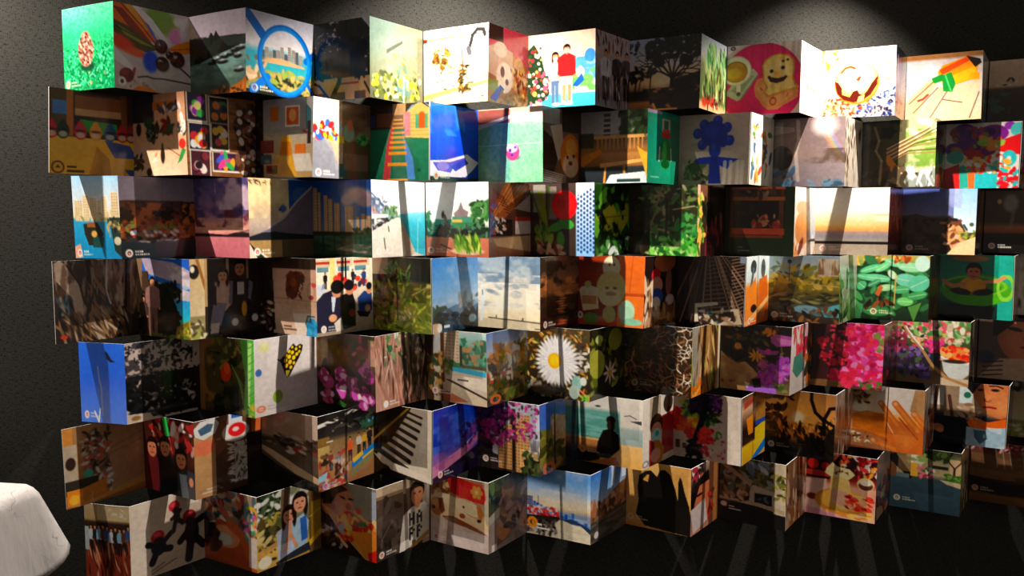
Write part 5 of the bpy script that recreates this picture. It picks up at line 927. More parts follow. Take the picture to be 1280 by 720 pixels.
@pic(5, 2)
def _(c):
    c.g((0, '#6c4c3a'), (.5, '#5c4030'), (1, '#4c382c')).b(0, .2, .3, 1, '#b08c68').p([(.25, .1), (.5, .0), (.5, .4), (.32, .5)], '#7c5844').p([(0, .1), (.1, .02), (.3, 0), (.36, .08), (.3, .2), (.14, .26), (.02, .2)], '#d8d6d4').p([(.06, .12), (.2, .06), (.28, .08), (.24, .17), (.1, .2)], '#4c6478').e(.14, .36, .16, .1, '#c8785c').b(.32, .28, .38, .3, '#a89080')
    c.b(.5, -.02, .7, .14, '#d4d8e0').b(.54, .0, .68, .06, '#3c6ab0').e(.6, .24, .2, .13, '#d8d2cc').e(.62, .22, .13, .09, '#c42c30').e(.6, .21, .05, .03, '#e8c8c4').lv((.5, .36, .58, .92), ['#d8d0c8'], 24, .04, .25, 0).b(.58, .38, .76, .9, '#b8b0a8').lv((.58, .4, .76, .9), ['#4c4038', '#d8d0c8'], 50, .025, .4).b(.84, .08, 1, .3, '#b8683c').b(.76, .3, 1, 1, '#2c221e').b(.1, .93, .3, .95, '#d8c8b4').b(.16, .89, .3, .91, '#d8c8b4')
@pic(5, 3)
def _(c):
    c.g((0, '#9c8474'), (.35, '#9a8470'), (.4, '#4a3e38'), (.6, '#6a5c50'), (1, '#2a2420')).b(.78, 0, 1, .36, '#c4b0a0').lv((0, .32, 1, .5), ['#33302e', '#8a7c70', '#1f1c1c', '#5c4c44', '#b8a89c'], 50, .06, .3, 12).p([(0, .5), (.3, .58), (.6, .7), (1, .82), (1, .9), (.6, .82), (.3, .7), (0, .56)], '#c8ac8c').p([(0, .44), (.5, .5), (1, .6), (1, .78), (.5, .66), (0, .48)], '#5a4c40').lv((.5, .42, 1, .55), ['#c8bcb4', '#3a3430', '#8a3c34'], 20, .06, .3, 12).p([(0, .62), (.4, .78), (1, .94), (1, 1), (0, 1)], '#221c18')
@pic(5, 4)
def _(c):
    c.g((0, '#1c1a1c'), (.3, '#2c2a2a'), (.38, '#8c7454'), (.6, '#a88460'), (1, '#9c7454')).l([(.0, .14), (.34, .1)], .05, '#f2ece0').l([(.5, .06), (.86, .0)], .05, '#f2ece0').l([(.26, .24), (.42, .17)], .02, '#d8d0b8').l([(.5, .2), (.6, .28)], .025, '#e8e0cc').lv((.2, .0, 1, .3), ['#34322f', '#151416', '#4a463e'], 30, .08, .2, 0).lv((.75, .18, 1, .34), ['#3c5c48', '#6aa0c0', '#22382c'], 20, .05)
    c.b(0, .4, .2, .62, '#c0aa70').b(0, .3, .2, .42, '#8a6c3c').b(.15, .36, .26, .38, '#d8d0c0').per(.56, .72, .34, '#d06a40', '#4a2c20').per(.72, .66, .3, '#c8c0b4', '#2a2624').per(.82, .64, .28, '#c8a040', '#2a2a2c').per(.92, .62, .3, '#2c2c30', '#1c1c20').per(.36, .84, .3, '#6c84a8', '#2c2c34').per(.22, .76, .26, '#8a3c30', '#3c3438').lv((0, .55, .5, 1), ['#7c5840', '#3a2c28', '#c8b0a0', '#a84c3c', '#54627c'], 50, .05)
    c.p([(.58, .74), (1, .56), (1, .64), (.6, .84)], '#2c84c8').p([(.6, .7), (.78, .62), (.8, .68), (.62, .76)], '#e0b848').p([(.78, .72), (1, .64), (1, .7), (.8, .8)], '#e8b83c').p([(.56, .84), (1, .66), (1, .74), (.7, .9), (.56, .94)], '#8a8464').p([(0, .8), (.16, .76), (.14, .84), (0, .88)], '#9cc0d8').logo(x=.12, y=.94, col='#c8a8d0')
@pic(5, 5)
def _(c):
    c.g((0, '#2c2014'), (1, '#1c140e')).p([(.88, 0), (1, 0), (1, 1), (.2, .84), (.1, .7), (.16, .62)], '#ddd0bf').p([(.0, .5), (.55, .0), (.62, 0), (.0, .56)], '#a8843c').p([(.0, .56), (.62, .0), (.85, 0), (.3, .55), (.1, .72)], '#1c140e')
    c.p([(.92, .0), (1, 0), (1, 1), (.15, .83), (.0, .7), (.3, .5), (.66, .0)], '#d9ccba')
    for i in range(8):
        t = i / 7; x = .56 - .44 * t; y = .06 + .6 * t ** 1.15; L = .3 + .16 * t; w = .03 + .045 * t
        c.l([(x, y), (x + L, y + .07 + .13 * t)], w, '#15110f'); c.l([(x + .02, y - w * .2), (x + L - .04, y + .06 + .11 * t)], w * .2, '#4a423c')
    c.p([(0, .44), (.55, .0), (.66, 0), (.06, .72), (0, .7)], '#1d150f').l([(.0, .52), (.6, .02)], .03, '#a8843c')
    c.p([(.86, 0), (.92, 0), (.9, .6), (.78, .58)], '#e4d8c8').p([(.2, .78), (.6, .84), (1, .92), (1, 1), (.3, .9)], '#e0d4c4')
@pic(5, 6)
def _(c):
    c.g((0, '#1c4cc8'), (.3, '#2450c0'), (.6, '#3c48a8'), (.76, '#a878b8'), (.85, '#d890b8'), (.92, '#3a2c50'), (1, '#1c1830')).n('#5a7cd8', 4, .52, .2, (0, .1, 1, .7), fy=6, a=.7).n('#14349a', 4, .55, .2, (0, 0, 1, .5), fy=5, a=.8).p([(0, .76), (.5, .66), (1, .48), (1, .6), (.5, .84), (0, .92)], '#d88cb4').n('#a05a98', 5, .5, .2, (0, .6, 1, .9), fy=9, a=.6).p([(0, .92), (.4, .82), (1, .66), (1, 1), (0, 1)], '#241c38').lv((.6, .3, 1, .62), ['#4c3c7c', '#8a4c8c', '#22285c'], 40, .05).logo(x=.16, y=.9)
@pic(5, 7)
def _(c):
    c.g((0, '#a8b0c0'), (.4, '#b0b0b8'), (1, '#3a3430')).b(0, 0, .45, 1, '#3c2c30').b(.4, .0, 1, .5, '#c0c8d4').b(.2, .2, .4, .5, '#8c9098')
    c.tow(.34, .6, .2, .96, '#d4a26c', '#7c543c', 6, 17).tow(.6, .84, .16, .98, '#dcac74', '#8a6044', 5, 18).b(.56, .1, .62, 1, '#2c201c').p([(.26, .54), (.34, .52), (.33, .78), (.24, .76)], '#d0d0d0')
    c.lv((.0, .0, .6, .3), ['#6a2448', '#3c2030', '#8a3060', '#2c2c24'], 90, .045, .6).lv((.05, .3, .5, .62), ['#d04a94', '#a83474', '#8a2c5c', '#2c2420'], 70, .04, .6).lv((.45, .0, .98, .55), ['#c84c90', '#8a3464', '#4a3c3c', '#d878b0', '#b8b8c0'], 90, .03, .6).lv((.75, .7, 1, 1), ['#3c4c2c', '#5c5c34', '#24281c'], 40, .06).lv((.7, .6, 1, .78), ['#d8c8b0', '#a88c68'], 12, .04).lv((.0, .55, .2, 1), ['#1c1816', '#2c2622'], 30, .07).logo(x=.13, y=.86)
@pic(5, 8)
def _(c):
    c.g((0, '#3a62b8'), (.35, '#4c70bc'), (.42, '#6c6c4c'), (1, '#3c3420')).p([(.28, .22), (.34, .18), (.66, .26), (.68, .7), (.28, .76)], '#c09a78').b(.3, .24, .4, .7, '#d4b08c').n('#a07c5c', 14, .5, .2, (.28, .22, .68, .7), fy=20, a=.6).b(.66, 0, .78, 1, '#1c1c28').b(.78, .1, 1, 1, '#2c3440').lv((0, .4, .3, .9), ['#6c6c30', '#8a7c38', '#3c4020'], 40, .09).lv((.3, .6, .6, .9), ['#3c4424', '#5c5430', '#8a6c44'], 30, .08).b(.36, 0, .4, .9, '#20263c').e(.22, .92, .12, .06, '#b86a48', ring=.4)
@pic(5, 9)
def _(c):
    c.g((0, '#dcd6cc'), (.18, '#d6d2c8'), (.24, '#6fa098'), (.5, '#5c948c'), (.62, '#4c8078'), (.64, '#d0a874'), (1, '#c8945c')).g((0, '#e4dcd0'), (.4, '#dcd4c8'), (.45, '#a8b4b0'), (.66, '#94a4a0'), (.68, '#dcb480'), (1, '#d8a868'), box=(.66, 0, 1, 1)).n('#8ab8b0', 3, .55, .15, (0, .22, .66, .64), fy=24, a=.7)  # right strip repeats sky, sea and sand paler, painted as lit
    c.l([(.72, .26), (.8, .24), (.9, .28)], .012, '#555').p([(.8, .32), (.98, .3), (.98, .36)], '#4c4c50').e(.52, .34, .07, .06, '#1c1410').e(.52, .42, .06, .08, '#2a1c16').p([(.3, .72), (.4, .5), (.52, .46), (.64, .54), (.66, .74), (.5, .9), (.3, .9), (.1, .84), (.1, .78)], '#120e0c').p([(0, .66), (.32, .66), (.3, .84), (0, .84)], '#a8784c').p([(.0, .82), (.4, .86), (.3, .98), (0, 1)], '#221a16').p([(.2, .98), (.6, .86), (.66, .98), (.4, 1)], '#a86a3c').e(.32, .16, .04, .015, '#3a3a3a').logo(x=.08, y=.82, col='#c8a078')
@pic(5, 10)
def _(c):
    c.g((0, '#dcd4c8'), (1, '#d0c0ac')).b(.22, 0, .55, .4, '#b0a090').b(.62, 0, .95, .35, '#d8d0c4').e(.8, .16, .16, .14, '#3a2824').p([(.6, .32), (1, .3), (1, .9), (.6, .9)], '#982c34').e(.42, .42, .2, .16, '#241a1c').e(.42, .5, .16, .12, '#c89478').e(.42, .56, .15, .09, '#a8d4d8').e(.44, .55, .06, .04, '#4c9c94').p([(.22, .62), (.5, .66), (.68, .8), (.6, 1), (.2, 1)], '#b07834').p([(.2, .6), (.36, .66), (.4, .98), (.2, .98)], '#8c2c38').e(.4, .86, .16, .1, '#d8a08c').b(0, 0, .2, 1, '#e4dcd0').e(.1, .93, .08, .04, '#8a94a0', ring=.3)
@pic(5, 11)
def _(c):
    c.g((0, '#bcaa9c'), (1, '#c4b0a2')).b(.8, 0, 1, 1, '#dccec0')
    c.lv((.02, .28, .3, .58), ['#b8342c', '#cc4c2c', '#a02c28', '#d8642c'], 90, .05, .6).lv((.2, .45, .4, .7), ['#c03c2c', '#d05030', '#a83028'], 50, .045, .6).lv((.22, .32, .5, .5), ['#e0a030', '#d87828', '#e8b848', '#c86428'], 60, .045, .6).lv((.14, .14, .4, .36), ['#3c6a2c', '#7c9a34', '#2c4c24', '#a8a838'], 50, .045, .5).lv((.24, .0, .68, .3), ['#2c1c38', '#22182e', '#3c2448', '#18141c'], 130, .05, .6).lv((.55, .0, .72, .4), ['#5c2c6c', '#3c2450', '#7c4488'], 40, .025, .6).lv((.46, .28, .66, .46), ['#2c4424', '#1c2c1c', '#6a8a34', '#d8a838'], 50, .035, .6)
    c.p([(.44, .1), (.54, .1), (.48, .4), (.42, .62), (.36, .95), (.24, .96), (.3, .66), (.38, .42)], '#15131b').lv((.22, .72, .42, 1), ['#15181a', '#23282a'], 44, .045).lv((.38, .52, .6, .74), ['#c83038', '#d84c44', '#a82430'], 50, .034, .6).lv((.4, .78, .52, .92), ['#a82c3c', '#c03c48'], 16, .03, .6).lv((.5, .66, .78, .98), ['#a82c3c', '#c84c50'], 18, .02, .6).lv((.62, .54, .74, .68), ['#5c7c3c', '#3c6c3c'], 12, .024).b(.04, .74, .1, .86, '#4c3a34').b(.14, .78, .2, .86, '#5c4a40')
@pic(5, 12)
def _(c): c.g((0, '#5c4034'), (.2, '#d8b090'), (.5, '#2c1c18'), (.7, '#3a2418'), (.74, '#e8bc38'), (1, '#dca830')).p([(.1, .1), (.5, .05), (.5, .14), (.1, .2)], '#a84c3c').p([(.2, .35), (.5, .32), (.5, .6), (.3, .6)], '#e08a2c').b(.6, 0, 1, .5, '#a87c40').p([(.58, .55), (1, .5), (1, .85), (.58, .95)], '#e8c438').p([(.4, 1), (1, .78), (1, .92), (.7, 1)], '#2c7cc8').b(.6, .45, 1, .52, '#2c5ca8')
@pic(5, 13)
def _(c):
    c.g((0, '#a07448'), (.25, '#b88050'), (.5, '#d08c48'), (.65, '#a86830'), (.72, '#241a12'), (1, '#14100c')).e(.5, .42, .4, .3, '#e0a058', soft=.9).e(.48, .4, .08, .08, '#f8e4c0', soft=.9).n('#1c140e', 7, .5, .1, (0, .48, 1, .8)).lv((0, .25, .3, .7), ['#3c2818', '#241810', '#5c3c20'], 60, .06).lv((.2, .5, 1, .75), ['#241810', '#a86a34', '#3a2414'], 70, .05, .3, 70).l([(.66, 0), (.66, .12), (.72, .3), (.84, .4), (1, .48)], .05, '#1f1812').l([(.86, .6), (.84, .4), (.92, .22), (1, .2)], .05, '#1a140f').br(.92, .75, 90, .14, .03, '#16110d', 4, 30).lv((.0, 0, .4, .15), ['#5c4430', '#3c2c20'], 26, .05).lv((.6, .7, 1, 1), ['#100c0a', '#1c1611'], 40, .08).logo(x=.1, y=.86, col='#8a8078', dot='#3c3430')
@pic(5, 14)
def _(c): c.g((0, '#c8bcb0'), (.4, '#a8785c'), (1, '#5c4034')).lv((0, 0, 1, 1), ['#d8ccc0', '#7c5444', '#b08c78'], 26, .16, .3, 90)
@pic(5, 15)
def _(c):
    c.g((0, '#cfc6c0'), (.3, '#dcd0c4'), (.42, '#e8b070'), (.6, '#c87430'), (.75, '#a86434'), (1, '#7c4a30')).g((0, '#2c1c10'), (.1, '#6a4020'), (.2, '#e8c090'), (.5, '#e0d4c8'), (1, '#c8c0bc'), h=True, box=(0, 0, 1, .42), a=.6)
    c.e(.1, .36, .14, .1, '#fff2d8', soft=.9).lv((.03, .06, .22, .28), ['#5c4420', '#a88c50', '#3c2c18'], 34, .03).p([(.02, .46), (.2, .4), (.4, .42), (.55, .56), (.52, .8), (.2, .72), (.0, .7)], '#d07c2c').n('#a85c20', 6, .5, .3, (.02, .42, .52, .78), fy=14, a=.6).n('#eca048', 5, .6, .2, (.05, .42, .45, .6), a=.6)
    c.p([(0, .7), (.3, .76), (.5, .86), (.56, 1), (0, .96)], '#a07050').lv((.02, .74, .28, .92), ['#e8d8b8', '#5a3c28', '#c89a68', '#7c5438'], 26, .028).p([(.86, .0), (1, .0), (1, .5), (.8, .34)], '#a88460')
    hand = '#bd6a34'
    c.p([(.5, .52), (.62, .5), (.8, .56), (1, .6), (1, 1), (.62, 1), (.52, .86), (.48, .68)], hand)
    for a0, b0, w in (((.4, .26), (.64, .58), .085), ((.6, .25), (.92, .64), .1), ((.86, .38), (1, .54), .09), ((.31, .85), (.62, .95), .1)):
        c.l([a0, b0], w, hand); c.l([(a0[0] + .02, a0[1] + .03), b0], w * .45, '#d08848', .7); c.e(a0[0], a0[1], .03, .03, '#d8a078', soft=.6)
    c.l([(.66, .46), (.92, .76)], .018, '#8a4420').l([(.66, .72), (.9, .8)], .014, '#98502a').e(.74, .78, .14, .14, '#cc7c40', soft=.7).l([(.5, .56), (.58, .7)], .02, '#e0b088')
@pic(5, 16)
def _(c): c.g((0, '#d8ccc4'), (.3, '#5c4034'), (.5, '#b0745c'), (1, '#8a4c3c')).lv((0, 0, 1, 1), ['#e0d8d0', '#3c2c28', '#c88c74'], 24, .18, .3, 90)
@pic(5, 17)
def _(c):
    c.g((0, '#c8b8a4'), (.45, '#a08c78'), (.55, '#2c2c34'), (1, '#22222a')).b(.0, .0, .13, .4, '#e4e0d4').b(.14, 0, .34, .56, '#94806c').l([(.03, .1), (.0, .5)], .05, '#3c2820').l([(.2, .24), (.26, .58)], .05, '#4c3428').b(.34, .03, .52, .34, '#cfdcd8').e(.45, .2, .05, .05, '#2c6c58').lv((.34, .34, .6, .6), ['#b89c84', '#8a6c58', '#c8ac94'], 24, .05).p([(-.05, .6), (.2, .56), (.5, .6), (.48, 1), (-.05, 1)], '#1a1e28').e(.06, .76, .09, .06, '#a87054').e(.1, .8, .05, .04, '#c08a6c')
    c.p([(.5, .08), (.56, -.02), (1, -.02), (1, .5), (.92, .54), (.8, .5), (.66, .4), (.56, .26)], '#b87048').e(.84, .26, .2, .24, '#cc8458', soft=.6).e(.94, .36, .1, .12, '#d89060', soft=.7).p([(.42, .06), (.5, -.02), (.64, -.02), (.56, .1), (.52, .18)], '#171311').l([(.74, .03), (.84, .02), (.92, .05)], .02, '#2a1812').e(.82, .09, .055, .022, '#1c100c').e(.62, .1, .04, .02, '#2a1812').e(.72, .25, .05, .035, '#8a4a30').e(.73, .22, .035, .05, '#d08a60', soft=.6).l([(.68, .37), (.76, .36), (.84, .37)], .03, '#8c3028')
    c.p([(.46, .62), (.56, .56), (.76, .6), (1, .52), (1, .66), (.7, .72), (.5, .7)], '#d86a24').p([(.46, .7), (.7, .72), (1, .66), (1, 1), (.46, 1)], '#a4bccc').p([(.56, .74), (.72, .74), (.76, .86), (.66, .96), (.58, .86)], '#4c6c7c').n('#d8e4ec', 6, .55, .15, (.7, .68, 1, 1), a=.8).e(.69, .54, .02, .03, '#1c1414').lv((.48, .54, .7, .66), ['#c89c74', '#b8683c'], 10, .04)
@pic(5, 18)
def _(c): c.g((0, '#2c2c24'), (1, '#1c1a14')).lv((0, 0, 1, 1), ['#3c402c', '#5c4c30', '#222018', '#6c5c3c'], 50, .12)

# ---- bottom row
@pic(6, 0)
def _(c):
    c.g((0, '#b09c80'), (.2, '#a8906c'), (.24, '#3a2c24'), (.5, '#4a3428'), (.6, '#7c3c2c'), (1, '#8a4030')).b(.3, .02, 1, .2, '#c4b08c').lv((.5, .06, .95, .16), ['#e0d8cc'], 10, .03, .3, 0)
    for q in range(11): c.per(.06 + q * .09, .6 + .05 * c.rs.rand(), .36, ('#3c5c8a', '#c8ccd4', '#2c2a2c', '#8aa8b8', '#5c4038')[q % 5], '#2a2422')
    c.lv((.0, .5, 1, 1), ['#5c2c22', '#a86048', '#c89478', '#3c1c18', '#7c4434'], 50, .09, .18, 80).b(0, .3, .1, .6, '#b0b8b4')
@pic(6, 1)
def _(c):
    c.g((0, '#cbb8a8'), (1, '#c0ac9c')).b(0, 0, .26, 1, '#d6c8ba').b(.52, .0, .58, .14, '#e0d4c4').b(.76, 0, .93, .2, '#e4dccf')  # paler left strip paints in a band of light
    d = '#1f1f26'
    c.e(.62, .32, .045, .09, d).l([(.6, .3), (.55, .33)], .05, d).l([(.64, .28), (.67, .24)], .045, d).l([(.6, .38), (.57, .5)], .055, d).l([(.64, .36), (.7, .42)], .06, d).e(.59, .17, .075, .07, '#a82430').e(.58, .15, .045, .03, '#d0505c').e(.61, .23, .05, .04, d)
    c.e(.37, .64, .1, .11, d).l([(.32, .6), (.23, .57)], .08, d).l([(.42, .6), (.54, .5)], .07, d).l([(.34, .7), (.28, .82)], .09, d).l([(.42, .68), (.52, .7)], .09, d).e(.36, .5, .09, .08, '#a82430', -15).e(.35, .47, .05, .03, '#d0505c').e(.37, .56, .07, .05, d)
    c.e(.82, .58, .1, .18, d).l([(.76, .56), (.66, .66)], .09, d).l([(.88, .46), (.98, .42)], .09, d).l([(.8, .7), (.77, .92)], .11, d).l([(.88, .68), (.98, .8)], .1, d).e(.79, .36, .09, .085, '#7c2028', 15).e(.79, .33, .055, .03, '#b04450').e(.8, .43, .07, .05, d)
    c.l([(.27, .92), (.44, .86)], .014, '#6a5848').l([(.27, .96), (.6, .86)], .014, '#6a5848')
@pic(6, 2)
def _(c):
    c.g((0, '#a8927c'), (.4, '#8a6c58'), (1, '#8a4c30')).lv((0, .0, 1, .55), ['#2c4450', '#c8a888', '#8a3434', '#3c3030', '#d8c4ac', '#4c6470', '#a85c4c'], 90, .07, .5).lv((.8, .1, 1, .6), ['#e06aa8', '#f0e0d8', '#3c9a8c', '#e8b040'], 30, .05).p([(.1, .55), (.3, .4), (.6, .46), (.8, .6), (1, .9), (1, 1), (0, .94)], '#a05434').e(.42, .62, .26, .15, '#c88a68').e(.4, .66, .14, .08, '#b8b4a8').l([(.5, .45), (.7, .55), (.95, .95)], .12, '#b4602f').lv((.0, .5, .25, .8), ['#2a2020', '#4c2c24'], 18, .1).b(.85, .55, 1, .95, '#dcccc0')
@pic(6, 3)
def _(c):
    c.g((0, '#c8c4b8'), (.3, '#8a8c74'), (.6, '#6a6040'), (.8, '#c8a860'), (1, '#a8884c')).lv((0, .0, .4, .35), ['#2c3c28', '#d8d8d0', '#4c5c40', '#1c2418'], 60, .06).lv((.45, .0, .85, .3), ['#e8e4dc', '#b8b4a8', '#7c7c68'], 40, .06).l([(.44, .0), (.4, .5)], .12, '#6a5a48').lv((0, .3, .35, .9), ['#4c5a30', '#2c3018', '#a8944c', '#5c4c2c', '#c8b480'], 70, .06).b(.8, .0, 1, 1, '#6a5430').b(.84, .3, 1, .8, '#a88834').l([(.82, .5), (1, .42)], .014, '#c8b060').p([(.72, .88), (1, .7), (1, .78), (.7, .98)], '#d8a838').p([(0, .74), (.5, .64), (.5, .7), (0, .84)], '#b89058').e(.12, .9, .1, .08, '#d8d0bc')
    c.p([(.3, .56), (.5, .48), (.56, .8), (.52, .98), (.32, 1)], '#a8b0c0').p([(.5, .5), (.72, .42), (.8, .55), (.76, .86), (.54, .96)], '#a9c4d8').p([(.66, .48), (.76, .46), (.78, .78), (.68, .8)], '#3c6cb0').p([(.28, .96), (.5, .9), (.8, .84), (.82, .96), (.3, 1)], '#2a3038').head(.49, .37, .115, '#d49c84', '#1c1414', True).head(.66, .25, .125, '#d8a084', '#171112', True).l([(.42, .85), (.5, .62), (.6, .84)], .05, '#cc9478').l([(.5, .62), (.5, .5)], .06, '#d09a80')
@pic(6, 4)
def _(c):
    c.g((0, '#8f8c84'), (.5, '#8c8478'), (.6, '#3a2c28'), (1, '#2a1c18')).b(0, 0, .3, .6, '#241a18').b(.9, .05, 1, .5, '#a8b0bc').e(.22, .12, .26, .2, '#151012').e(.36, .28, .22, .26, '#b8785c').e(.42, .3, .16, .2, '#c88a6c', soft=.6).e(.14, .36, .12, .14, '#a86c50').p([(.05, .1), (.3, .02), (.5, .1), (.3, .18), (.2, .34), (.04, .36)], '#171113').e(.4, .22, .05, .015, '#2a1814', 10).e(.54, .22, .05, .015, '#2a1814').e(.5, .33, .05, .05, '#a86048').e(.5, .45, .1, .06, '#a8402c')
    c.p([(.02, .36), (.2, .42), (.5, .6), (.9, .86), (1, 1), (.8, 1), (.3, .66)], '#c8945c').lv((.3, .46, 1, .8), ['#c83c24', '#e0b060', '#d88038', '#e8cc90', '#a82c1c'], 80, .06, .6).l([(.62, .38), (.98, .56)], .05, '#d8a468').e(.68, .36, .05, .04, '#c03c2c').e(.9, .52, .05, .05, '#c83828').p([(.62, .52), (.8, .48), (.84, .54), (.64, .57)], '#2c6a4c').p([(.5, .66), (1, .6), (1, .95), (.8, .96)], '#d8883c').p([(.84, .9), (1, .82), (1, 1), (.86, 1)], '#c83024').l([(.1, .62), (.46, .88)], .05, '#d8b088').lv((.0, .6, .4, .9), ['#5c3428', '#2c1c1c', '#a8a0a0'], 24, .06)
@pic(6, 5)
def _(c):
    c.g((0, '#5a4a40'), (1, '#3c302a')).b(0, 0, 1, .14, '#c8b49c').b(0, .12, .5, .16, '#8a7460').b(.86, .0, 1, 1, '#a89888').b(.5, .02, .55, .2, '#b8a89c').lv((.02, .2, .4, .9), ['#4c403a', '#2e2622', '#5c5048'], 30, .1).l([(.1, .72), (.3, .5)], .014, '#7c7068')
    c.p([(.5, .5), (.66, .42), (.9, .4), (.98, .5), (.98, .92), (.46, 1), (.44, .8)], '#dcd4c8').p([(.42, 1), (.48, .6), (.56, .6), (.52, 1)], '#e4dcd0').head(.76, .24, .15, '#c88c6c', '#14100f').e(.76, .38, .06, .08, '#c08464').txt('HA', .6, .5, .036, '#1c1818').txt('PP', .6, .7, .036, '#1c1818').txt('Y', .66, .9, .02, '#1c1818').p([(.6, .98), (.98, .82), (.98, .9), (.7, 1)], '#b08858').b(.94, .15, 1, .5, '#b8b0a8').logo(x=.1, y=.92)
@pic(6, 6)
def _(c):
    c.g((0, '#a8805c'), (.3, '#b08a68'), (.55, '#c8b0a0'), (1, '#c8b2aa')).lv((0, 0, .35, .28), ['#8a6444', '#c8a078', '#5c4028', '#d8b890', '#7c5434'], 44, .07).b(.9, .0, 1, .6, '#b0a490')
    c.p([(.3, .06), (.38, .0), (.86, .06), (.93, .12), (.95, .24), (.92, .32), (.6, .3), (.36, .24)], '#c03430').p([(.44, .0), (.6, .02), (.56, .26), (.42, .24)], '#a82c2c').n('#d85048', 5, .55, .2, (.5, .05, .92, .3), a=.7)
    for q in range(6): c.e(.8 + .06 * math.cos(q * 1.05), .17 + .055 * math.sin(q * 1.05), .045, .035, '#d89a54', q * 60)
    c.e(.8, .17, .03, .03, '#e8c890')
    c.p([(0, .36), (.1, .28), (.3, .27), (.46, .3), (.6, .29), (.72, .31), (.82, .36), (.9, .46), (.98, .62), (1, .7), (.94, .72), (.8, .66), (.6, .62), (.4, .58), (.2, .6), (.05, .62), (0, .58)], '#ddbe98').p([(.05, .3), (.3, .28), (.46, .32), (.4, .42), (.1, .4)], '#e8d0b0', .7)
    c.e(.12, .48, .12, .13, '#b07448').e(.1, .44, .07, .07, '#c8945c', soft=.5).p([(.14, .36), (.22, .34), (.26, .52), (.2, .58), (.16, .5)], '#6a3c20').e(.06, .5, .03, .025, '#2a160e').e(.56, .4, .12, .1, '#e4caa8').e(.7, .44, .16, .11, '#e8d0ac').p([(.8, .36), (.86, .34), (.92, .46), (.88, .56), (.82, .5)], '#b87840').e(.58, .41, .018, .018, '#3a2418').e(.56, .54, .05, .035, '#8a4c30').e(.84, .56, .035, .025, '#3a2a24').l([(.64, .5), (.74, .53), (.84, .52)], .012, '#a8805c').p([(.2, .6), (.4, .57), (.62, .62), (.9, .7), (.99, .75), (.6, .69), (.3, .65)], '#7c4c30')
    c.n('#dcccc6', 4, .5, .25, (0, .68, 1, 1), a=.7).b(.38, .76, .92, .94, '#d8ccc8', .5).p([(.26, .6), (.34, .6), (.36, 1), (.24, 1)], '#a89488', .5).logo(x=.1, y=.92, col='#ded2ca')
@pic(6, 7)
def _(c):
    c.g((0, '#4c5a40'), (.3, '#6a645c'), (.6, '#8a7c78'), (1, '#948480')).lv((0, 0, .5, .4), ['#33482c', '#4c6a40', '#1e2c1c'], 40, .1).lv((.5, 0, 1, .3), ['#4a4440', '#34302c', '#5c6450'], 24, .1).p([(0, .5), (1, .15), (1, .3), (0, .62)], '#9c948c').p([(.2, .95), (.28, .4), (.4, .3), (.7, .3), (.66, .6), (.5, .9)], '#7a5c50').e(.48, .2, .16, .14, '#a8786c').e(.5, .14, .15, .08, '#6c5450').e(.38, .72, .18, .18, '#b08060').e(.56, .4, .13, .12, '#8a7060').lv((.3, .25, .95, .8), ['#6a5a58', '#9c8c88', '#4a3c3c'], 36, .09).b(.08, .9, .2, 1, '#d8ccc8')
@pic(6, 8)
def _(c):
    c.g((0, '#5f92d6'), (.2, '#86aee0'), (.34, '#b0c4dc'), (.46, '#e0d4c0'), (.56, '#e4c8a0'), (.62, '#8a9cb8'), (1, '#c8bca8')).n('#c4d2e4', 3, .55, .3, (0, 0, 1, .4), fy=5, a=.6).n('#f0e4d0', 2, .55, .3, (.2, .3, 1, .55), fy=12, a=.5)
    c.tow(0, .09, .44, .62, '#54688c', '#c8a0a0', 3, 6)
    for q in range(18): c.tow(.1 + q * .05, .146 + q * .05, .5 + .012 * q + .045 * c.rs.rand() - (.06 if q == 12 else 0), .78, ('#4c7cc0', '#3460a8', '#6c98cc')[q % 3], '#244c8c', 2, 6)
    c.l([(.18, .42), (.18, .54)], .01, '#556').lv((0, .58, .5, .72), ['#c8282c', '#a83438', '#e05048', '#d8b8b8', '#8a2428', '#d8d0d0'], 90, .028, .6).p([(0, .72), (.5, .68), (.56, .74), (.46, .86), (0, .86)], '#2c2020').lv((0, .76, .5, 1), ['#3c3430', '#5a524c', '#1c1614', '#8a7c70'], 50, .035).p([(.44, .8), (.52, .72), (.62, .73), (.7, .76), (.84, .75), (.96, .84), (1, .86), (1, 1), (.5, .98), (.48, .88)], '#cfc4ac').n('#e4dac4', 4, .5, .2, (.5, .78, 1, 1), fy=22, a=.6).p([(.56, .72), (.7, .68), (.9, .74), (1, .78), (1, .86), (.86, .76), (.7, .75)], '#2c3c54')
    c.e(.09, .82, .06, .06, '#d8882c', ring=.35).e(.1, .82, .02, .04, '#d8882c').b(.16, .83, .24, .855, '#e8e4dc').b(.16, .88, .36, .905, '#e8e4dc')
@pic(6, 9)
def _(c): c.g((0, '#4a80d0'), (.3, '#8aacd8'), (.48, '#b8bcc4'), (.5, '#7a5a40'), (1, '#6a5848')).p([(0, .56), (.3, .5), (.6, .36), (1, .26), (1, .6), (0, .7)], '#8a6448').lv((0, .45, 1, .8), ['#a8785c', '#5c4434', '#8a6c54', '#c09c84'], 50, .09).p([(0, .7), (1, .62), (1, 1), (0, 1)], '#4c4640').n('#7c746c', 4, .5, .2, (0, .68, 1, 1), fy=20, a=.6).p([(.55, 0), (.68, 0), (.62, .3), (.56, .3)], '#cfe0f4').b(.84, 0, .96, .24, '#d4e0ec').e(.16, .9, .06, .05, '#d8d0d0')
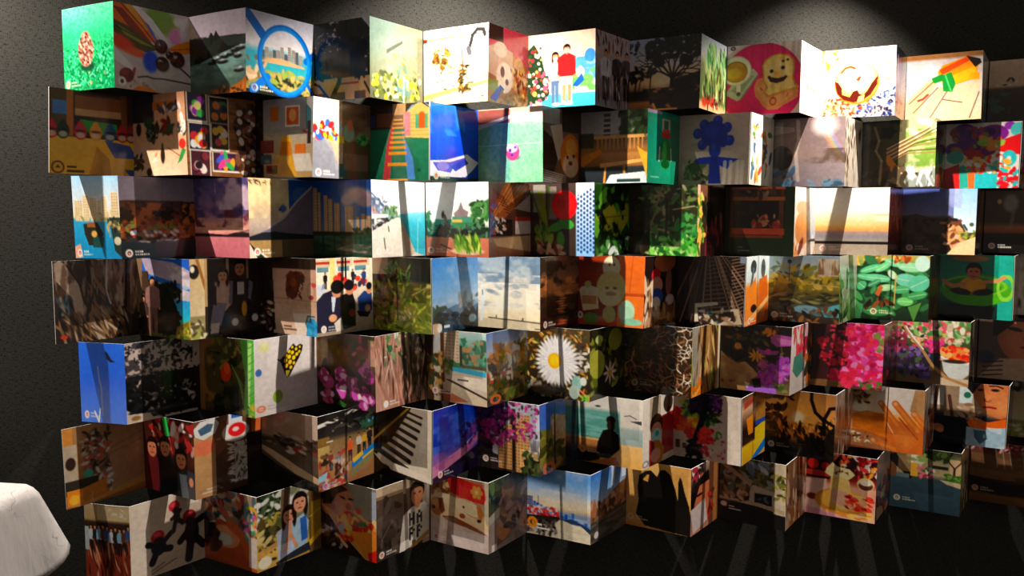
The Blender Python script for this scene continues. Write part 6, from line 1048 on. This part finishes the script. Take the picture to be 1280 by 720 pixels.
@pic(6, 10)
def _(c):
    c.g((0, '#cf9c5c'), (.5, '#d4a468'), (1, '#b88048')).n('#dcb07c', 4, .5, .3, fy=14, a=.5).b(.3, 0, .5, .3, '#e0b880', .7).p([(.18, .4), (.2, .22), (.3, .14), (.38, .12), (.48, .2), (.52, .1), (.6, .08), (.68, .14), (.76, .34), (.8, .5), (.8, .24), (.83, .14), (.86, .2), (.9, .36), (.97, .56), (.98, .62), (1, .7), (1, 1), (.3, .96), (.16, .8), (.2, .6)], '#191512').p([(.26, .28), (.32, .2), (.36, .18), (.34, .3)], '#cf9c5c').logo(x=.08, y=.86, col='#dcc09c', dot='#a8744c')
@pic(6, 11)
def _(c): c.g((0, '#c8b0a0'), (.3, '#3a2a28'), (1, '#c8907c')).lv((0, 0, .4, .2), ['#e8e0dc', '#2c2424', '#a83c50'], 24, .09).p([(.1, .3), (.4, .14), (.62, .2), (.66, .4), (.6, .9), (.2, .95)], '#c87858').p([(0, .34), (.3, .2), (.6, .14), (.68, .3), (.3, .32), (.1, .6), (0, .6)], '#16100f').e(.3, .45, .12, .02, '#2a1814').p([(.0, .62), (.5, .55), (.6, .9), (.1, .98)], '#d8c8c4').b(.64, 0, .8, 1, '#6a4834').b(.8, 0, 1, 1, '#a8784c').lv((.6, .5, .8, .9), ['#a83434', '#5c2c24'], 8, .08)
@pic(6, 12)
def _(c):
    c.g((0, '#5c5038'), (.3, '#4a4430'), (.62, '#5c4c3c'), (.66, '#c0a890'), (.7, '#26221e'), (1, '#1c1a1a')).lv((0, 0, .85, .55), ['#3c4028', '#6a6448', '#8a8c88', '#24281a', '#7c6a4c', '#4c5430'], 140, .05).lv((.4, .0, .75, .2), ['#a8b0bc', '#6a7484'], 16, .06).p([(.02, .14), (.1, .12), (.5, .36), (.48, .42)], '#a8886c').lv((.05, .4, .5, .62), ['#8a6a4c', '#2c241c', '#b8987c', '#5c4434'], 40, .05).b(.82, 0, .92, 1, '#c8b8a4').b(.92, 0, 1, 1, '#d0c4a8').lv((.8, .2, 1, .55), ['#7c7c3c', '#a8a060', '#4c4c24'], 20, .05)
    c.p([(.48, .42), (.52, .38), (.82, .44), (.82, .68), (.46, .66)], '#b0a090').b(.54, .5, .8, .66, '#1c1c1e').lv((.58, .54, .78, .64), ['#5c6468', '#3a4044'], 8, .03).p([(.28, .68), (.6, .64), (.98, .7), (.98, .76), (.6, .7)], '#b8a488').p([(0, .7), (1, .78), (1, 1), (0, 1)], '#1f1c1c').e(.08, .75, .05, .04, '#d8c8b8').b(.16, .76, .24, .78, '#b8b0a8').b(.16, .8, .34, .82, '#b8b0a8')
@pic(6, 13)
def _(c): c.g((0, '#8a6c50'), (.5, '#6a4c38'), (1, '#a86c34')).lv((0, 0, 1, 1), ['#3c2c20', '#c8b09c', '#8a6444', '#b8a08c'], 36, .14, .4, 80)
@pic(6, 14)
def _(c):
    c.g((0, '#3a1c18'), (.25, '#2c1816'), (.4, '#8a2c24'), (.5, '#d8a088'), (1, '#e0b09c')).lv((.5, 0, 1, .35), ['#c02830', '#2c1614', '#e04c40', '#d8a040', '#7c1c20', '#e0d0c8'], 70, .05).e(.1, .2, .08, .08, '#c83028').e(.28, .22, .06, .06, '#a82c28').b(0, .3, .35, .4, '#b83830').b(0, .38, .35, .42, '#2c1814').p([(0, .44), (.3, .42), (.35, .95), (0, .9)], '#e0b8ac').e(.1, .72, .08, .05, '#6a2c24').e(.85, .42, .12, .1, '#e8cca0').e(.85, .44, .1, .07, '#5c3424').e(.85, .4, .08, .04, '#e8d8c0')
    c.e(.52, .74, .38, .2, '#c88838').e(.55, .72, .34, .17, '#e0a858').p([(.36, .3), (.5, .28), (.62, .4), (.66, .6), (.9, .62), (.92, .82), (.5, .86), (.36, .66)], '#e4c07c').p([(.36, .56), (.6, .58), (.62, .84), (.38, .76)], '#d8a890').p([(.3, .24), (.38, .14), (.44, .2), (.62, .22), (.7, .3), (.62, .38), (.34, .36), (.27, .32)], '#e8d4a0').lv((.4, .26, .6, .31), ['#5c2c24'], 12, .018, .4).lv((.6, .62, .95, .84), ['#b82c24', '#d84838', '#8a1c1c', '#e8a080'], 50, .04, .5, 20).lv((.3, .86, .95, .97), ['#e8b868', '#c8843c'], 24, .05, .3, 10).p([(0, .88), (.3, .92), (.7, 1), (0, 1)], '#d89ca8')
@pic(6, 15)
def _(c): c.g((0, '#c8bcb4'), (.4, '#b8a8a4'), (.6, '#4c6a88'), (1, '#8a4c34')).lv((0, .4, 1, 1), ['#3c5c7c', '#a85c3c', '#5c3c2c', '#c8a888'], 26, .16)
@pic(6, 16)
def _(c):
    c.g((0, '#3c3c24'), (.2, '#8a8468'), (.4, '#a89878'), (.48, '#3c4a4c'), (.6, '#33454e'), (1, '#2c3c44')).lv((.3, .0, .85, .14), ['#1c2414', '#2c3820', '#4c5c34'], 40, .07).lv((.25, .08, .5, .24), ['#e8e4d0', '#8a9a60', '#c8c8a8'], 30, .05).b(.0, 0, .1, .5, '#6a4a34').p([(.0, .15), (.08, .12), (.34, .46), (.3, .52), (.0, .24)], '#211c1c').b(.12, .1, .3, .4, '#8a6c4c', .6).b(.3, .25, .4, .46, '#d0a044').lv((.42, .28, .6, .46), ['#d0707c', '#c8b8a8', '#8a3c50', '#3c5c34', '#e0d0c8'], 30, .04).b(.6, .25, .82, .3, '#2c2420').b(.84, .12, 1, .44, '#c0a484').br(.9, .42, 88, .16, .03, '#2c241c', 3, 34).lv((.8, .36, 1, .46), ['#3c5c28', '#6a8a40'], 24, .04).p([(.7, .46), (1, .48), (1, .56), (.8, .52)], '#b0a084').b(.1, .44, .28, .5, '#5c6c70').logo(x=.12, y=.84, col='#a8a090', dot='#4c4c44')
@pic(6, 17)
def _(c): c.g((0, '#b8ac94'), (1, '#6a5434')).lv((0, 0, 1, 1), ['#8a7448', '#d0c4a8', '#3c3020'], 24, .18, .3, 90)
@pic(6, 18)
def _(c):
    c.g((0, '#5c3434'), (.14, '#6a4038'), (.2, '#5c4632'), (.5, '#6a5038'), (.62, '#3a2c20'), (.8, '#24201a'), (.88, '#6a4c28'), (1, '#5c4024')).lv((0, 0, 1, .14), ['#8a3c48', '#a85c5c', '#3c2420', '#c8a0a0'], 40, .04).n('#7c5e44', 4, .5, .2, (0, .2, 1, .6), fy=18, a=.6)
    for x in (.35, .45, .55, .72): c.l([(x, .08), (x + .04, .4)], .016, '#8a7c6c')
    c.p([(0, .58), (.5, .66), (1, .62), (1, .82), (.4, .86), (0, .8)], '#1f1a16').logo(x=.09, y=.78, col='#b8a890')

# ---- what each print shows (row by row, fold by fold)
CAPS = [
    ['pine cone lying on bright green turf', 'orange leaves and dark berries on grey', 'boats on a grey lake below dark hills', 'bay and towers seen through a blue ring', 'dark tree in front of a tan building', 'hazy garden with yellow flowers', 'white sheet with faint sketches', 'white horse and fox ornaments on pink', 'masked couple beside a decorated Christmas tree', 'standing people against a grey wall', 'spreading park tree in silhouette', 'tall green garden plants', 'smiling toast and a cup on pink plate', 'pale cream breakfast table', 'carved pumpkin with a wide grin', 'purple and dark blurred stripes', 'orange and green toy claw on planks', 'grey and teal blurred stripes', 'beige wall above dark brown ground'],
    ['shelf of coloured toys above an ochre panel', 'small toys scattered on a tan floor', 'six cartoon cards on a wooden table', 'classroom with orange pictures and yellow chair', 'row of coloured toys by a white wall', 'playground ladder, slide and yellow playhouse', 'white boat shape on deep blue', 'pink ball on a green pitch', 'orange egg-shaped figure above a grille', 'park fence, trees and a white table', 'green bottle ornament on teal', 'blue clay flower on taupe ground', 'coloured goods on white shelves', 'rainbow glare over a grey scene', 'pale birch bark', 'forest stream with branches and waterfall', 'dark brown undergrowth', 'splashed purple, red and turquoise painting', 'brown bark texture'],
    ['marina with boats and beige towers', 'village below an orange-brown hill', 'pink sunset clouds over the sea', 'cream clouds and a dark mountain slope', 'tall towers mirrored in a green lake', 'white seaside promenade beside blue water', 'green-roofed buildings and a bush on brick', 'brown timber arcade', 'round red cactus flower beside blue perforated wall', 'yellow-green leaves', 'shady garden with bright green plants', 'pale post among dark plants', 'wooden cabinet niche with pink figures', 'people in bright light', 'white and orange sunset above the sea', 'dark red stripes', 'dusk hillside with a tan path', 'brown stripes', 'dark dusk view with orange horizon band'],
    ['banyan trunks and tangled roots', 'person standing under trees by blue sky', 'couple seated beside a pale post', 'brown bear head above a blue bag', 'three men in black caps in a street', 'bush and grass in dim light', 'blue sky over dark trees', 'bright cloudy sky over flat shore', 'orange sunset reflected in water', 'stacked stones with drawn faces', 'dolls with a red cap', 'converging lattice of tower balconies', 'orange wooden boards by white sky', 'pond with yellow-olive trees', 'pale leaves', 'large pale green leaves', 'brown bark stripes', 'child in yellow bib in a green bowl', 'pale tan stripes'],
    ['clear blue sky with a bird and a thread', 'leaf silhouettes on a pale sky', 'orange flower and a broad green leaf', 'black and yellow butterfly on pale grey', 'purple blossoms on ochre', 'pinkish tree bark and roots', 'hotel pool below a green mountain', 'autumn tree under a blue sky', 'large white daisy with yellow centre', 'olive leaves with a small daisy', 'tangled brown and white twigs', 'brown tree trunks', 'purple orchids beside a tan rock', 'red and green shapes on white', 'magenta bougainvillea bush', 'dark magenta blossoms', 'flower market pots with a cane handle', 'grey and white stripes', 'close-up of a child in striped shirt'],
    ['decorated tree beside a brown wall', 'three friends with red lights behind', 'white badge with red centre on lanyard', 'grey quay with a curved rail', 'classroom with coloured tables and strip lights', 'black and white piano keys', 'blue and pink evening sky', 'apartment block behind magenta blossoms', 'pale tower under a blue sky', 'person in silhouette on a beach', 'person wearing a pale mask', 'painted tree in red, green and purple', 'yellow and blue toy parts', 'orange sunset behind bare branches', 'pale brown stripes', 'hand spread against a sunset', 'brown and white stripes', 'boy with orange collar', 'dark foliage'],
    ['crowd standing on a red floor', 'black dolls with red hats', 'hand holding coloured scraps', 'two friends in blue under a tree', 'man eating beside a crab', 'man in a white lettered shirt', 'sleeping dog under a red cushion', 'stone statue by a road', 'blue city skyline above a pale river', 'blue sky over a brown hill', 'dark hand shadows on tan ground', 'part of a face with dark hair', 'stone house among trees', 'brown blurred stripes', 'red and cream cake on a plate', 'grey and rust stripes', 'dark courtyard with a bare tree', 'tan stripes', 'brown path below pink flowers'],
]

# ------------------------------------------------------------------ hang the leaflets
LABELS = [
    ['folded photo leaflet with a pine cone on green turf and a blue ring',
     'folded photo leaflet with a couple beside a Christmas tree and a lone park tree',
     'folded photo leaflet with a smiling toast on a pink plate and a carved pumpkin',
     'folded photo leaflet opening with a beige wall above a dark brown room'],
    ['folded photo leaflet with a shelf of coloured toys and a playground ladder with yellow house',
     'folded photo leaflet with a pink ball on a green field and a blue clay flower',
     'folded photo leaflet with a forest stream and a splashed purple, red and turquoise painting',
     'folded photo leaflet beside the splashed purple and turquoise painting, opening with brown bark'],
    ['folded photo leaflet with a marina, a village hill and tall towers over a lake',
     'folded photo leaflet with a round red cactus flower and a green garden',
     'folded photo leaflet with a wooden cabinet niche and a white-orange sunset over the sea',
     'folded photo leaflet opening with a dark dusk view above an orange horizon band'],
    ['folded photo leaflet with banyan roots, a seated couple and men in black caps',
     'folded photo leaflet with a bright cloudy sky and stacked stones with faces',
     'folded photo leaflet with pale green leaves and a child in a green bowl',
     'folded photo leaflet next to the child in a green bowl, opening with pale tan stripes'],
    ['folded photo leaflet with a blue sky, a black and yellow butterfly and purple flowers',
     'folded photo leaflet with a big white daisy and a hotel pool',
     'folded photo leaflet with purple orchids, a magenta bush and flower pots',
     'folded photo leaflet opening with a close-up of a child in a striped shirt'],
    ['folded photo leaflet with a decorated indoor tree, a classroom and piano keys',
     'folded photo leaflet with a beach silhouette and a rainbow coloured painted tree',
     'folded photo leaflet with a hand held against sunset and a boy with orange collar',
     'folded photo leaflet beside the boy with orange collar, opening with dark foliage'],
    ['folded photo leaflet with black dolls in red hats and a man in lettered shirt',
     'folded photo leaflet with a sleeping dog, a blue city skyline and a hand shadow',
     'folded photo leaflet with a red and cream cake and a dark courtyard',
     'folded photo leaflet opening with a brown path below pink flowers'],
]
for r in range(7):
    for q, k0 in enumerate((0, 6, 12, 18)):
        leaflet(r, k0, 6, LABELS[r][q])

# ------------------------------------------------------------------ cloth-covered table
def cloth_mat():
    m, n, p = new_mat('white_printed_cloth')
    tc = n.nodes.new('ShaderNodeTexCoord')
    wv = n.nodes.new('ShaderNodeTexNoise'); wv.inputs['Scale'].default_value = 22; wv.inputs['Detail'].default_value = 1.5
    r1 = n.nodes.new('ShaderNodeValToRGB')          # thin pencil-like contour lines
    e = r1.color_ramp.elements
    e[0].position = 0.488; e[0].color = (1, 1, 1, 1)
    e[1].position = 0.512; e[1].color = (1, 1, 1, 1)
    mid = r1.color_ramp.elements.new(0.5); mid.color = (0, 0, 0, 1)
    n2 = n.nodes.new('ShaderNodeTexNoise'); n2.inputs['Scale'].default_value = 11
    r2 = n.nodes.new('ShaderNodeValToRGB')
    r2.color_ramp.elements[0].position = 0.55; r2.color_ramp.elements[1].position = 0.62
    mx = n.nodes.new('ShaderNodeMixRGB'); mx.inputs[1].default_value = (1, 1, 1, 1)
    cm = n.nodes.new('ShaderNodeMixRGB'); cm.inputs[1].default_value = (0.25, 0.21, 0.19, 1); cm.inputs[2].default_value = (0.50, 0.47, 0.46, 1)
    L = n.links.new
    L(tc.outputs['Object'], wv.inputs[0]); L(tc.outputs['Object'], n2.inputs[0])
    L(wv.outputs[0], r1.inputs[0]); L(n2.outputs[0], r2.inputs[0])
    L(r2.outputs[0], mx.inputs[0]); L(r1.outputs[0], mx.inputs[2])
    L(mx.outputs[0], cm.inputs[0]); L(cm.outputs[0], p.inputs['Base Color'])
    mp = n.nodes.new('ShaderNodeMapping'); mp.inputs['Scale'].default_value = (26, 26, 7)
    n3 = n.nodes.new('ShaderNodeTexNoise'); n3.inputs['Scale'].default_value = 1.0; n3.inputs['Detail'].default_value = 4
    bp = n.nodes.new('ShaderNodeBump'); bp.inputs['Strength'].default_value = 0.6; bp.inputs['Distance'].default_value = 0.012
    L(tc.outputs['Object'], mp.inputs[0]); L(mp.outputs[0], n3.inputs[0]); L(n3.outputs[0], bp.inputs['Height']); L(bp.outputs[0], p.inputs['Normal'])
    p.inputs['Roughness'].default_value = 0.9; p.inputs['Specular IOR Level'].default_value = 0.15
    return m

TC = Vector((-0.002, -0.32, 0.775))      # rear right corner of the table top
ANG = math.radians(160)                  # direction of the rear edge
EX = Vector((math.cos(ANG), math.sin(ANG), 0)); EY = Vector((-math.sin(ANG), math.cos(ANG), 0))
LX, LY = 0.70, 0.80
M_TABLE = plain('dark_table_wood', (0.05, 0.035, 0.025), 0.5)
tb = bpy.data.objects.new('side_table', None); COL.objects.link(tb)
ctr = TC + EX * LX / 2 + EY * LY / 2
tb.location = (ctr.x, ctr.y, 0); tb.rotation_euler = (0, 0, math.radians(-20))
tb['label'] = 'dark table standing under the white cloth'; tb['category'] = 'table'
def tpart(name, lo, hi):
    o = box(name, lo, hi, M_TABLE); o.parent = tb; return o
tpart('tabletop', (-LX / 2 + .01, -LY / 2 + .01, .735), (LX / 2 - .01, LY / 2 - .01, .766))
for sx in (-1, 1):
    for sy in (-1, 1):
        cx, cy = sx * (LX / 2 - .06), sy * (LY / 2 - .06)
        tpart('leg', (cx - .022, cy - .022, 0), (cx + .022, cy + .022, .7345))
def cloth():
    hx, hy, rc = LX / 2 + .004, LY / 2 + .004, .03
    ring = []                                # (point, outward normal, distance along the perimeter)
    N = 26
    cor = [(hx - rc, hy - rc, 0), (-hx + rc, hy - rc, 90), (-hx + rc, -hy + rc, 180), (hx - rc, -hy + rc, 270)]
    for i, (cx, cy, a0) in enumerate(cor):
        for j in range(9):
            t = math.radians(a0 + 90 * j / 8); ring.append((cx + rc * math.cos(t), cy + rc * math.sin(t), math.cos(t), math.sin(t), 1 - abs(j - 4) / 4))
        nx, ny, _a = cor[(i + 1) % 4]
        t = math.radians(a0 + 90); x0, y0 = cx + rc * math.cos(t), cy + rc * math.sin(t); x1, y1 = nx + rc * math.cos(t), ny + rc * math.sin(t)
        for j in range(1, N):
            f = j / N; ring.append((x0 + (x1 - x0) * f, y0 + (y1 - y0) * f, math.cos(t), math.sin(t), 0))
    n = len(ring); V = [(0, 0, .778)]; F = []
    V += [(x * .6, y * .6, .778) for x, y, *_ in ring]
    V += [(x - nx * .012, y - ny * .012, .7775) for x, y, nx, ny, q in ring]
    V += [(x, y, .768) for x, y, nx, ny, q in ring]
    rows = 12
    for k in range(1, rows + 1):
        f = k / rows
        for i, (x, y, nx, ny, q) in enumerate(ring):
            s = i / n * 2 * math.pi
            drop = .165 + .05 * math.sin(s * 2 + 2.4) - .03 * q
            fold = .012 * math.sin(i * .55) + .008 * math.sin(i * .23 + 1)
            out = f * (.020 + fold + .028 * q) + .004
            V.append((x + nx * out, y + ny * out, .768 - drop * f))
    F += [(0, 1 + i, 1 + (i + 1) % n) for i in range(n)]
    for k in range(rows + 2):
        b0, b1 = 1 + k * n, 1 + (k + 1) * n
        F += [(b0 + i, b1 + i, b1 + (i + 1) % n, b0 + (i + 1) % n) for i in range(n)]
    o = mesh_obj('tablecloth', V, F, [cloth_mat()], smooth=True)
    o.location = tb.location; o.rotation_euler = tb.rotation_euler
    o['label'] = 'white tablecloth with faint pencil lines draped over the table'; o['category'] = 'tablecloth'
    sd = o.modifiers.new('cloth_thickness', 'SOLIDIFY'); sd.thickness = 0.0015; sd.offset = 1
    return o
cloth()
